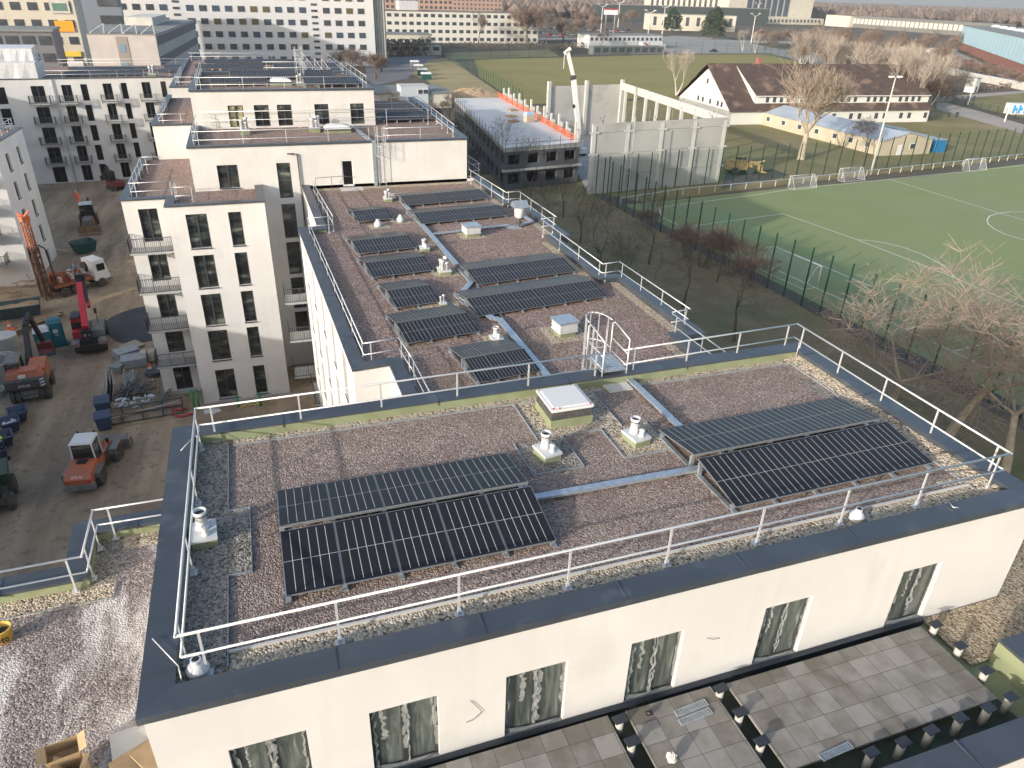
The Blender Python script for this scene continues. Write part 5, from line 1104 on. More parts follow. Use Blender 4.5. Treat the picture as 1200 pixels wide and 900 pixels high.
# wheel loader
t = thing('wheel_loader', 'orange wheel loader with white cab roof seen from behind on the dirt', 'wheel loader', (-12.55, 44.4, 0), R(-8)); t.scale = (.9, .9, .9)
b = MB(); b.extr([(-2.0, .75), (-2.05, 1.25), (-1.75, 1.55), (-.6, 1.72), (-.1, 1.72), (-.1, .75)], -.85, .85); b.build('hood', M['orange'], t)
b = MB(); b.box(-.98, -2.15, .45, .98, -1.7, .85); b.box(-.7, -1.7, .5, .7, 2.0, .8); b.build('chassis', M['cab_grey'], t)
b = MB(); b.box(-.36, -.75, 1.715, .3, -.2, 1.745); b.build('air_grille', M['black'], t)
cab(t, -.75, .72, -.1, 1.25, 1.3, 2.95, M['white'], M['white'])
b = MB(); b.box(-.8, -.08, .8, .8, 1.25, 1.3); b.build('cab_base', M['orange'], t)
for sx in (-1, 1):
    wheel(t, sx * .98, -.75, .62, .48); wheel(t, sx * .98 + .28, 2.15, .62, .48, rz=R(-14))
    b = MB(); b.box(sx * .98 - .26, -1.35, 1.25, sx * .98 + .26, -.15, 1.31); b.box(sx * .98 - .26, -1.4, .9, sx * .98 + .26, -1.33, 1.3); b.build('mudguard', M['cab_grey'], t)
    b = MB(); b.box(sx * .98 + .02, 1.5, 1.3, sx * .98 + .56, 2.8, 1.36); b.box(sx * .98 + .02, 1.45, .9, sx * .98 + .56, 1.52, 1.35); b.build('mudguard', M['cab_grey'], t)
    b = MB(); b.bar((sx * .85, 1.35, 2.2), (sx * 1.15, 1.45, 2.2), .03); b.box(sx * 1.15 - .1, 1.4, 2.0, sx * 1.15 + .1, 1.46, 2.35); b.build('mirror', M['black'], t)
    b = MB(); b.box(sx * .72 - .07, -2.07, 1.02, sx * .72 + .07, -2.03, 1.14); b.build('tail_light', M['red'], t)
b = MB(); b.box(.1, 1.5, .8, .8, 3.0, 1.2); b.bar((.2, 2.2, 1.5), (.5, 3.6, .55), .16, .3); b.bar((.85, 2.2, 1.5), (1.15, 3.6, .55), .16, .3); b.build('lift_arm', M['orange'], t)
b = MB(); b.extr([(3.5, .1), (4.45, .05), (4.45, .1), (3.65, .2), (3.6, .85), (3.85, 1.15), (3.8, 1.2), (3.5, .9)], -.75, 1.75); b.box(-.78, 3.5, .08, -.75, 4.3, .8); b.box(1.75, 3.5, .08, 1.78, 4.3, .8); b.build('bucket', M['cab_grey'], t)
text(t, 'ATLAS', (0, -1.98, 1.42), (R(48), 0, 0), .26, M['white'], ext=.01)
for sx in (-.55, .5):
    b = MB(); b.box(sx - .07, 1.28, 3.0, sx + .07, 1.36, 3.14); b.build('work_light', M['black'], t)
# wheeled excavator
t = thing('wheeled_excavator', 'orange wheeled excavator with dark counterweight and raised black boom', 'excavator', (-18.25, 57.5, 0), R(6))
b = MB(); b.box(-.9, -1.3, .5, .9, 1.6, .95); b.box(-.5, -1.5, .4, .5, 1.9, .6); b.lathe((0, 0, .95), [(.6, 0), (.6, .25)], 20); b.build('undercarriage', M['cab_grey'], t)
for sx in (-1, 1):
    for y in (-1.0, 1.35):
        wheel(t, sx * .78, y, .55, .34); wheel(t, sx * 1.15, y, .55, .3)
b = MB(); b.extr([(-1.75, 1.25), (-1.95, 1.5), (-1.95, 2.05), (-1.7, 2.15), (-.9, 2.15), (-.9, 1.25)], -1.3, 1.3); b.build('counterweight', M['steel_dark'], t)
b = MB(); taper(b, -1.25, 1.25, -1.72, -.2, 2.1, 2.5, .12, .15, 0); b.box(.15, -.9, 1.3, 1.28, 1.3, 2.45); b.box(-.3, -1.5, 2.5, .9, -.5, 2.62); b.build('engine_cover', M['orange'], t)
b = MB(); b.box(-1.28, -.9, 1.2, 1.28, 1.4, 1.35); b.build('platform', M['steel_dark'], t)
b = MB(); b.box(-.35, -1.74, 2.18, .1, -1.62, 2.42); b.build('white_plate', M['white'], t)
b = MB()
for i in range(3): b.quad((.93, -1.96, 1.45 + i * .24), (1.25, -1.96, 1.55 + i * .24), (1.25, -1.96, 1.67 + i * .24), (.93, -1.96, 1.57 + i * .24))
b.build('warning_stripes', M['white'], t)
b = MB(); b.box(-.5, -1.965, 1.58, .35, -1.955, 1.66); b.build('red_stripe', M['red'], t)
text(t, 'ATLAS', (-.1, -1.975, 1.67), (R(90), 0, 0), .27, M['white'], ext=.008)
cab(t, -1.25, -.35, -.5, 1.25, 1.35, 3.0, M['black'], M['cab_grey'])
b = MB(); b.bar((.05, 1.1, 1.7), (.15, 3.0, 4.3), .34, .45); b.bar((.15, 3.0, 4.3), (.3, 4.6, 4.7), .3, .4); b.bar((-.15, .9, 1.9), (0, 2.4, 3.3), .14); b.build('boom', M['black'], t)
b = MB(); b.bar((.3, 4.5, 4.8), (.55, 5.6, 1.9), .26, .34); b.bar((.35, 3.2, 4.75), (.35, 4.6, 4.9), .12); b.build('stick', M['black'], t)
b = MB(); b.extr([(5.2, 1.9), (6.0, 1.8), (6.2, 1.3), (5.9, .9), (5.4, .85), (5.6, 1.2)], .1, 1.1); b.build('bucket', mat('dark_red', (.16, .03, .03), .6), t)
# telehandler
t = thing('telehandler', 'red and black telescopic handler with raised red boom seen from behind', 'telehandler', (-15.35, 65.6, 0), R(6))
b = MB(); b.box(-1.1, -1.9, .6, 1.1, 3.0, 1.15); b.box(-1.15, -2.2, .5, 1.15, -1.6, 1.0); b.build('chassis', M['black'], t)
for sx in (-1, 1):
    for y in (-1.1, 2.3): wheel(t, sx * 1.0, y, .62, .42)
    b = MB(); b.box(sx * 1.0 - .3, -2.22, .95, sx * 1.0 + .3, -1.3, 1.28); b.build('mudguard', M['cab_grey'], t)
    b = MB(); b.box(sx * .95 - .07, -2.25, 1.12, sx * .95 + .07, -2.22, 1.2); b.build('tail_light', mat('tail_light_red', (.8, .02, .02), .3), t)
b = MB(); b.box(.25, -1.1, 1.15, 1.15, 1.6, 1.75); b.box(.3, -1.15, 1.2, .9, 1.5, 1.85); b.build('engine_cover', M['cab_grey'], t)
b = MB(); b.box(-.45, -1.75, 1.0, .3, -.8, 2.1); b.build('turret', M['black'], t); b = MB(); b.box(-1.2, -.9, 1.15, -.4, 1.2, 1.75); b.build('side_cover', M['red'], t)
cab(t, -1.2, -.4, .0, 1.35, 1.7, 2.75, M['black'], M['black'])
b = MB(); b.box(-1.18, -.05, 2.35, -.42, -.01, 2.62); b.build('cab_rear_band', M['red'], t)
b = MB(); b.bar((-.08, -1.3, 2.2), (-.28, 3.9, 4.3), .46, .5); b.build('boom', M['red'], t)
b = MB(); b.bar((.22, 1.6, 3.25), (.08, 4.1, 4.4), .24, .34); b.bar((-.28, 3.9, 4.3), (-.32, 4.8, 4.7), .38, .42); b.bar((-.55, 4.6, 4.7), (.2, 4.6, 4.7), .5, .6); b.build('boom_head', M['black'], t)
b = MB(); b.bar((.3, 1.2, 3.1), (.28, 1.9, 3.4), .26, .3); b.build('boom_cover', M['red'], t)
b = MB(); b.tube((.75, .6, 1.75), (.75, .6, 2.9), .03); b.box(.65, .55, 2.7, .85, .7, 3.15); b.build('mirror_mast', M['black'], t); b = MB(); b.lathe((.4, 0, 1.85), [(.1, 0), (.1, .12), (.04, .18)], 10); b.build('beacon', M['yellow'], t)
text(t, '50', (-.2, -1.77, 1.75), (R(90), R(90), 0), .24, M['white']); text(t, 'S', (.15, -1.77, 1.72), (R(90), 0, 0), .24, M['white']); text(t, 'MERLO', (-.8, -.06, 2.48), (R(90), 0, 0), .17, M['black'])
# drilling rig truck
bs = G(56, 350); top = HT(27, 253, bs)
t = thing('drilling_rig', 'drilling rig on a white cabbed truck with a tall orange lattice mast', 'drilling rig', (bs.x, bs.y, 0), R(-52))
b = MB(); b.box(-1.05, .6, 1.05, 1.05, 4.4, 1.25); b.box(-.45, .6, .75, .45, 6.0, 1.05); b.build('truck_bed', M['rust'], t)
for sx in (-1, 1):
    for y in (1.4, 2.5, 5.1): wheel(t, sx * .92, y, .48, .32)
b = MB(); taper(b, -1.08, 1.08, 4.5, 6.1, .75, 2.8, .1, .05, .3); b.build('driver_cab', M['white'], t)
b = MB(); b.box(-.85, 5.8, 1.7, .85, 5.99, 2.5); b.box(1.0, 4.9, 1.7, 1.07, 5.7, 2.4); b.box(-1.07, 4.9, 1.7, -1.0, 5.7, 2.4); b.build('cab_window', M['glass_dark'], t)
for sx in (-.85, .85):
    b = MB(); b.box(sx - .15, 6.05, .95, sx + .15, 6.13, 1.15); b.build('headlight', M['alu'], t)
b = MB(); b.box(-.9, 6.0, 1.15, .9, 6.08, 1.5); b.build('radiator_grille', M['steel_dark'], t); b = MB(); b.box(-1.1, 5.9, .5, 1.1, 6.2, .8); b.build('bumper', M['cab_grey'], t)
b = MB(); b.lathe((-.45, 4.4, 2.0), [(.5, -.12), (.52, 0), (.5, .12)], 18, M=Matrix.Rotation(R(90), 3, 'X')); b.build('spare_wheel', M['rubber'], t)
rg = random.Random(9)
b = MB()
for i in range(16):
    x, y = rg.uniform(-.9, .8), rg.uniform(.8, 3.9); s = rg.uniform(.2, .7); b.box(x, y, 1.25, x + s * .6, y + s, 1.3 + rg.uniform(.3, 1.0))
b.build('machinery_block', M['rust'], t)
b = MB()
for i in range(14):
    p = Vector((rg.uniform(-1, 1), rg.uniform(.8, 4.2), 1.3)); q_ = p + Vector((rg.uniform(-.6, .6), rg.uniform(-1, 1), rg.uniform(.3, 1.2))); r_ = q_ + Vector((rg.uniform(-.6, .6), rg.uniform(-1, 1), rg.uniform(-.6, .3))); b.path([p, q_, r_], .05, 6)
b.build('hydraulic_hose', M['orange'], t)
b = MB()
for i in range(6):
    p = Vector((rg.uniform(-1, 1), rg.uniform(.8, 4.2), 1.5)); b.box(p.x, p.y, p.z, p.x + .4, p.y + .3, p.z + .5)
b.build('valve_block', M['alu'], t)
def lattice(b, x0, x1, y0, y1, z0, z1, n, r=.05):
    for x in (x0, x1):
        for y in (y0, y1): b.bar((x, y, z0), (x, y, z1), r * 2)
    for i in range(n):
        a_, c_ = z0 + (z1 - z0) * i / n, z0 + (z1 - z0) * (i + 1) / n
        for y in (y0, y1): b.bar((x0 if i % 2 else x1, y, a_), (x1 if i % 2 else x0, y, c_), r)
        for x in (x0, x1): b.bar((x, y0 if i % 2 else y1, a_), (x, y1 if i % 2 else y0, c_), r)
b = MB(); lattice(b, -.3, .3, -.25, .25, 5.0, top, 10); b.box(-.4, -.35, top - .5, .4, .35, top); b.build('mast', mat('mast_orange', (.55, .13, .04), .6, col2=(.34, .12, .06), scale=2), t)
b = MB(); lattice(b, -.38, .38, -.3, .3, 0, 5.3, 7, .07); b.box(-.3, -.2, .4, .3, .1, 5.0); b.build('mast_foot', mat('muddy_steel', (.10, .065, .045), .8, col2=(.22, .10, .06), scale=4), t)
b = MB(); b.path([(-.6, -.1, 4.8), (-.7, -.2, 3), (-.6, 0, .6)], .06); b.path([(.7, .2, 5.6), (1.0, .6, 5.2), (1.0, .8, 1.5)], .07); b.path([(.55, .1, top - 1), (.5, .1, 5)], .04); b.build('hose', M['black'], t)
b = MB(); b.tube((.2, 0, top), (.5, .4, top + .5), .1); b.tube((0, 0, top - .2), (-.5, -.2, top + .2), .12); b.build('mast_head', M['orange_hot'], t)
person('worker in blue jacket standing among the rig machinery', (bs.x + 2.6, bs.y + 1.6), R(100), M['blue'], M['cloth_navy'], helmet=M['orange'], z=1.25)
# backhoe
t = thing('backhoe_loader', 'dark backhoe loader with pale cab roof and dirty front bucket facing the camera', 'backhoe', (-20.9, 103.2, 0), R(8))
b = MB(); b.box(-.5, -1.9, .8, .5, .4, 1.5); b.box(-.6, .4, .6, .6, 2.6, 1.3); b.build('body', M['cab_grey'], t); cab(t, -.75, .75, .5, 1.9, 1.3, 2.9, M['black'], M['white_plastic'])
for sx in (-1, 1): wheel(t, sx * .85, 1.7, .72, .42); wheel(t, sx * .8, -1.3, .5, .32)
b = MB(); b.bar((-.6, -.3, 1.4), (-.6, -2.7, .6), .14, .22); b.bar((.6, -.3, 1.4), (.6, -2.7, .6), .14, .22); b.build('lift_arm', M['rust'], t)
b = MB(); b.extr([(-2.5, .9), (-2.65, .2), (-3.5, .12), (-3.5, .06), (-2.5, .06), (-2.4, .9)], -1.25, 1.25); b.build('front_bucket', mat('muddy_yellow', (.24, .16, .07), .9, col2=(.15, .10, .06), scale=2), t)
b = MB(); b.bar((.2, 2.6, 1.0), (.3, 3.6, 3.0), .25); b.bar((.3, 3.6, 3.0), (.3, 4.4, 1.2), .2); b.build('rear_arm', M['black'], t)
# small dark red machine
t = thing('mini_excavator', 'small dark red excavator with open cab by the long white block', 'excavator', (-20.3, 124.0, 0), R(30)); b = MB(); b.box(-1, -1.2, 0, -.6, 1.2, .5); b.box(.6, -1.2, 0, 1, 1.2, .5); b.build('track', M['rubber'], t)
b = MB(); b.box(-.9, -1.2, .6, .9, 1.0, 1.3); b.build('body', mat('dark_red', (.16, .03, .03), .6), t); cab(t, -.85, .1, -.3, .9, 1.3, 2.7, M['black'], M['black']); b = MB(); b.bar((.3, .9, 1.1), (.2, 2.4, 3.1), .2, .25); b.bar((.2, 2.4, 3.1), (0, 4.0, 1.6), .16, .2); b.build('boom', M['black'], t)
b = MB(); b.extr([(3.8, 1.5), (4.4, 1.2), (4.2, .6), (3.7, .8)], -.4, .4); b.build('bucket', M['black'], t)
person('worker in bright orange jacket and trousers on the shaded dirt', (-24.3, 116.6), R(30), M['cloth_orange'], M['cloth_orange'], helmet=M['white'], step=.2)
person('worker with lime green helmet standing at the left edge beside the navy carts', (-18.05, 48.2), R(-60), M['cloth_navy'], M['cloth_navy'], helmet=M['cloth_lime'])
# tractor at left edge
t = thing('dumper', 'dark green site dumper with large wheels cut off by the left edge', 'dumper', (-17.35, 43.0, 0), R(12)); b = MB(); b.box(-.7, -1.2, .6, .7, 1.6, 1.1); b.build('chassis', M['steel_dark'], t)
for sx in (-1, 1): wheel(t, sx * .8, -.8, .55, .34, rim=M['conc']); wheel(t, sx * .85, 1.0, .62, .4, rim=M['conc'])
b = MB(); taper(b, -.8, .8, .2, 2.0, 1.1, 1.9, -.1, -.1, -.1); b.build('skip_body', mat('dark_green', (.02, .05, .03), .5), t); b = MB(); b.box(-.5, -1.2, 1.1, .5, -.3, 1.7); b.build('seat_cover', M['black'], t)
# open waste containers
def skip(name, label, P, w, l, h, rz, m, fill=None, group=None, cat='skip'):
    t = thing(name, label, cat, (P[0], P[1], 0), rz, group); b = MB(); e = .05; s = .2
    def ring(z, k): return [(-w / 2 + k, -l / 2 + k * 2, z), (w / 2 - k, -l / 2 + k * 2, z), (w / 2 - k, l / 2 - k * 2, z), (-w / 2 + k, l / 2 - k * 2, z)]
    o0, o1, i1, i0 = ring(.1, s), ring(h, 0), ring(h, e), ring(.3, s + e)
    vs = o0 + o1 + i1 + i0; fs = [(0, 3, 2, 1), (12, 13, 14, 15)]
    for a_ in (0, 4, 8):
        for i in range(4): j = (i + 1) % 4; fs.append((a_ + i, a_ + j, a_ + 4 + j, a_ + 4 + i))
    b.add(vs, fs); b.build('container', m, t)
    b = MB(); b.bar((-w / 2 - .02, -l / 2, h - .03), (w / 2 + .02, -l / 2, h - .03), .08); b.bar((-w / 2, -l / 2, h - .03), (-w / 2, l / 2, h - .03), .08); b.bar((w / 2, -l / 2, h - .03), (w / 2, l / 2, h - .03), .08); b.bar((-w / 2, l / 2, h - .03), (w / 2, l / 2, h - .03), .08); b.build('rim', m, t)
    if fill:
        b = MB(); rg = random.Random(int(w * 100)); n = 7
        g = [[(-w / 2 + .15 + (w - .3) * i / n, -l / 2 + .25 + (l - .5) * j / n, h * .62 + rg.uniform(0, .25) * h) for i in range(n + 1)] for j in range(n + 1)]
        for j in range(n):
            for i in range(n): b.quad(g[j][i], g[j][i + 1], g[j + 1][i + 1], g[j + 1][i])
        b.build('load', fill, t)
    return t
skip('waste_skip', 'dark green tapered waste skip with dark load on the open dirt', (-20.0, 93.0), 2.3, 2.0, 1.35, R(35), mat('skip_green', (.015, .075, .07), .5), M['asphalt'], 'waste skips')
skip('waste_skip', 'long dirty teal skip heaped with rubble below the white block at the left edge', (-23.6, 74.3), 5.5, 2.2, 1.2, R(10), mat('skip_teal', (.03, .085, .095), .7, col2=(.10, .10, .09), scale=2), M['sand'], 'waste skips')
for i, ((px, py), lb) in enumerate((((24, 494), 'navy open cart farthest from the camera in the row at left'), ((15, 506), 'navy cart with white content, second in the row at left'), ((7, 524), 'navy cart in the middle of the row at left'), ((-2, 540), 'navy cart nearest the lime helmeted worker'))):
    q = G(px, py); skip('rubbish_cart', lb, q, 1.15, 1.3, 1.0, R(20), M['navy'], [M['navy'], M['white_plastic'], M['steel_dark'], M['steel_dark']][i], 'navy carts', 'cart')
for (px, py), lb in (((123, 478), 'navy wheelie bin with sloping lid farther from the camera'), ((124, 496), 'navy wheelie bin with sloping lid nearer the camera')):
    q = G(px, py + 6); t = thing('wheelie_bin', lb, 'bin', (q.x, q.y, 0), R(5), 'wheelie bins'); b = MB(); taper(b, -.4, .4, -.4, .4, .1, 1.05, -.08, -.08, -.08); b.build('tub', M['navy'], t); b = MB(); b.extr([(-.52, 1.05), (.5, 1.05), (.5, 1.25), (-.5, 1.12)], -.52, .52); b.build('lid', M['navy'], t)
    for sx in (-1, 1):
        b = MB(); b.lathe((sx * .4, .4, .12), [(.12, -.04), (.12, .04)], 10, M=Matrix.Rotation(R(90), 3, 'Y')); b.build('wheel', M['black'], t)
def toilet(label, P, rz, roof):
    t = thing('portable_toilet', label, 'toilet', (P[0], P[1], 0), rz, 'portable toilets'); b = MB(); b.box(-.55, -.55, .1, .55, .55, 2.15); b.box(-.6, -.6, 0, .6, .6, .12)
    for x in (-.57, .52): b.box(x, -.58, .1, x + .06, -.52, 2.15)
    b.build('cabin', M['teal'], t); b = MB(); taper(b, -.6, .6, -.6, .6, 2.15, 2.45, .18, .25, .18); b.build('roof', roof, t); b = MB(); b.box(-.45, -.575, .15, .45, -.551, 2.05); b.build('door', mat('teal_door', (.02, .16, .2), .5), t)
    b = MB(); b.box(-.2, -.59, 1.3, .15, -.576, 1.65); b.box(-.12, -.59, 1.08, .15, -.576, 1.15); b.build('door_sign', M['white'], t); return t
toilet('teal portable toilet with white roof beside the raised excavator boom', (-18.75, 64.9), R(12), M['white_plastic']); toilet('teal portable toilet with teal roof standing behind the other', (-18.1, 66.6), R(12), M['teal'])
def ring(label, P, r, h, lid=False, z=0):
    t = thing('concrete_ring', label, 'concrete ring', (P[0], P[1], z), 0, 'concrete rings'); b = MB(); n = 28; vs = []
    prof = [(r, 0), (r, h), (r * .84, h), (r * .84, .05)]
    b.lathe((0, 0, 0), prof, n); b.build('shell', M['conc'], t, smooth=False)
    if lid:
        b = MB(); b.lathe((0, 0, h), [(r * 1.02, 0), (r * 1.02, .14), (.05, .14)], n); b.build('cover', M['conc_light'], t)
    return t
ring('covered concrete shaft ring at the left edge behind the excavator', (-22.2, 66.9), 1.0, 1.1, True); ring('low open concrete ring between the covered one and the large one', (-21.9, 64.1), 1.05, .5); ring('large open concrete ring standing at the left edge', (-21.4, 61.2), 1.25, 1.5); ring('small dark concrete ring lying low at the left edge', (-20.9, 58.0), .7, .5)
# stacked slabs
def stack(name, label, px, py, w, l, h, rz, m, n=4, cat='slab stack'):
    q = G(px, py); t = thing(name, label, cat, (q.x, q.y, 0), R(rz), 'stacked building material'); 
    for i in range(n):
        b = MB(); o_ = .03 * (i % 2); b.box(-w / 2 + o_, -l / 2, .12 + h * i / n, w / 2 + o_, l / 2, .12 + h * (i + 1) / n - .02); b.build('slab', m, t)
    b = MB(); b.box(-w / 2, -l / 2 + .1, 0, w / 2, -l / 2 + .25, .12); b.box(-w / 2, l / 2 - .25, 0, w / 2, l / 2 - .1, .12); b.build('bearer', M['wood'], t); return t
grey_sl = mat('grey_slab', (.30, .32, .34), .8, col2=(.24, .25, .27), scale=2)
stack('slab_stack', 'thin tan board lying on the edge of the dark asphalt patch', 154, 407, 1.7, 1.5, .12, 35, mat('tan_board', (.33, .29, .22), .9), 1); stack('slab_stack', 'grey slab stack nearest the dark asphalt patch', 149, 418, 1.8, 1.4, .6, 30, grey_sl); stack('slab_stack', 'wide grey slab stack next to the timber pallet', 158, 428, 1.9, 1.4, .7, 8, grey_sl); stack('slab_stack', 'small banded grey stack at the left of the others', 140, 434, .9, 1.3, .5, -25, mat('grey_green', (.2, .23, .22), .8), 3)
q = G(175, 422); t = thing('pallet', 'timber pallet loaded with pale sacks by the tower wall', 'pallet', (q.x, q.y, 0), R(5)); b = MB()
for i in range(6): b.box(-.7, -.6 + i * .22, .12, .7, -.45 + i * .22, .15)
b.box(-.7, -.6, 0, -.6, .65, .12); b.box(.6, -.6, 0, .7, .65, .12); b.build('deck', M['wood'], t)
for i in range(6):
    b = MB(); taper(b, -.6 + (i % 2) * .6, -.05 + (i % 2) * .6, -.5, .4, .15 + .25 * (i // 2), .38 + .25 * (i // 2), .05, .05, .05); b.build('sack', mat('sack', (.42, .37, .30), .9), t)
# scaffold and formwork parts
q = G(160, 493)
t = thing('storage_rack', 'long dark steel storage frame lying on the dirt in front of the scaffold parts', 'rack', (q.x - 2.2, q.y - .4, 0), R(5)); b = MB()
for z in (.15, .8):
    for y in (0, 1.1): b.bar((0, y, z), (5.4, y, z), .07)
for x in (0, 1.35, 2.7, 4.05, 5.4):
    for y in (0, 1.1): b.bar((x, y, .1), (x, y, .85), .07)
    b.bar((x, 0, .15), (x, 1.1, .15), .07)
b.build('frame', M['steel_dark'], t); b = MB(); b.bar((.2, -.35, .05), (5.6, -.3, .05), .12, .06); b.build('plank', M['wood'], t); b = MB(); b.bar((.3, .3, .45), (5.2, .7, .75), .09); b.build('tube', M['conc'], t)
rg = random.Random(77)
def heap(name, label, px, py, n, wx, wy, L, m, cat, r=.04, ang=85, z=.1, dz=.5, sp=8):
    q = G(px, py); t = thing(name, label, cat, (q.x, q.y, 0), 0, 'scaffold parts'); b = MB()
    for i in range(n):
        a_ = R(ang + rg.uniform(-sp, sp)); c_ = Vector((rg.uniform(-wx, wx), rg.uniform(-wy, wy), z + rg.uniform(0, dz))); d_ = Vector((math.cos(a_), math.sin(a_), rg.uniform(-.05, .1))) * L * rg.uniform(.6, 1) / 2; b.bar(c_ - d_, c_ + d_, r * rg.uniform(.7, 2.2), r)
    b.build('bundle', m, t); return t
heap('scaffold_tube_bundle', 'bundle of grey scaffold tubes pointing away from the camera', 152, 452, 16, .5, .6, 4, grey_sl, 'tubes', .05, 88); heap('scaffold_tube_bundle', 'loose dark scaffold tubes beside the tower wall', 186, 468, 12, .8, .7, 3.2, M['cab_grey'], 'tubes', .035, 78); heap('scaffold_tube_bundle', 'dark scaffold frames heaped in the middle of the parts', 160, 462, 26, 1.0, .7, 2.4, M['steel_dark'], 'tubes', .05, 60, .1, .8, 70)
heap('scaffold_tube_bundle', 'bright clamps and short tubes heaped behind the storage frame', 160, 478, 34, 1.3, .4, .5, M['alu'], 'tubes', .07, 30, .2, .8, 90); heap('scaffold_tube_bundle', 'thin timber battens lying at the right of the parts', 190, 455, 8, .9, .5, 3.6, M['wood'], 'battens', .04, 100, .05, .2)
q = G(134, 462); t = thing('formwork_panel', 'tall grey formwork panels leaning together at the left of the parts', 'panels', (q.x, q.y, 0), R(100)); 
for i in range(3):
    b = MB(); b.obox((0, i * .22, .75), (2.6, .07, 1.5), M=Matrix.Rotation(R(14), 3, 'X')); b.build('panel', grey_sl if i != 1 else M['steel_dark'], t)
q = G(182, 438); b = MB()
for k in range(3): b.lathe((0, 0, .05 + .1 * k), [(.75 - .05 * k, 0), (.8 - .05 * k, .05), (.75 - .05 * k, .1)], 20)
o = b.build('cable_coil', M['black']); o.location = (q.x, q.y, 0); tag(o, 'coil of black cable on the dirt by the tower wall', 'cable')
def hose(label, pxs, r, m, name='hose', cat='hose', z=.08, group=None):
    P_ = [G(*p) for p in pxs]; pts = []
    for i in range(len(P_) - 1):
        for k in range(4):
            f = k / 4; a0 = P_[max(0, i - 1)]; a1 = P_[i]; a2 = P_[i + 1]; a3 = P_[min(len(P_) - 1, i + 2)]
            pts.append(.5 * ((2 * a1) + (-a0 + a2) * f + (2 * a0 - 5 * a1 + 4 * a2 - a3) * f * f + (-a0 + 3 * a1 - 3 * a2 + a3) * f ** 3))
    pts.append(P_[-1]); o0 = pts[0].copy(); b = MB(); b.path([p - o0 + Vector((0, 0, z)) for p in pts], r, 8); o = b.build(name, m, smooth=True); o.location = o0; return tag(o, label, cat, group)
rh = mat('red_hose', (.36, .05, .05), .5); hose('thick red hose curling on the dirt right of the storage frame', [(192, 474), (201, 478), (202, 485), (208, 489), (218, 488), (230, 484)], .1, rh, group='red hoses'); hose('short piece of thick red hose lying inside the curl', [(206, 482), (214, 481), (219, 480)], .11, rh, group='red hoses')
hose('thin yellow hose lying before the tower base', [(280, 479), (290, 476), (300, 475), (308, 473)], .04, M['yellow']); 
for i, ((px, py), lb) in enumerate((((228, 478), 'green drain pipe standing nearest the red lettering'), ((234, 478), 'green drain pipe standing at the corner of the stepped white block'), ((280, 477), 'green drain pipe stub below the wide ground floor window'), ((306, 475), 'green drain pipe stub below the narrow ground floor window'))):
    q = G(px, py); t = thing('drain_pipe', lb, 'pipe', (q.x, q.y - .1, 0), 0, 'green drain pipes'); b = MB(); h_ = 1.4 if i < 2 else .9; b.tube((0, 0, 0), (0, .12, h_), .09, .09, 12); b.tube((0, .11, h_), (0, .12, h_ + .12), .115, .115, 12); b.build('pipe', M['green_pipe'], t, smooth=True)
cone_b = MB(); cone_b.box(-.18, -.18, 0, .18, .18, .03, 0); cone_b.lathe((0, 0, .03), [(.13, 0), (.095, .17)], 12, 0); cone_b.lathe((0, 0, .2), [(.095, 0), (.07, .12)], 12, 1); cone_b.lathe((0, 0, .32), [(.07, 0), (.02, .22)], 12, 0); cm = cone_b.mesh('traffic_cone', [M['orange_hot'], M['white']])
for (px, py), lb in (((12, 386), 'orange traffic cone below the teal skip at left'), ((56, 380), 'orange traffic cone between the steel beams and the toilet'), ((177, 436), 'orange traffic cone by the tower wall')):
    q = G(px, py); o = link('traffic_cone', cm, None, q); o.scale = (1.6,) * 3; tag(o, lb, 'cone', 'traffic cones')
for i in range(2):
    q = G(46 + 3 * i, 383 - 4 * i); b = MB(); b.box(-2.2, -.2, .1, 2.2, .2, .14); b.box(-2.2, -.2, .45, 2.2, .2, .49); b.box(-2.2, -.03, .14, 2.2, .03, .45); o = b.build('steel_beam', mat('rusty_beam', (.22, .15, .085), .9, col2=(.3, .22, .12), scale=1)); o.location = (q.x, q.y, 0); o.rotation_euler = (0, 0, R(47)); tag(o, ['rusty steel beam nearer the camera at the foot of the rig', 'rusty steel beam farther from the camera at the foot of the rig'][i], 'beam', 'steel beams')
# debris bank and ground marks
def bank(name, label, P0, w, l, h, m, seed, rz=0, kind=None, n=18, cat=None):
    rg = random.Random(seed); b = MB(); g = []
    for j in range(n + 1):
        row = []
        for i in range(n + 1):
            u, v = i / n * 2 - 1, j / n * 2 - 1; r_ = min(1, math.hypot(u, v)); z = h * (1 - r_) ** .8 * (.8 + rg.uniform(0, .35)) if r_ < 1 else -.02
            row.append((u * w / 2, v * l / 2, z))
        g.append(row)
    for j in range(n):
        for i in range(n): b.quad(g[j][i], g[j][i + 1], g[j + 1][i + 1], g[j + 1][i])
    o = b.build(name, m, smooth=False); o.location = (P0[0], P0[1], 0); o.rotation_euler = (0, 0, rz); return tag(o, label, cat, kind=kind)
bank('rubble_bank', None, (-24.5, 79.5), 9, 5, .8, M['sand'], 4, .1, 'stuff'); bank('soil_bank', None, (-13.5, 92), 9, 12, 1.6, M['dirt'], 5, .2, 'structure'); bank('soil_bank', None, (-14.5, 110), 8, 14, 1.2, M['dirt'], 6, .2, 'structure')
rg = random.Random(31)
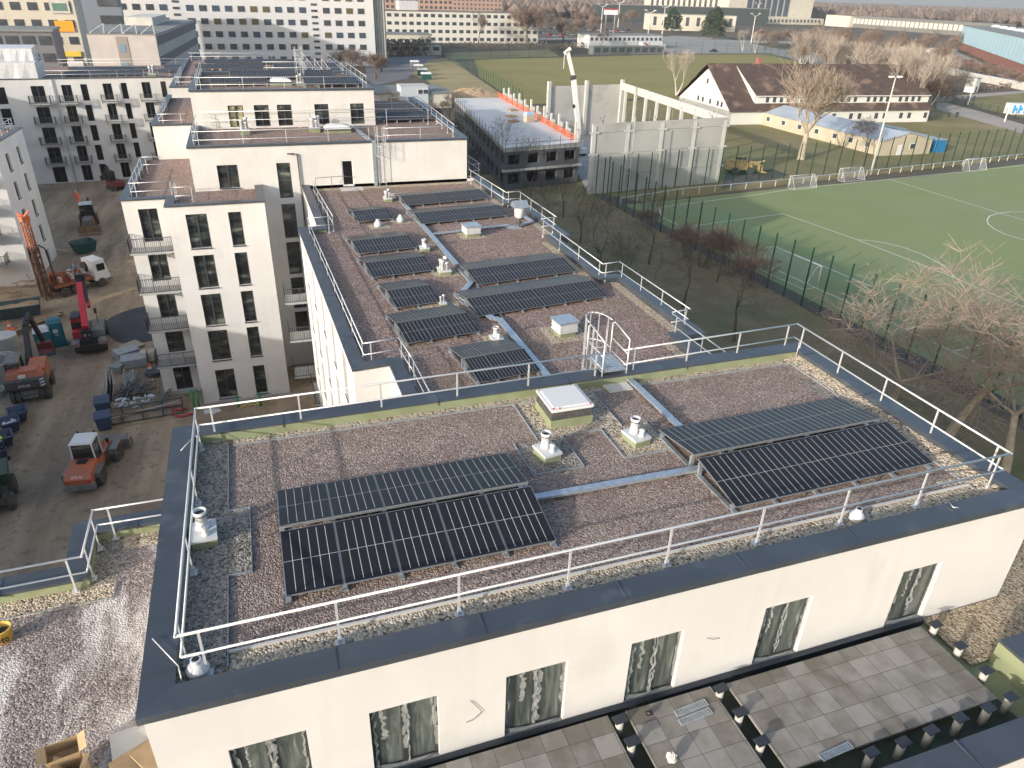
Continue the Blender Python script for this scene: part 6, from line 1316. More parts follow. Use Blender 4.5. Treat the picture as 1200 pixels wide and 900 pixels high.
for i, (px, py) in enumerate(((8, 350), (30, 340), (22, 352), (48, 338))):
    q = G(px, py); b = MB()
    for k in range(7):
        a_ = rg.uniform(0, 3.1); c_ = Vector((rg.uniform(-.7, .7), rg.uniform(-.6, .6), .6 + rg.uniform(0, .5))); d_ = Vector((math.cos(a_), math.sin(a_), rg.uniform(-.2, .2))) * rg.uniform(.3, .9); b.bar(c_ - d_, c_ + d_, .12, .04)
    o = b.build('timber_scrap', M['wood']); o.location = (q.x, q.y, 0); tag(o, 'loose timber scraps on the rubble, ' + ['at the left edge', 'by the rig mast', 'in the middle of the bank', 'nearest the truck'][i], 'timber', 'timber scraps')
b = MB(); pts = [(-11.6 + 3.4 * math.cos(a_) * (1 + .08 * math.sin(3 * a_)), 69.5 + 4.4 * math.sin(a_), .012) for a_ in [2 * PI * i / 40 for i in range(40)]]; b.poly(pts); struct('asphalt_patch', b, M['asphalt'])
def strip(name, a, c, w0, w1, z, m, n=12, seed=1):
    rg = random.Random(seed); a = Vector((a[0], a[1])); c = Vector((c[0], c[1])); d = (c - a); nn = Vector((-d.y, d.x)).normalized(); L, Rr = [], []
    for i in range(n + 1):
        f = i / n; w_ = (w0 + (w1 - w0) * f) / 2; L.append(a + d * f + nn * w_ * rg.uniform(.6, 1.2)); Rr.append(a + d * f - nn * w_ * rg.uniform(.6, 1.2))
    b = MB()
    for i in range(n): b.quad((*Rr[i], z), (*Rr[i + 1], z), (*L[i + 1], z), (*L[i], z))
    return struct(name, b, m)
strip('sun_and_sand_streak', G(98, 357), G(160, 337), 1.3, .5, .014, M['sand']); strip('sun_and_sand_streak', G(52, 288), G(100, 300), .6, .3, .014, M['sand'], seed=3)  # first strip paints a sunlit streak on the dirt in sand colour
strip('pale_track', G(102, 505), G(120, 505), .9, .4, .014, M['sand'], seed=4)
b = MB(); rg = random.Random(8); c0 = G(248, 482); b.poly([(c0.x + 1.0 * math.cos(a_) * rg.uniform(.5, 1.1), c0.y + .5 * math.sin(a_) * rg.uniform(.5, 1.1), .03) for a_ in [2 * PI * i / 14 for i in range(14)]]); o = b.build('plastic_sheet', M['white_plastic']); tag(o, 'torn white plastic sheet on the dirt before the tower base', 'plastic sheet')
# ================================================================ SPORTS PITCH
def gp(px, py, z=0): q = G(px, py, 0); return (q.x, q.y, z)
b = MB(); b.poly([(50.0, 108.2, .010), (50.3, 100, .010), (52.4, 50, .010), (54.6, 25, .010), (59, -60, .010), (210, -60, .010), (210, 118.5, .010), gp(1200, 186, .010), gp(1080, 204, .010), gp(925, 229.5, .010), gp(800, 246, .010)]); struct('pitch_apron', b, M['apron'])
b = MB(); b.poly([(52.3, 98.2, .02), (53.2, 80, .02), (54.6, 50, .02), (56.2, 25, .02), (60.5, -60, .02), (205, -60, .02), (205, 112.3, .02), gp(1200, 192.3, .02), gp(1080, 207, .02), gp(925, 220.2, .02)]); struct('sports_pitch', b, M['pitch_turf'])
def lines(paths, w=.13, z=.03):
    b = MB()
    for pts in paths:
        P_ = [Vector(gp(*p)).xy for p in pts]
        for a_, c_ in zip(P_[:-1], P_[1:]):
            d = (c_ - a_); L = d.length; d /= L; n = Vector((-d.y, d.x)) * w / 2; e = d * .04
            b.quad((*(a_ - n - e), z), (*(c_ - n + e), z), (*(c_ + n + e), z), (*(a_ + n - e), z))
    return b
PL = [[(772, 243.3), (887, 228.3), (925, 222.3), (1060, 208.3), (1200, 194)], [(772, 243.3), (776, 255), (798, 265), (840, 284.5), (885, 305), (962, 340.4), (1006.7, 359.5), (1080, 395), (1163, 434)],
      [(836.7, 261.7), (900, 253), (918, 250.7)], [(790, 268.5), (836.7, 261.7)], [(918, 250.7), (1004, 281), (1110, 322), (1155, 341.7), (1200, 360)], [(866.7, 295.8), (905, 289.3)], [(908, 288.8), (965.8, 312.6), (1023, 337)],
      [(1118.3, 411.7), (1167, 399.7), (1200, 391)], [(1004, 281), (1020, 282), (1040, 285.5), (1060, 290.5), (1080, 298), (1100, 308), (1112, 316.5), (1118, 325)],
      [(1041.7, 210), (1171, 249.7), (1200, 258)], [(1200, 248.6), (1185, 248.3), (1171, 249.8), (1160, 253), (1156.7, 257.5), (1158, 263), (1165, 268.5), (1178, 274.8), (1200, 281.5)]]
b = lines(PL); c0 = Vector(gp(1017, 309.7)); b.poly([(c0.x + .15 * math.cos(a_), c0.y + .15 * math.sin(a_), .03) for a_ in [i * .6 for i in range(10)]]); struct('pitch_lines', b, M['line'])
def goal(label, P, rz, W, H, D, r=.06, m=None, group='football goals'):
    t = thing('football_goal', label, 'goal', (P[0], P[1], .02), rz, group); m = m or M['white']; b = MB()
    b.path([(-W / 2, 0, 0), (-W / 2, 0, H), (W / 2, 0, H), (W / 2, 0, 0)], r, 8); b.build('frame', m, t, smooth=True)
    b = MB(); b.path([(-W / 2, 0, H), (-W / 2, D * .35, H), (-W / 2, D, 0), (W / 2, D, 0), (W / 2, D * .35, H), (W / 2, 0, H)], r * .5, 6); b.path([(-W / 2, 0, 0), (-W / 2, D, 0)], r * .5); b.path([(W / 2, 0, 0), (W / 2, D, 0)], r * .5); b.build('back_stay', m, t)
    b = MB(); b.quad((-W / 2, D * .35, H), (W / 2, D * .35, H), (W / 2, D, 0), (-W / 2, D, 0)); b.quad((-W / 2, 0, H), (W / 2, 0, H), (W / 2, D * .35, H), (-W / 2, D * .35, H))
    for sx in (-1, 1): b.poly([(sx * W / 2, 0, 0), (sx * W / 2, D, 0), (sx * W / 2, D * .35, H), (sx * W / 2, 0, H)])
    b.build('net', M['net_white'], t); return t
goal('full size white football goal behind the tall green fence', (57.2, 64.6), R(95), 7.4, 2.45, 2.0)
q = G(990, 212); goal('small white goal nearest the excavator on the far touchline', (87.5, 102.2), R(186), 5, 2.0, 1.6, .035); goal('small white goal in front of the light mast on the far touchline', (100.6, 105.4), R(186), 5, 2.0, 1.6, .035); goal('small white goal at the right on the far touchline', (132.0, 107.4), R(186), 5, 2.0, 1.6, .035)
# ---- tall green fences
def tall_fence(label, pts, H, sp, name='ball_fence', net=True, r=.06, m=None, netm=None):
    p0 = Vector((pts[0][0], pts[0][1], 0)); t = thing(name, label, 'fence', p0); nb = MB(); me = MB(); me.bar((0, 0, 0), (0, 0, H), r * 2); me = me.mesh('post', m or M['fence_green']); cnt = 0
    for a_, c_ in zip(pts[:-1], pts[1:]):
        a_ = Vector((a_[0], a_[1], 0)) - p0; c_ = Vector((c_[0], c_[1], 0)) - p0; d = c_ - a_; n = max(1, round(d.length / sp))
        for i in range(n + 1):
            if cnt < 100: link('post', me, t, a_ + d * (i / n)); cnt += 1
        nb.quad(a_, c_, c_ + Vector((0, 0, H * .97)), a_ + Vector((0, 0, H * .97)))
    if net: nb.build('net', netm or M['net_green'], t)
    return t
tall_fence('tall dark green fence posts with net along the near goal line side of the pitch', [(50.4, 104.5), (50.6, 84), (51.46, 64.7), (52.2, 56.9), (52.5, 51.6), (53.9, 30), (55.5, 10)], 6.3, 2.62)
tall_fence('tall dark green fence posts with net along the far touchline', [(52.5, 104.6), (66, 106.8), (78, 107.8), (92, 108.8), (108, 110), (130, 112.5), (165, 117)], 6.0, 3.0)
tall_fence('green mesh fence running from the building site along the olive field', [gp(612, 126)[:2], gp(560, 92)[:2], gp(503, 56)[:2]], 4.5, 4.2)
tall_fence('thin fence along the far side of the olive field', [gp(505, 66)[:2], gp(620, 68)[:2], gp(760, 63)[:2], gp(880, 62)[:2], gp(990, 84)[:2]], 6.0, 9)
tall_fence('green fence along the pale path behind the clubhouse', [gp(1095, 118)[:2], gp(1130, 124)[:2], gp(1200, 141)[:2]], 2.2, 4)
t = thing('touchline_barrier', 'low white spectator barrier along the far touchline', 'barrier', gp(727, 240)); o0 = Vector(gp(727, 240)); pts = [Vector(gp(*p)) - o0 for p in ((727, 240), (800, 228.5), (925, 217), (1015, 206.5), (1105, 197), (1200, 186))]
b = MB(); b.path([p + Vector((0, 0, 1.05)) for p in pts], .06, 6); b.build('rail', M['alu'], t); me = MB(); me.bar((0, 0, 0), (0, 0, 1.05), .1); me = me.mesh('post', M['conc_light'])
for a_, c_ in zip(pts[:-1], pts[1:]):
    n = max(1, round((c_ - a_).length / 3.0))
    for i in range(n): link('post', me, t, a_ + (c_ - a_) * (i / n))
q = G(1020, 205); t = thing('floodlight_mast', 'tall pale floodlight mast beside the touchline barrier', 'floodlight', (q.x, q.y, 0)); Hm = HT(1044.5, 90.5, q); b = MB(); b.tube((0, 0, 0), (0, 0, Hm), .22, .1, 10); b.build('mast', M['conc_light'], t, smooth=True)
b = MB(); b.bar((-1, 0, Hm), (1, 0, Hm), .1); b.build('crossbar', M['alu'], t)
for sx in (-.9, .9):
    b = MB(); b.box(sx - .4, -.3, Hm, sx + .4, .3, Hm + .25); b.build('lamp_head', M['white'], t)
# ================================================================ LAND BEYOND
def S(name, pxs, z, m, extra=()): b = MB(); b.poly([gp(*p, z) if len(p) == 2 else (p[0], p[1], z) for p in pxs]); return struct(name, b, m)
S('lawn', [(640, 235), (735, 240), (925, 216), (1200, 185), (1200, 148), (1105, 118), (985, 100), (870, 98), (740, 118), (600, 128)], .009, M['lawn'])
S('olive_field', [(609, 123), (561, 89), (556, 69), (640, 68), (760, 64.5), (900, 63.5), (985, 85), (960, 96), (870, 108), (700, 118)], .012, M['field'])
S('dry_meadow', [(596, 116), (545, 121), (520, 112), (500, 94), (470, 84), (478, 72), (528, 67), (552, 86)], .011, M['meadow'])
S('dry_meadow', [(520, 62), (645, 58), (655, 66), (556, 69), (524, 70)], .013, M['meadow'])
S('plaza', [(736, 46), (790, 42), (850, 45), (905, 56), (990, 66), (990, 82), (900, 62.5), (745, 63)], .013, M['road'])
S('road', [(560, 48), (700, 46), (960, 52), (1122, 60), (1122, 57.5), (960, 49), (700, 44), (560, 45)], .02, M['road'])
S('gravel_path', [(1097, 121), (1110, 121), (1150, 131), (1200, 146), (1200, 157), (1140, 140), (1098, 128)], .014, M['path_m'])
S('gravel_path', [(1118, 112), (1200, 106), (1200, 109), (1125, 116)], .014, M['path_m'])
S('lawn', [(1128, 116), (1200, 109), (1200, 139), (1150, 127)], .013, M['lawn'])
S('road', [(1000, 53), (1120, 60), (1200, 96), (1200, 101), (1115, 66), (1000, 57)], .02, M['road'])
S('yard', [(425, 90), (432, 66), (500, 62), (515, 66), (500, 72), (478, 92), (440, 100)], .012, mat('yard_asphalt', (.17, .17, .18), .9, col2=(.13, .13, .135), scale=.1))
S('parking_lot', [(560, 42), (640, 30), (735, 36), (735, 46), (700, 48), (560, 48)], .012, M['apron'])
# ---- unfinished flat building
SL = thing('building_shell', 'unfinished two storey building shell with pale flat slab and orange edge barriers', 'building', (37.2, 110.7, 0)); c4 = [(37.2, 110.7), (51.0, 113.1), (55.6, 168), (44.4, 168.6)]
b = MB(); b.prism(c4, 5.9, 6.5); b.prism([(36.6, 110.2), (51.4, 112.6), (51.4, 113.3), (36.9, 111)], 2.9, 3.2); b.build('floor_slab', M['conc'], SL, world=True)
b = MB(); b.poly([(p[0], p[1], 6.51) for p in c4]); b.build('slab_top', mat('pale_slab', (.64, .63, .60), .9, col2=(.54, .53, .51), scale=.12, c3=(.44, .44, .44), s3=.1, f3=.57), SL, world=True)
b = MB()
for (a_, c_), nw in (((c4[0], c4[1]), 4), ((c4[3], c4[0]), 14)):
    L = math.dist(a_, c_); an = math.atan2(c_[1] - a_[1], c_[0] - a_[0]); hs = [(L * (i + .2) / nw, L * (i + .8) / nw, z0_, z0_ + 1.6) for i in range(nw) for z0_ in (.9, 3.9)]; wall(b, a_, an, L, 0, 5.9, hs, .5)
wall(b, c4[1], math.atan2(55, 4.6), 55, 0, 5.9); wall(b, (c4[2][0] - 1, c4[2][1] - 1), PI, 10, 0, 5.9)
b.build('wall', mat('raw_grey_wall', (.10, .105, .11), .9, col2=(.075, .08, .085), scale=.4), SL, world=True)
b = MB(); b.quad((c4[0][0] + .3, c4[0][1] + 2, 1), (c4[1][0] - .3, c4[1][1] + 2, 1), (c4[1][0] - .3, c4[1][1] + 2, 6), (c4[0][0] + .3, c4[0][1] + 2, 6)); b.build('interior_shade_sheet', M['black'], SL, world=True)  # black sheet painting in the shade inside the shell
dd = (Vector(c4[2]) - Vector(c4[1])).normalized()
n = 12
for i in range(n):
    p = Vector(c4[1]) + dd * (1.5 + i * 4.6); h_ = 3.0 if i % 2 == 0 else 2.4
    b = MB(); b.box(-.25, -.25, 0, .25, .25, h_ * .6); b.box(.2, -.35, 0, .6, .35, h_ * .55) ; b.box(-.25, -.2, h_ * .6, .05, .2, h_); o = b.build('column', M['conc_light'], SL); o.location = (p.x - .3 - SL.location.x, p.y - SL.location.y, 6.5)
for i in range(n):
    p = Vector(c4[1]) + dd * (1.5 + i * 4.6); q = p + dd * 4.3; b = MB(); o_ = SL.location
    for z in (6.75, 7.1, 7.5): b.bar((p.x - .7 - o_.x, p.y - o_.y, z), (q.x - .7 - o_.x, q.y - o_.y, z), .05, .16)
    for f in (0, 1): r_ = p + (q - p) * f; b.bar((r_.x - .7 - o_.x, r_.y - o_.y, 6.5), (r_.x - .7 - o_.x, r_.y - o_.y, 7.7), .09)
    b.build('edge_barrier', M['orange_hot'], SL)
b = MB(); p0 = Vector(c4[0]); 
for i in range(8): q = p0 + (Vector(c4[1]) - p0) * (i / 7); b.bar((q.x, q.y - .4, 4.8), (q.x, q.y - .4, 7.9), .06)
for i in range(20): q = p0 + (Vector(c4[3]) - p0) * (i / 19); b.bar((q.x - .4, q.y, 4.8), (q.x - .4, q.y, 7.9), .06)
for z in (5.5, 6.6, 7.2): b.bar((p0.x, p0.y - .4, z), (c4[1][0], c4[1][1] - .4, z), .05, .05); b.bar((p0.x - .4, p0.y, z), (c4[3][0] - .4, c4[3][1], z), .05, .05)
b.build('scaffold', M['steel_dark'], SL, world=True)
for i, (px, py, lb) in enumerate(((620, 143, 'wrapped beige pallet with blue foil on the pale slab'), (601, 130, 'flat timber stack at the back of the pale slab'), (599, 137, 'timber stack in the middle of the pale slab'), (602, 143, 'low timber stack nearest the front of the pale slab'))):
    q = G(px, py, 6.5); t = thing('material_stack', lb, 'stack', (q.x, q.y, 6.52), .2, 'stacks on the slab'); b = MB(); h_ = 1.8 if i == 0 else .35; b.box(-.9, -.6, 0, .9, .6, h_ * .7); b.build('load', M['wood'] if i else M['beige'], t)
    b = MB(); taper(b, -.95, .95, -.65, .65, h_ * .7, h_, .2, .15, .15); b.build('cover', mat('blue_foil', (.35, .5, .62), .4) if i == 0 else M['wood'], t)
# ---- precast hall
HL = thing('concrete_hall', 'roofless grey precast concrete hall with open column row on its right side', 'building', (49.5, 105.4, 0)); F0, F1, B1, B0 = (49.5, 105.4), (75.2, 108.2), (80.0, 157.0), (61.5, 154.5)
cc = mat('precast_concrete', (.46, .445, .41), .9, col2=(.40, .39, .36), scale=.13, c3=(.36, .35, .325), s3=.25, f3=.56); cp = mat('precast_pale', (.50, .49, .46), .85, col2=(.46, .45, .42), scale=.5)
an = math.atan2(F1[1] - F0[1], F1[0] - F0[0]); W_ = math.dist(F0, F1)
for i in range(4):
    for k in range(3):
        b = MB(); u0, u1 = .1 + i * (W_ - .1) / 4, (i + 1) * (W_ - .1) / 4 - .1; z0_, z1_ = (0, 2.9, 6.1)[k], (2.85, 6.05, 9.3)[k]; A = P3(F0, an, u0, z0_); C_ = P3(F0, an, u1, z1_); b.obox(((A[0] + C_[0]) / 2, (A[1] + C_[1]) / 2 + .1, (z0_ + z1_) / 2), (u1 - u0, .25, z1_ - z0_), an); b.build('wall_panel', cc, HL, world=True)
for i in range(5):
    A = P3(F0, an, max(.3, min(W_ - .3, i * W_ / 4)), 0, .05); b = MB(); b.box(A[0] - .3, A[1] - .08, 0, A[0] + .3, A[1] + .4, 10.3)
    for z in (2.9, 6.1, 9.35): b.box(A[0] - .8, A[1] - .14, z - .12, A[0] + .8, A[1] - .06, z + .12)
    b.build('column', cp, HL, world=True)
b = MB(); A = P3(F0, an, W_ / 2, 10.0); b.obox((A[0], A[1] + .1, 10.0), (W_, .3, 1.3), an); b.build('parapet_beam', cc, HL, world=True)
ar = math.atan2(B1[1] - F1[1], B1[0] - F1[0]); LR = math.dist(F1, B1)
b = MB(); mid = ((F1[0] + B1[0]) / 2, (F1[1] + B1[1]) / 2, 10.05); b.obox(mid, (LR, .35, 1.5), ar); b.build('top_beam', cp, HL, world=True)
for i in range(1, 9):
    f = i / 8.5; b = MB(); x, y = F1[0] + (B1[0] - F1[0]) * f, F1[1] + (B1[1] - F1[1]) * f; b.obox((x, y, 4.65), (.6, .5, 9.3), ar); b.build('column', cp, HL, world=True)
b = MB(); b.obox((mid[0], mid[1], 1.2), (LR, .25, 2.4), ar); b.build('wall_panel', cc, HL, world=True)
ab = math.atan2(B1[1] - B0[1], B1[0] - B0[0]); LB = math.dist(B0, B1)
for i in range(2):
    b = MB(); f = (i + .5) / 2; b.obox((B0[0] + (B1[0] - B0[0]) * f, B0[1] + (B1[1] - B0[1]) * f, 5.2), (LB / 2 - .7, .3, 10.4), ab); b.build('wall_panel', cc, HL, world=True)
for i in range(3):
    f = i / 2; b = MB(); x, y = B0[0] + (B1[0] - B0[0]) * f, B0[1] + (B1[1] - B0[1]) * f - .3; b.obox((x, y, 5.7), (.7, .7, 11.4), ab); b.build('column', cp, HL, world=True)
b = MB(); b.poly([(F0[0] + .2, F0[1] + .3, .1), (F1[0] - .2, F1[1] + .3, .1), (B1[0] - .2, B1[1] - .3, .1), (B0[0], B0[1] - .3, .1), (57, 130, .1)]); b.build('floor', M['conc'], HL, world=True)
b = MB()
for (x, y) in ((52, 107.4), (62, 108.4), (73, 109.4), (76.5, 125), (78, 140)): b.bar((x, y, 9.6), (x + .9, y + 1.2, 11.4), .07); b.bar((x + .9, y, 9.6), (x, y + 1.2, 11.2), .07)
b.build('brace', M['steel_dark'], HL, world=True)
for i in range(6):
    A = P3(F0, an, 1.5 + i * 4.4, 10.6); b = MB(); b.bar((A[0], A[1] + .2, 9.8), (A[0], A[1] + .2, 12.3), .05); b.build('edge_post', M['alu'], HL, world=True)
# inclined lifting pole in front and mobile crane
q = G(735, 232); b = MB(); b.tube((0, 0, 0), (0, 0, HT(743, 137, q)), .07, .07, 6); o = b.build('pole', M['alu']); o.location = (q.x, q.y, 0); tag(o, 'thin metal pole standing in front of the concrete hall', 'pole')
cb = Vector((60.5, 137.0, 0)); t = thing('mobile_crane', 'white mobile crane with raised telescopic boom inside the concrete hall', 'crane', cb, R(0)); b = MB(); b.box(-1.25, -4, .6, 1.25, 4, 1.5); b.build('carrier', M['white'], t)
for sx in (-1, 1):
    for y in (-2.8, -.9, 1.2, 3.0): wheel(t, sx * 1.1, y, .55, .4)
b = MB(); b.box(-1.2, -1.8, 1.6, 1.2, 1.2, 2.8); b.build('superstructure', M['white'], t); cab(t, -1.3, -.4, 2.4, 3.8, 1.5, 3.0, M['white'], M['white'])
bt = GY(665, 60, 137) - cb; bm = GY(672, 90, 137) - cb; b0_ = Vector((.6, -1.2, 2.6)); b = MB(); b.bar(b0_, bm, .75, .9); b.build('boom_base', M['white'], t); b = MB(); b.bar(bm, bt, .5, .6); b.build('boom_extension', M['white'], t); b = MB(); b.bar(bt + Vector((-.6, 0, -.4)), bt + Vector((.6, 0, .5)), .5); b.tube(bt + Vector((-.5, 0, 0)), bt + Vector((-.6, 0, -3)), .05); b.build('boom_head', M['white'], t); b = MB(); b.box(bm.x - .5, bm.y - .5, bm.z - .6, bm.x + .4, bm.y + .5, bm.z + .3); b.build('collar', M['steel_dark'], t)
b = MB(); k_ = b0_ + (bm - b0_) * .55; b.box(k_.x - .75, k_.y - .4, k_.z - .3, k_.x - .35, k_.y + .1, k_.z + .3); b.build('winch', M['black'], t)
# telehandler beside the hall
q = G(868, 203); t = thing('telehandler', 'dirty yellow telescopic handler parked on mud beside the concrete hall', 'telehandler', (q.x, q.y, 0), R(-100)); my = mat('muddy_yellow_two', (.52, .36, .12), .7, col2=(.3, .22, .12), scale=1.5)
b = MB(); taper(b, -1.1, 1.1, -3.0, 1.6, .8, 2.0, .15, .3, .2); b.build('body', my, t)
for sx in (-1, 1):
    for y in (-1.8, 1.1): wheel(t, sx * 1.15, y, .65, .45)
b = MB(); b.bar((0, -2.4, 2.3), (.0, 3.2, 1.7), .5, .6); b.build('boom', my, t); cab(t, -1.1, -.35, -.9, .7, 1.6, 2.8, M['black'], my); b = MB(); b.extr([(3.2, .3), (4.6, .2), (4.6, .3), (3.5, .6), (3.4, 1.7), (3.2, 1.7)], -1.2, 1.2); b.bar((0, 2.8, 1.9), (.9, 3.8, 2.4), .2); b.build('bucket', my, t)
S('mud_track', [(845, 222), (850, 204), (905, 198), (925, 205), (900, 212), (870, 216)], .016, M['apron'])
# ---- house with brown roof
HO = thing('house', 'long white house with mossy brown tiled roof and gable end facing the hall', 'house', (113.5, 160, 0), R(-4)); L_ = 60; x0 = 0
def prof(b, pts, xa, xb, mi=0): b.extr(pts, xa, xb, mi)
b = MB(); b.box(0, 3.0, 0, L_, 31, 3.2); b.box(7.6, 4.6, 3.2, L_, 29, 6.6); b.extr([(3, 0), (31, 0), (31, 3.2), (17.2, 11.6), (3, 3.2)], 0, .4); b.build('wall', mat('house_white', (.60, .595, .555), .9), HO)
b = MB()
b.add([(-.4, 2.2, 3.2), (L_ + .5, 2.2, 3.2), (L_ + .5, 17.2, 13.0), (-.4, 17.2, 13.0), (-.4, 32.2, 3.2), (L_ + .5, 32.2, 3.2)], [(0, 1, 2, 3), (3, 2, 5, 4)])
b.add([(-.4, 2.2, 2.95), (-.4, 17.2, 12.75), (-.4, 17.2, 13.0), (-.4, 2.2, 3.2), (-.4, 32.2, 2.95), (-.4, 32.2, 3.2)], [(0, 1, 2, 3), (1, 4, 5, 2)])
b.add([(7.4, 4.1, 6.7), (L_ + .5, 4.1, 6.7), (L_ + .5, 16.6, 12.95), (7.4, 16.6, 12.95), (7.4, 4.1, 6.5), (L_ + .5, 4.1, 6.5)], [(0, 1, 2, 3), (0, 4, 5, 1)]); b.build('roof', M['roof_tile'], HO)
b = MB(); b.box(7.4, 3.95, 6.45, L_, 4.09, 6.62); b.build('gutter', M['white'], HO); b = MB(); b.add([(7.42, 4.6, 6.75), (7.42, 4.6, 4.75), (7.42, 16.3, 12.7)], [(0, 1, 2)]); b.build('dormer_cheek', mat('house_white', (.60, .595, .555)), HO)
b = MB(); b.box(14, 16.6, 12.6, 15, 17.8, 14.4); b.build('chimney', M['brick'], HO)
me = MB(); me.box(0, -.05, 0, .9, .02, 1.2); me = me.mesh('window', M['window_far']); me2 = MB(); me2.box(0, -.05, 0, 1.0, .02, 1.4); me2 = me2.mesh('window', M['window_far'])
for i in range(34):
    if i % 5 != 0: link('window', me, HO, (8.5 + i * 2.0, 4.58, 5.0))
for i in range(24):
    if i % 3: link('window', me2, HO, (9 + i * 2.6, 2.98, 1.0))
for y, z in ((8, 3.6), (10, 3.6), (14, 3.6), (18, 3.6), (20.5, 3.6), (16.8, 8.2)): link('window', me, HO, (-.02, y, z), R(-90))
# ---- clubhouse
CH = thing('clubhouse', 'low beige clubhouse with shallow pale grey roof and white door', 'house', (122.9, 121.9, 0)); b = MB(); b.box(0, 0, 0, 13.4, 42, 3.0); b.add([(0, 0, 3.0), (13.4, 0, 3.0), (6.7, 0, 4.4), (0, 42, 3.0), (13.4, 42, 3.0), (6.7, 42, 4.4)], [(0, 1, 2), (3, 5, 4)]); b.build('wall', M['beige'], CH)
b = MB(); b.add([(-.3, -.3, 2.95), (6.7, -.3, 4.45), (6.7, 42.3, 4.45), (-.3, 42.3, 2.95), (13.7, -.3, 2.95), (13.7, 42.3, 2.95)], [(0, 1, 2, 3), (1, 4, 5, 2)]); b.build('roof', mat('pale_roof', (.42, .46, .50), .7, col2=(.34, .38, .42), scale=.2), CH)
wm = MB(); wm.box(0, -.06, 0, 1.4, .02, 1.2, 0); wm.box(.1, -.09, .1, 1.3, -.06, 1.1, 1); wm = wm.mesh('window', [M['frame_white'], M['window_far']])
for y in (3, 8, 13, 19, 25, 31, 37): link('window', wm, CH, (-.02, y + 1.4, 1.1), R(-90))
link('window', wm, CH, (7.6, -.02, 1.1)); b = MB(); b.box(4.5, -.06, 0, 5.6, 0, 2.1); b.build('door', M['frame_white'], CH)
for i in range(2):
    t = thing('storage_container', ['blue metal container nearer the white clubhouse gable', 'blue metal container farther along behind the clubhouse'][i], 'container', (138.8 + i * 1.8, 122.5 + i * 13, 0), R(90), 'blue containers'); b = MB(); b.box(0, -2.4, 0, 12, 0, 2.6)
    for k in range(20): b.box(k * .6 + .1, -2.45, .2, k * .6 + .35, -2.4, 2.4); b.box(k * .6 + .1, 0, .2, k * .6 + .35, .05, 2.4)
    b.build('body', mat('container_blue', (.02, .17, .38), .6), t); b = MB(); b.box(-.05, -2.45, 2.6, 12.05, .05, 2.68); b.build('roof', mat('container_roof', (.35, .38, .38), .7), t)
q = G(1137, 108); t = thing('hut', 'small white hut beside the green fence', 'hut', (q.x, q.y, 0), .3); b = MB(); b.box(-1.7, -1.7, 0, 1.7, 1.7, 4.8); b.build('wall', M['white'], t); b = MB(); b.box(-1.9, -1.9, 4.8, 1.9, 1.9, 5.0); b.build('roof', M['conc'], t); b = MB(); b.box(-.6, -1.76, .1, .5, -1.7, 2.1); b.build('door', M['window_far'], t)
q = G(1184, 134); t = thing('site_cabin', 'white cabin with bright blue panels at the right edge', 'cabin', (q.x, q.y, 0), R(-12)); b = MB(); b.box(0, 0, 0, 9, 3, 2.9); b.build('wall', M['white'], t); b = MB()
for i in range(5): b.box(.3 + i * 1.8, -.06, .3, 1.0 + i * 1.8, 0, 2.6); b.box(1.0 + i * 1.8, -.06, 1.1, 1.7 + i * 1.8, 0, 1.9)
b.build('blue_panel', M['blue'], t)
# ---- trees
tree('big', 'large spreading bare tree with pale trunk left of the clubhouse', (103.5, 122.0), HT(925, 60, Vector((103.5, 122, 0))), 1.0, sx=1.12)
tree('round', 'small dark round crowned bare tree against the clubhouse wall', (118.5, 121.0), 8.5, 0)
for i, (px, py, ty, lb) in enumerate(((1058, 138, 52, 'white barked birch at the left of the pair behind the clubhouse'), (1068, 138, 50, 'white barked birch at the right of the pair behind the clubhouse'), (1008, 128, 45, 'white barked birch behind the long roof'), (960, 105, 38, 'tall white birch behind the long house'), (792, 112, 64, 'birch with white stems left of the brown roofed house'), (870, 60, 33, 'thin white birch at the corner of the olive field'), (885, 62, 36, 'second thin white birch at the corner of the olive field'), (1100, 60, 52, 'birch before the pale blue hall'))):
    q = G(px, py); tree('birch', lb, q, HT(px, ty, q) if i != 4 else 14, i * 1.3, 'birch trees', 'birch_tree')
SH = [(700, 330, 8), (640, 300, 8), (720, 400, 9), (800, 360, 7), (860, 400, 8), (620, 245, 9), (590, 215, 9), (660, 255, 7), (760, 310, 7), (680, 285, 6), (840, 330, 5)]
for i, (px, py, h_) in enumerate(SH):
    q = G(px, py); tree('faint', 'bare tree standing in the shade beside the balconies, ' + ['below the second balcony cover', 'near the peaked ventilator', 'below the nearest balcony cover', 'between fence and nearest roof corner', 'close to the foreground roof corner', 'behind the stepped white block', 'farthest, beside the grey shell', 'on the dark verge towards the goal', 'by the shrubs along the fence', 'small one near the gravel heap', 'small one by the fence posts'][i], q, h_ + 2, None, 'bare trees on the shaded verge')
for i, (px, py, cx_, ty, lb) in enumerate(((1036, 492, 1078, 302, 'large bare tree with wide reddish crown lit above the shaded bank'), (1108, 516, 1165, 288, 'large bare tree with pale limbs rising before the right edge'), (1175, 560, 1235, 330, 'bare tree cut off by the right edge'))):
    q = G(px, py); tree('plane', lb, (q.x, q.y, 0), HT(cx_, ty, q), .6 + 1.7 * i, 'large bare trees by the pitch', sx=1.3)
for i, (px, py, h_) in enumerate(((757, 270, 3.0), (805, 302, 4.2), (828, 312, 5.0), (852, 322, 4.6), (880, 336, 3.6))):
    q = G(px, py); tree('shrub', 'reddish brown bare shrub along the tall green fence', q, h_, None, 'shrubs along the tall fence', 'shrub', 'shrub', sx=1.3)
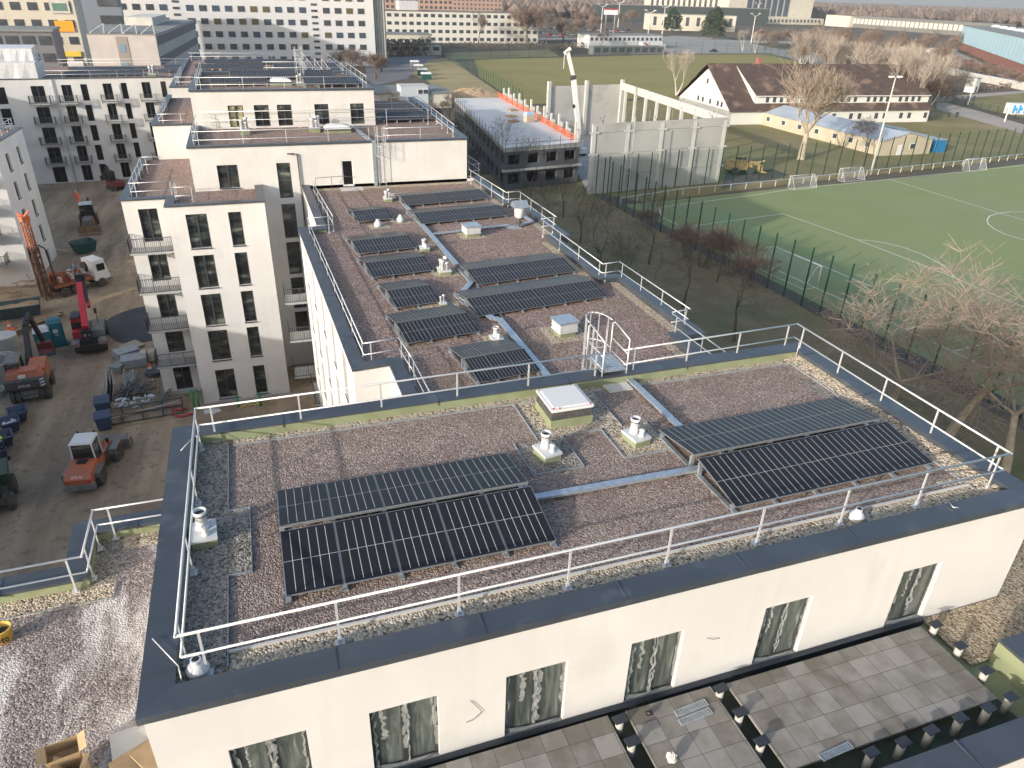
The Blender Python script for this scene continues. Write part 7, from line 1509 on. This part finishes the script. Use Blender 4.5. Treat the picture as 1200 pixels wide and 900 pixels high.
for i, (px, py, h_, lb) in enumerate(((456, 152, 9, 'dark bare tree in front of the white low wall'), (478, 150, 6, 'low bare thicket tree behind the stepped block rail'), (505, 160, 8, 'bare tree right of the container house'), (538, 178, 6, 'bare tree at the left side of the pale slab'), (528, 150, 8, 'bare tree between container house and gravel heap'), (560, 205, 5, 'bare tree between the white block and the grey shell'))):
    q = G(px, py); tree('round' if i % 2 else 'tall', lb, q, h_, None, 'bare trees behind the stepped block')
for i, (px, py, h_) in enumerate(((395, 78, 7), (412, 82, 8), (428, 86, 9), (440, 92, 9), (448, 84, 7), (425, 75, 12), (360, 76, 6), (405, 74, 10))):
    q = G(px, py); tree('red' if i % 2 else 'thicket', 'russet bare shrub growing at the foot of the tall white tower', q, h_, None, 'russet shrubs below the tower', 'shrub', 'shrub', sx=1.3)
for i, (px, py, h_) in enumerate(((66, 90, 14), (78, 92, 13), (88, 86, 15), (98, 90, 13), (72, 76, 15), (60, 80, 12), (94, 72, 14), (40, 82, 9), (32, 72, 8))):
    q = G(px, py, 0); tree('tall', 'dark bare street tree between the old office blocks', q, h_, None, 'street trees at upper left')
ft = [(560, 52, 16), (618, 52, 20), (640, 52, 20), (632, 46, 19), (660, 50, 13), (672, 56, 13), (690, 50, 12), (680, 44, 12), (705, 58, 10), (725, 36, 14), (740, 30, 14), (750, 46, 6), (770, 50, 5), (655, 36, 10), (600, 30, 8)]
for i, (px, py, h_) in enumerate(ft):
    q = G(px, py); tree(['tall', 'red', 'tall'][i % 3], 'bare tree near the car park beyond the olive field', q, h_ * 1.15, None, 'bare trees beyond the olive field')
for i in range(46):
    f = i / 45; px = 890 + 230 * ((i * 37) % 46) / 45; py = 52 + 38 * ((i * 17) % 46) / 45 * (1 if px > 930 else .2); q = G(px, py); tree(['red', 'tall', 'thicket'][i % 3], 'bare brown tree in the belt behind the long house', q, 11 + (i % 5), None, 'tree belt behind the house')
for i in range(16):
    px = 1120 + 80 * (i / 15); py = 78 + 22 * (i / 15) + (i % 3) * 3; q = G(px, py); tree('red', 'bare street tree in front of the pale blue hall', q, 6, None, 'street trees before the pale blue hall')
for (px, py, h_, lb) in ((787, 38, 17, 'dark evergreen tree left of the cream hall entrance'), (836, 46, 19, 'broad dark evergreen tree right of the cream hall entrance'), (832, 38, 16, 'dark evergreen tree behind the broad one')):
    q = G(px, py); tree('pine', lb, q, h_ * 1.1, None, 'evergreens by the cream hall', 'evergreen_tree', sx=1.1)
for i, (px, py, h_) in enumerate(((1078, 128, 10), (1092, 122, 9), (1070, 118, 12), (1088, 112, 10), (1110, 108, 9), (1052, 112, 12), (1030, 104, 13), (1000, 98, 13), (975, 92, 13), (1064, 100, 12), (1104, 98, 10), (1120, 92, 8))):
    q = G(px, py); tree(['red', 'thicket', 'tall'][i % 3], 'brown bare tree crowding the right end of the long house', q, h_, None, 'trees at the end of the long house', sx=1.2)
for i, (px, py, ty) in enumerate(((945, 100, 30), (985, 104, 40), (1035, 118, 44), (1085, 128, 60))):
    q = G(px, py); tree('birch', ['white birch rising behind the roof of the long house, leftmost', 'white birch rising behind the roof of the long house, second', 'white birch rising behind the roof of the long house, third', 'white birch by the green fence corner'][i], q, HT(px, ty, q), i * 1.7, 'birch trees', 'birch_tree', sx=1.2)
# hedges
def hedge(label, pts, w, h, seed, m='twig_dark', name='hedge'):
    rg = random.Random(seed); b = MB(); o0 = Vector(gp(*pts[0]))
    for a_, c_ in zip(pts[:-1], pts[1:]):
        a_ = Vector(gp(*a_)) - o0; c_ = Vector(gp(*c_)) - o0; n = int((c_ - a_).length * w * h * 1.1)
        for i in range(min(n, 5000)):
            p = a_ + (c_ - a_) * rg.random() + Vector((rg.uniform(-w, w) / 2, rg.uniform(-w, w) / 2, rg.uniform(0, h) * rg.uniform(.8, 1.1))); s = .6
            u = Vector((rg.uniform(-1, 1), rg.uniform(-1, 1), rg.uniform(-1, 1))) * s; v = Vector((rg.uniform(-1, 1), rg.uniform(-1, 1), rg.uniform(-1, 1))) * s; b.add([p - u, p + v, p + u], [(0, 1, 2)])
    o = b.build(name, M[m]); o.location = o0; return tag(o, label, 'hedge', 'hedges')
hedge('tall dark hedge beside the yard below the cream office block', [(433, 68), (505, 64)], 6, 7, 1); hedge('brown trimmed hedge along the lawn at the right edge', [(1140, 107), (1200, 101)], 2, 2, 2, 'twig_red'); hedge('scrubby hedge along the foot of the cream office block', [(500, 56), (640, 55)], 3, 3, 3, 'twig_brown'); hedge('low bushes behind the olive field by the low white building', [(645, 60), (740, 50)], 4, 3, 4, 'twig_brown')
# ================================================================ DISTANT BUILDINGS
def block(name, label, p0, a, W, D, H, m, rows=0, cols=0, ww=1.6, wh=1.4, z0=1.2, st=None, group=None, roofm=None, left=False, cat='building', wm=None, maxw=100, zt=None):
    """rectangular building, front wall from p0 along angle a; windows are parts"""
    t = thing(name, label, cat, (p0[0], p0[1], 0), a, group); b = MB(); b.box(0, 0, 0, W, D, H); b.build('wall', m, t)
    b = MB(); b.box(-.3, -.3, H, W + .3, D + .3, H + .4); b.build('roof', roofm or M['grey_roof'], t)
    if rows:
        st = st or (H - z0) / rows; me = MB(); me.box(0, -.12, 0, ww, .02, wh); mesh = me.mesh('window', wm or M['window_far']); c = 0; rest = MB()
        for k in range(rows):
            for i in range(cols):
                x = (i + .5) * W / cols - ww / 2; z = H - st * (k + 1) + (st - wh) * .5
                if c < maxw: link('window', mesh, t, (x, 0, z)); c += 1
                else: rest.box(x, -.12, z, x + ww, .02, z + wh)
        if rest.v: tag(rest.build('window', wm or M['window_far'], t), kind='stuff')
    return t
# tall white tower: windows follow the photographed grid
A = Vector(gp(150, 78)); B_ = Vector(gp(421, 71)); a_ = math.atan2(B_.y - A.y, B_.x - A.x); Wt = (B_ - A).length
a_ = R(1.0)
HR = thing('high_rise', 'huge white residential high rise with a regular grid of small windows', 'building', A, a_); hw = mat('tower_white', (.62, .61, .605), .9)
b = MB(); b.box(0, 0, 0, Wt, 18, 46); b.build('wall', hw, HR); cnt = 0; rest = MB(); cws = [M['window_far'], mat('window_yellowish', (.12, .10, .05), .3), mat('window_bluish', (.06, .085, .12), .2)]; sp_ = Wt / 20.6; wl = []
rg = random.Random(2); wms = []
for m_ in cws: q_ = MB(); q_.box(0, -.15, 0, 2.45, .03, 1.9); wms.append(q_.mesh('window', m_))
for k in range(11):
    for i in range(20):
        if i in (4, 15): continue
        wl.append((k, i))
for c, (k, i) in enumerate(wl):
    x, z = .9 + i * sp_, 1.6 + k * 4.22
    if c < 100: link('window', wms[rg.choice([0, 0, 0, 1, 2])], HR, (x, 0, z + 8.4 if k < 9 else z))
for (k, i) in wl[100:]: x, z = .9 + i * sp_, 10.0 + k * 4.22; rest.box(x, -.15, z, x + 2.45, .03, z + 1.9)
for i in range(0, 20):
    if i in (4, 15): continue
    for k in range(2): rest.box(.9 + i * sp_, -.15, 1.6 + 4.22 * k, 3.35 + i * sp_, .03, 3.5 + 4.22 * k)
for i in (4, 15):
    for k in range(22): rest.box(.9 + i * sp_, -.15, 2.0 + k * 2.11, 3.1 + i * sp_, .03, 2.75 + k * 2.11)
tag(rest.build('window', M['window_far'], HR), kind='stuff')
b = MB(); b.box(Wt + .1, 2, 0, Wt + 5, 14, 46)
b.build('stair_glazing', mat('grey_glazing', (.20, .22, .22), .4, col2=(.30, .32, .32), scale=.3), HR)
for i in range(4):
    b = MB(); b.bar((Wt + 1 + i * 1.1, 1.8, 0), (Wt + 1 + i * 1.1, 1.8, 46), .25); b.build('mullion', M['conc_light'], HR)
# grey office cube
GB = thing('office_block', 'pinkish grey office cube with windowless end walls and steel roof trusses', 'building', (-25.3, 160, 0), R(-4)); b = MB(); b.box(0, 0, 0, 11.3, 62, 19.2); gb_m = mat('pink_grey', (.45, .41, .39), .9, col2=(.40, .365, .35), scale=.5); b.build('wall', gb_m, GB)
b = MB(); b.box(4.6, -.08, 0, 6.5, 0, 18.9); b.build('recess_strip', mat('brown_grey', (.25, .22, .20), .9), GB); wq = MB(); wq.box(0, -.14, 0, 1.0, -.06, 1.3); wq = wq.mesh('window', mat('sky_window', (.16, .25, .34), .15))
for k in range(5): link('window', wq, GB, (5.0, 0, 16.3 - 3 * k))
b = MB()
for k in range(5): b.box(11.3, 0, 17.4 - 3.4 * k, 11.42, 62, 18.9 - 3.4 * k)
b.build('side_band', mat('band_dark', (.12, .12, .14), .7), GB); b = MB(); b.box(-.1, -.1, 19.2, 11.4, 62, 19.35); b.build('roof', M['grey_roof'], GB); b = MB(); b.box(1, 30, 19.35, 6.5, 50, 20.9); b.build('plant_room', M['conc_light'], GB)
b = MB()
for x in (.6, 3.6, 6.0, 9.0): b.bar((x, .3, 19.4), (x + 1.2, 6, 20.6), .2); b.bar((x + 1.2, 6, 20.6), (x + 2.2, .3, 19.4), .2)
b.build('roof_truss', M['conc_light'], GB)
block('office_block', 'dark grey slab block with window bands at the far left edge', (-64, 190), R(4), 27.2, 14, 17.8, mat('slab_grey', (.16, .165, .18), .9), 5, 9, 2.2, 1.7, group='old office blocks')
t = block('office_block', 'pale block with orange sign panel on its end wall at upper left', (-58, 222), R(3), 21.5, 16, 23.5, M['cream'], 6, 6, 2.0, 1.7, group='old office blocks')
b = MB(); b.box(16.4, -.35, 16.2, 20.4, -.15, 18.6); b.build('sign_panel', mat('sign_orange', (.9, .33, .02), .5), t); b = MB(); b.box(16.2, -.35, 6.2, 20.6, -.15, 9.6); b.build('sign_panel', M['white'], t); b = MB(); b.box(16.4, -.36, 10.6, 20.6, -.2, 11.8); b.build('sign_panel', mat('sign_yellow', (.75, .55, .08), .5), t); b = MB(); b.box(16.2, -.3, 20.2, 20.4, -.15, 23); b.build('sign_panel', M['conc_light'], t); b = MB(); b.box(16.8, -.4, 20.8, 19.8, -.28, 22.4); b.build('emblem', mat('sign_green', (.10, .2, .16), .5), t)
t = block('office_block', 'blue grey tower block with three long window bands behind the pale one', (-55, 262), R(6), 24, 30, 29, mat('blue_grey', (.21, .235, .28), .8), 0, 0, group='old office blocks')
for k in range(5):
    b = MB(); b.box(3, -.2, 25.4 - 4.6 * k, 12.5, .05, 27.6 - 4.6 * k); b.build('window_band', M['window_far'], t); b = MB(); b.box(18, -.2, 25.4 - 4.6 * k, 23.6, .05, 27.6 - 4.6 * k); b.build('window_band', M['window_far'], t)
block('apartment_building', 'long grey brown housing row behind the blue grey block', (-75, 420), R(3), 62, 14, 24, mat('grey_brown', (.22, .20, .19), .9, col2=(.30, .2, .16), scale=.05), 6, 20, 1.8, 1.5, group='distant housing')
block('apartment_building', 'salmon coloured housing row beyond the high rise', (72, 560), R(-3), 74, 14, 21, M['salmon'], 6, 22, 1.9, 1.7, group='distant housing'); block('apartment_building', 'brown housing row behind the salmon one', (150, 800), R(-4), 110, 14, 20, mat('brown_housing', (.33, .22, .18), .9), 5, 26, 2, 1.8, group='distant housing')
A = Vector(gp(453, 50)); B_ = Vector(gp(630, 51)); a_ = math.atan2(B_.y - A.y, B_.x - A.x); W_ = (B_ - A).length; h_ = HT(452, 12.5, A)
WBK = block('office_block', 'long cream four storey office block with dark windows beyond the olive field', A, a_, W_, 16, h_, mat('office_cream', (.62, .605, .55), .9), 4, 22, W_ / 22 * .58, h_ / 4 * .42, 0, roofm=mat('patchy_roof', (.10, .095, .09), .9, col2=(.22, .21, .2), scale=.1)); b = MB(); b.box(9, 4, h_, 20, 12, h_ + 5); b.build('plant_room', M['white_plastic'], WBK)
t = block('office_block', 'low pale annex with flat roof left of the cream office block', gp(432, 58), R(-4), 32, 16, 7, M['cream'], 1, 9, 2.4, 2.0, 1); t = block('office_block', 'lower front annex with a row of white framed windows', gp(433, 64), R(-2), 34, 8, 4.4, M['cream'], 1, 7, 3, 1.6, 1)
t = block('workshop', 'low building with flat grey roof before the dry meadow', gp(433, 128), R(0), 22, 16, 3.6, M['cream'], 0, 0); 
t = thing('site_cabin', 'two storey pale grey container house with white windows', 'cabin', gp(471, 128), R(2)); b = MB(); b.box(0, 0, 0, 7.2, 5, 5.6); b.build('wall', mat('cabin_grey', (.50, .54, .56), .7), t); b = MB(); b.box(-.1, -.1, 5.6, 7.3, 5.1, 5.7); b.build('roof', M['conc_light'], t)
for x in (4.4, 5.8): link('window', wm, t, (x, -.02, 3.6))
t = thing('portable_toilet', 'bright blue cabin behind the stepped white block', 'toilet', gp(453, 135), R(2), 'blue cabins'); b = MB(); b.box(-1.6, -.8, 0, 1.6, .8, 2.4); b.build('cabin', M['blue'], t); b = MB(); taper(b, -1.7, 1.7, -.9, .9, 2.4, 2.7, .3, .3, .3); b.build('roof', M['conc_light'], t)
bank('sand_heap', 'pale sand heap between meadow and unfinished building', gp(552, 113), 22, 9, 2.6, M['sand'], 9, 0, None, cat='sand heap')
for i in range(4):
    q = G(486 + i * 4.5, 78 + i * 5); t = thing('waste_container', 'white lidded waste container by the yard fence, ' + ['farthest one', 'second farthest', 'second nearest', 'nearest one'][i], 'container', (q.x, q.y, 0), 0, 'waste containers'); b = MB(); b.box(-1.6, -1.2, 0, 1.6, 1.2, 1.8); b.build('body', M['cab_grey'] if i < 2 else mat('skip_green', (.015, .075, .07)), t); b = MB(); taper(b, -1.7, 1.7, -1.3, 1.3, 1.8, 2.3, .2, .5, .2); b.build('lid', M['white'], t)
# low white building, vans, cars, lamps
t = block('low_building', 'low white painted building behind the olive field fence', gp(690, 57), R(6), 50, 14, 7, M['white_plastic'], 1, 16, 1.6, 1.6, 3); t = block('low_building', 'row of dark garages in front of the low white building', gp(695, 64), R(6), 44, 5, 3.6, mat('garage_grey', (.13, .15, .15), .8), 1, 9, 3.4, 2.2, .6)
def car(label, P, rz, m, group='cars in the car park', L=4.4, proto=[]):
    t = thing('car', label, 'car', (P[0], P[1], .02), rz, group); b = MB(); taper(b, -.9, .9, -L / 2, L / 2, .3, .85, .05, .05, .05); b.build('body', m, t); b = MB(); taper(b, -.85, .85, -L * .35, L * .2, .85, 1.45, .15, .5, .5); b.build('windows', M['glass_dark'], t)
    for sx in (-1, 1):
        for y in (-1.35, 1.35):
            q = MB(); q.lathe((sx * .8, y, .32), [(.32, -.1), (.32, .1)], 12, M=Matrix.Rotation(R(90), 3, 'Y')); q.build('wheel', M['black'], t)
    return t
cm_ = [M['white'], M['cab_grey'], M['black'], M['alu'], M['red'], M['navy']]; rg = random.Random(19); cn = ['white', 'grey', 'black', 'silver', 'red', 'navy']
for i in range(34):
    px = 632 + (i % 17) * 6.5; py = 32 + (i // 17) * 9 + rg.uniform(-1.5, 1.5) + (px - 632) * .05; k = rg.randrange(6); q = G(px, py); car(cn[k] + ' car parked among the bare trees of the far car park', q, R(rg.choice([10, 100])), cm_[k])
for px, py, k, lb in ((836, 61, 2, 'black car parked alone on the pale plaza'), (662, 30, 0, 'white car at the upper edge of the car park'), (765, 44, 5, 'navy car at the corner of the cream hall'), (772, 43, 0, 'white car by the tall lamp near the cream hall'), (706, 47, 0, 'white car below the sign post'), (1118, 54, 3, 'silver car by the pale blue hall'), (983, 57, 0, 'white car on the far road')):
    q = G(px, py); car(lb, q, R(80), cm_[k], 'cars near the cream hall', 4.6)
q = G(768, 62); t = thing('van', 'white van with a red diagonal stripe parked by the plaza', 'van', (q.x - 2, q.y, 0), R(-84)); b = MB(); taper(b, -1.6, 1.6, -8, 5.5, .8, 5.4, .1, .1, .1); b.build('box_body', M['white'], t); b = MB(); taper(b, -1.5, 1.5, 5.6, 8, .8, 4.2, .15, .1, .8); b.build('driver_cab', M['white'], t); b = MB(); b.add([(-1.66, -7.5, 5.2), (-1.66, -6, 5.2), (-1.66, -1.0, 2.2), (-1.66, -2.6, 2.2)], [(0, 1, 2, 3)]); b.add([(1.66, -7.5, 5.2), (1.66, -6, 5.2), (1.66, -1.0, 2.2), (1.66, -2.6, 2.2)], [(0, 1, 2, 3)]); b.build('red_stripe', M['red'], t)
for sx in (-1, 1):
    for y in (-5, 5.5): wheel(t, sx * 1.3, y, .8, .5)
def lamp(label, px, py, tpy, tpx=None, arms=2, group='tall car park lamps'):
    q = G(px, py); H = HT(tpx or px, tpy, q); t = thing('street_lamp', label, 'lamp', (q.x, q.y, 0), 0, group); s = H / 12; b = MB(); b.tube((0, 0, 0), (0, 0, H), .28 * s, .18 * s, 8); b.build('mast', M['conc_light'], t)
    for k in range(arms):
        a_ = R(20 + 360 * k / arms); b = MB(); b.path([(0, 0, H - .5), (1.6 * s * math.cos(a_), 1.6 * s * math.sin(a_), H), (3.2 * s * math.cos(a_), 3.2 * s * math.sin(a_), H + .8 * s)], .12 * s, 5); b.build('arm', M['conc_light'], t); b = MB(); b.box(3.2 * s * math.cos(a_) - .5 * s, 3.2 * s * math.sin(a_) - .3 * s, H + .7 * s, 3.2 * s * math.cos(a_) + .5 * s, 3.2 * s * math.sin(a_) + .3 * s, H + .95 * s); b.build('lamp_head', M['white'], t)
for i, (px, py, ty) in enumerate(((704, 38, 7), (724, 32, 3), (759, 45, 14), (776, 40, 8), (885, 28, 5), (880, 51, 18))):
    lamp(['tall lamp left of the sign post', 'tall branched lamp before the dark building', 'tall branched lamp by the low white building', 'tall branched lamp at the entrance of the cream hall', 'thin mast behind the evergreens', 'tall pale mast on the plaza'][i], px, py, ty, arms=4 if i < 4 else 2)
q = G(76, 84, 0); q = Vector((-47, 232, 0)); t = thing('street_lamp', 'curved street lamp rising behind the long roof at upper left', 'lamp', q); H = HT(72, 60, q); b = MB(); b.path([(0, 0, 0), (0, 0, H - 2), (-.4, 0, H - .4), (-1.6, 0, H + .8), (-3.2, 0, H + 1.2)], .12, 6); b.build('mast', M['conc_light'], t); b = MB(); b.box(-4.3, -.2, H + 1.1, -3.1, .2, H + 1.35); b.build('lamp_head', M['white'], t)
q = G(713, 40); t = thing('sign', 'white and red sign board on two posts by the car park', 'sign', q, R(-10)); H = HT(713, 12, q); b = MB(); b.bar((-3, 0, 0), (-3, 0, H), .5); b.bar((4, 0, 0), (4, 0, H), .5); b.build('post', M['conc'], t); b = MB(); b.box(-5, -.4, H - 3, 6, .1, H + 1); b.build('board', M['white'], t); b = MB(); b.box(-5, -.5, H + .2, 6, -.35, H + 1); b.build('red_edge', M['red'], t)
for (px, py, ty, lb) in ((1134, 123, 100, 'pale pole at the bend of the green fence'), (1177, 143, 125, 'pale pole by the blue and white cabin'), (1038, 142, 128, 'short pale pole behind the clubhouse roof'), (563, 112, 103, 'small pale post beside the sand heap')):
    q = G(px, py); b = MB(); b.tube((0, 0, 0), (0, 0, HT(px + 3, ty, q)), .22, .18, 6); o = b.build('pole', M['conc_light']); o.location = q; tag(o, lb, 'pole', 'pale poles')
# cream hall
CX = thing('cream_hall', 'large cream stone hall with tall pillars and big gridded windows', 'building', gp(788, 34), R(0)); o0 = Vector(gp(790, 32)); o1 = Vector(gp(851, 38)); o2 = Vector(gp(957, 28)); o3 = Vector(gp(965, 30))
def slabwall(t, a_, c_, H, D, m, name='wall'):
    an_ = math.atan2(c_.y - a_.y, c_.x - a_.x); L = (c_ - a_).length; b = MB(); b.obox((a_.x + (c_.x - a_.x) / 2 - math.sin(an_) * D / 2, a_.y + (c_.y - a_.y) / 2 + math.cos(an_) * D / 2, H / 2), (L, D, H), an_); b.build(name, m, t, world=True); return an_, L
A1 = Vector(gp(851, 27)); A0 = A1 + Vector((-92, 40, 0)); an1, L1 = slabwall(CX, A0, A1, 46, 20, M['cream']); A2 = A1 + Vector((133, 12, 0)); an2, L2 = slabwall(CX, A1, A2, 46, 40, M['cream'])
b = MB()
for i in range(13):
    p = P3((A0.x, A0.y), an1, 8 + i * 6.4, 0, .2); b.obox((p[0], p[1], 17), (2.6, .8, 26), an1)
b.build('window_strip', M['window_far'], CX, world=True)
b = MB()
for i in range(7):
    for k in range(2): p = P3((A1.x, A1.y), an2, 31 + i * 9.8, 0, .3); b.obox((p[0], p[1], 18 + k * 24), (7, .8, 19), an2)
b.build('window_strip', mat('hall_window', (.06, .08, .11), .3), CX, world=True)
p = P3((A1.x, A1.y), an2, 66, 0, 8); b = MB(); b.obox((p[0], p[1], 3.5), (150, 16, 7), an2); b.build('front_wing', M['cream'], CX, world=True); p = P3((A1.x, A1.y), an2, 66, 0, 16.3); b = MB()
for i in range(24): q_ = P3((A1.x, A1.y), an2, -5 + i * 6.0, 0, 16.3); b.obox((q_[0], q_[1], 4), (2.4, .5, 3), an2)
b.build('window_strip', M['window_far'], CX, world=True)
A = Vector(gp(760, 35)); t = block('low_building', 'low cream entrance wing left of the large hall', A, R(-14), 80, 20, 13, M['cream'], 1, 8, 3, 7, 2)
t = block('low_building', 'long dark flat building behind the tall lamps', gp(700, 25), R(-12), 200, 30, 17, mat('dark_green_grey', (.035, .045, .045), .8), 0, 0)
t = thing('roof_sign', 'orange red canopy roof glimpsed beside the cream hall', 'roof', gp(783, 22)); b = MB(); b.extr([(0, 12), (26, 12), (13, 22)], -14, 18); b.build('roof', mat('orange_red', (.65, .2, .13), .7), t); b = MB(); b.box(-14, 1, 0, 18, 25, 12); b.build('wall', M['cream'], t)
# long low building and pale blue hall
A = Vector(gp(985, 31)); B_ = Vector(gp(1165, 45)); a_ = math.atan2(B_.y - A.y, B_.x - A.x); W_ = (B_ - A).length; t = block('low_building', 'very long low flat roofed building with white bays before the wood', A, a_, W_, 22, 12, M['cab_grey'], 1, 34, 5, 5.5, 2, wm=M['conc_light']); t = block('low_building', 'white walled end pavilion of the long low building', gp(966, 30), a_ + .12, 40, 22, 12, M['cream'], 0, 0)
A = Vector(gp(1122, 57)); B_ = Vector(gp(1215, 96)); a_ = math.atan2(B_.y - A.y, B_.x - A.x); W_ = (B_ - A).length; H1 = HT(1124, 42, A) ; H2 = HT(1130, 33, A) + 1.5
PB = thing('sports_hall', 'large hall with pale blue panels above a brick base at the right edge', 'building', A, a_); b = MB(); b.box(0, 0, 0, W_, 60, H1 * .55); b.build('brick_base', M['brick'], PB); pbm = mat('pale_blue_panel', (.42, .60, .68), .5)
for i in range(26):
    b = MB(); b.box(i * W_ / 26 + .15, -.3, H1 * .55, (i + 1) * W_ / 26 - .15, .2, H2); b.build('panel', pbm, PB)
b = MB(); b.box(0, .2, H1 * .55, W_, 60, H2 - .2); b.build('wall', M['cab_grey'], PB); b = MB(); b.box(-.5, -.5, H2, W_ + .5, 60, H2 + .5); b.build('roof', M['grey_roof'], PB); me = MB(); taper(me, -5, 5, -2.5, 2.5, 0, 1.2, 1, 1, 1); me = me.mesh('roof_light', M['white'])
for i in range(7): link('roof_light', me, PB, (24 + i * 26, 16, H2 + .5))
for (pa_, pb_, h_, lb) in (((1070, 76), (1130, 92), 2.5, 'low pale wall along the road left of the pale blue hall'), ((1130, 92), (1200, 106), 2.5, 'low pale wall along the road in front of the pale blue hall'), ((985, 73), (1035, 76), 3, 'long white low building roof among the bare trees'), ((1000, 58), (1115, 63), 2.5, 'pale low roof line beyond the tree belt')):
    A = Vector(gp(*pa_)); B_ = Vector(gp(*pb_)); a_ = math.atan2(B_.y - A.y, B_.x - A.x); t = thing('boundary_wall', lb, 'wall', A, a_, 'low walls by the road'); b = MB(); b.box(0, 0, 0, (B_ - A).length, 1.2, h_); b.build('wall', M['conc_light'], t); b = MB(); b.box(-.1, -.1, h_, (B_ - A).length, 1.3, h_ + .15); b.build('capping', M['white'], t)
# ---- far woodland canopy
def canopy(name, x0, y0, x1, y1, h, nx, ny, seed, m):
    rg = random.Random(seed); b = MB()
    for j in range(ny):
        for i in range(nx):
            fy = (j + rg.random()) / ny; y = y0 + (y1 - y0) * fy ** 1.6; x = x0 + (x1 - x0) * (i + rg.random()) / nx; k = y / y0; r_ = rg.uniform(5, 9) * (1 + .25 * k); hh = h * rg.uniform(.75, 1.1)
            n = 6; vs = [(x + r_ * math.cos(2 * PI * q_ / n) * rg.uniform(.7, 1.1), y + r_ * math.sin(2 * PI * q_ / n) * rg.uniform(.7, 1.1), hh * rg.uniform(.35, .6)) for q_ in range(n)] + [(x + rg.uniform(-2, 2), y + rg.uniform(-2, 2), hh)] + [(x, y, 0)]
            b.add(vs, [(q_, (q_ + 1) % n, n) for q_ in range(n)] + [((q_ + 1) % n, q_, n + 1) for q_ in range(n)])
    o = b.build(name, m); return tag(o, kind='stuff')
b = MB(); b.poly([(560, 930, 11), (3800, 930, 11), (6000, 7000, 11), (-3000, 7000, 11), (-3000, 930, 11)]); wd_m = mat('wood_brown', (.135, .10, .08), .95, col2=(.075, .06, .05), scale=.03, c3=(.19, .14, .11), s3=.012, f3=.5)
canopy('woodland', 700, 900, 3600, 4200, 19, 130, 95, 1, wd_m); canopy('woodland', -300, 900, 700, 4200, 17, 60, 60, 2, wd_m); canopy('woodland', -900, 500, -60, 3000, 14, 50, 60, 3, wd_m)

o = b.build('woodland', wd_m); tag(o, kind='stuff')
for i in range(34):
    rgx = random.Random(100 + i); px, py = rgx.uniform(565, 700), rgx.uniform(14, 44); q = G(px, py); tree(['tall', 'red', 'thicket'][i % 3], 'bare tree near the car park beyond the olive field', q, rgx.uniform(10, 16), None, 'bare trees beyond the olive field')
# ---- air
b = MB(); b.box(-4200, -700, -1.5, 6500, 7500, 60); hz = bpy.data.materials.new('air'); hz.use_nodes = True; nt = hz.node_tree; nt.nodes.clear(); pv = nt.nodes.new('ShaderNodeVolumePrincipled'); pv.inputs['Color'].default_value = (.86, .88, .92, 1); pv.inputs['Density'].default_value = 0.00014; pv.inputs['Anisotropy'].default_value = 0.3
om = nt.nodes.new('ShaderNodeOutputMaterial'); nt.links.new(pv.outputs[0], om.inputs['Volume']); tag(b.build('haze', hz), kind='stuff')
scene.cycles.volume_bounces = 0; scene.cycles.volume_max_steps = 64
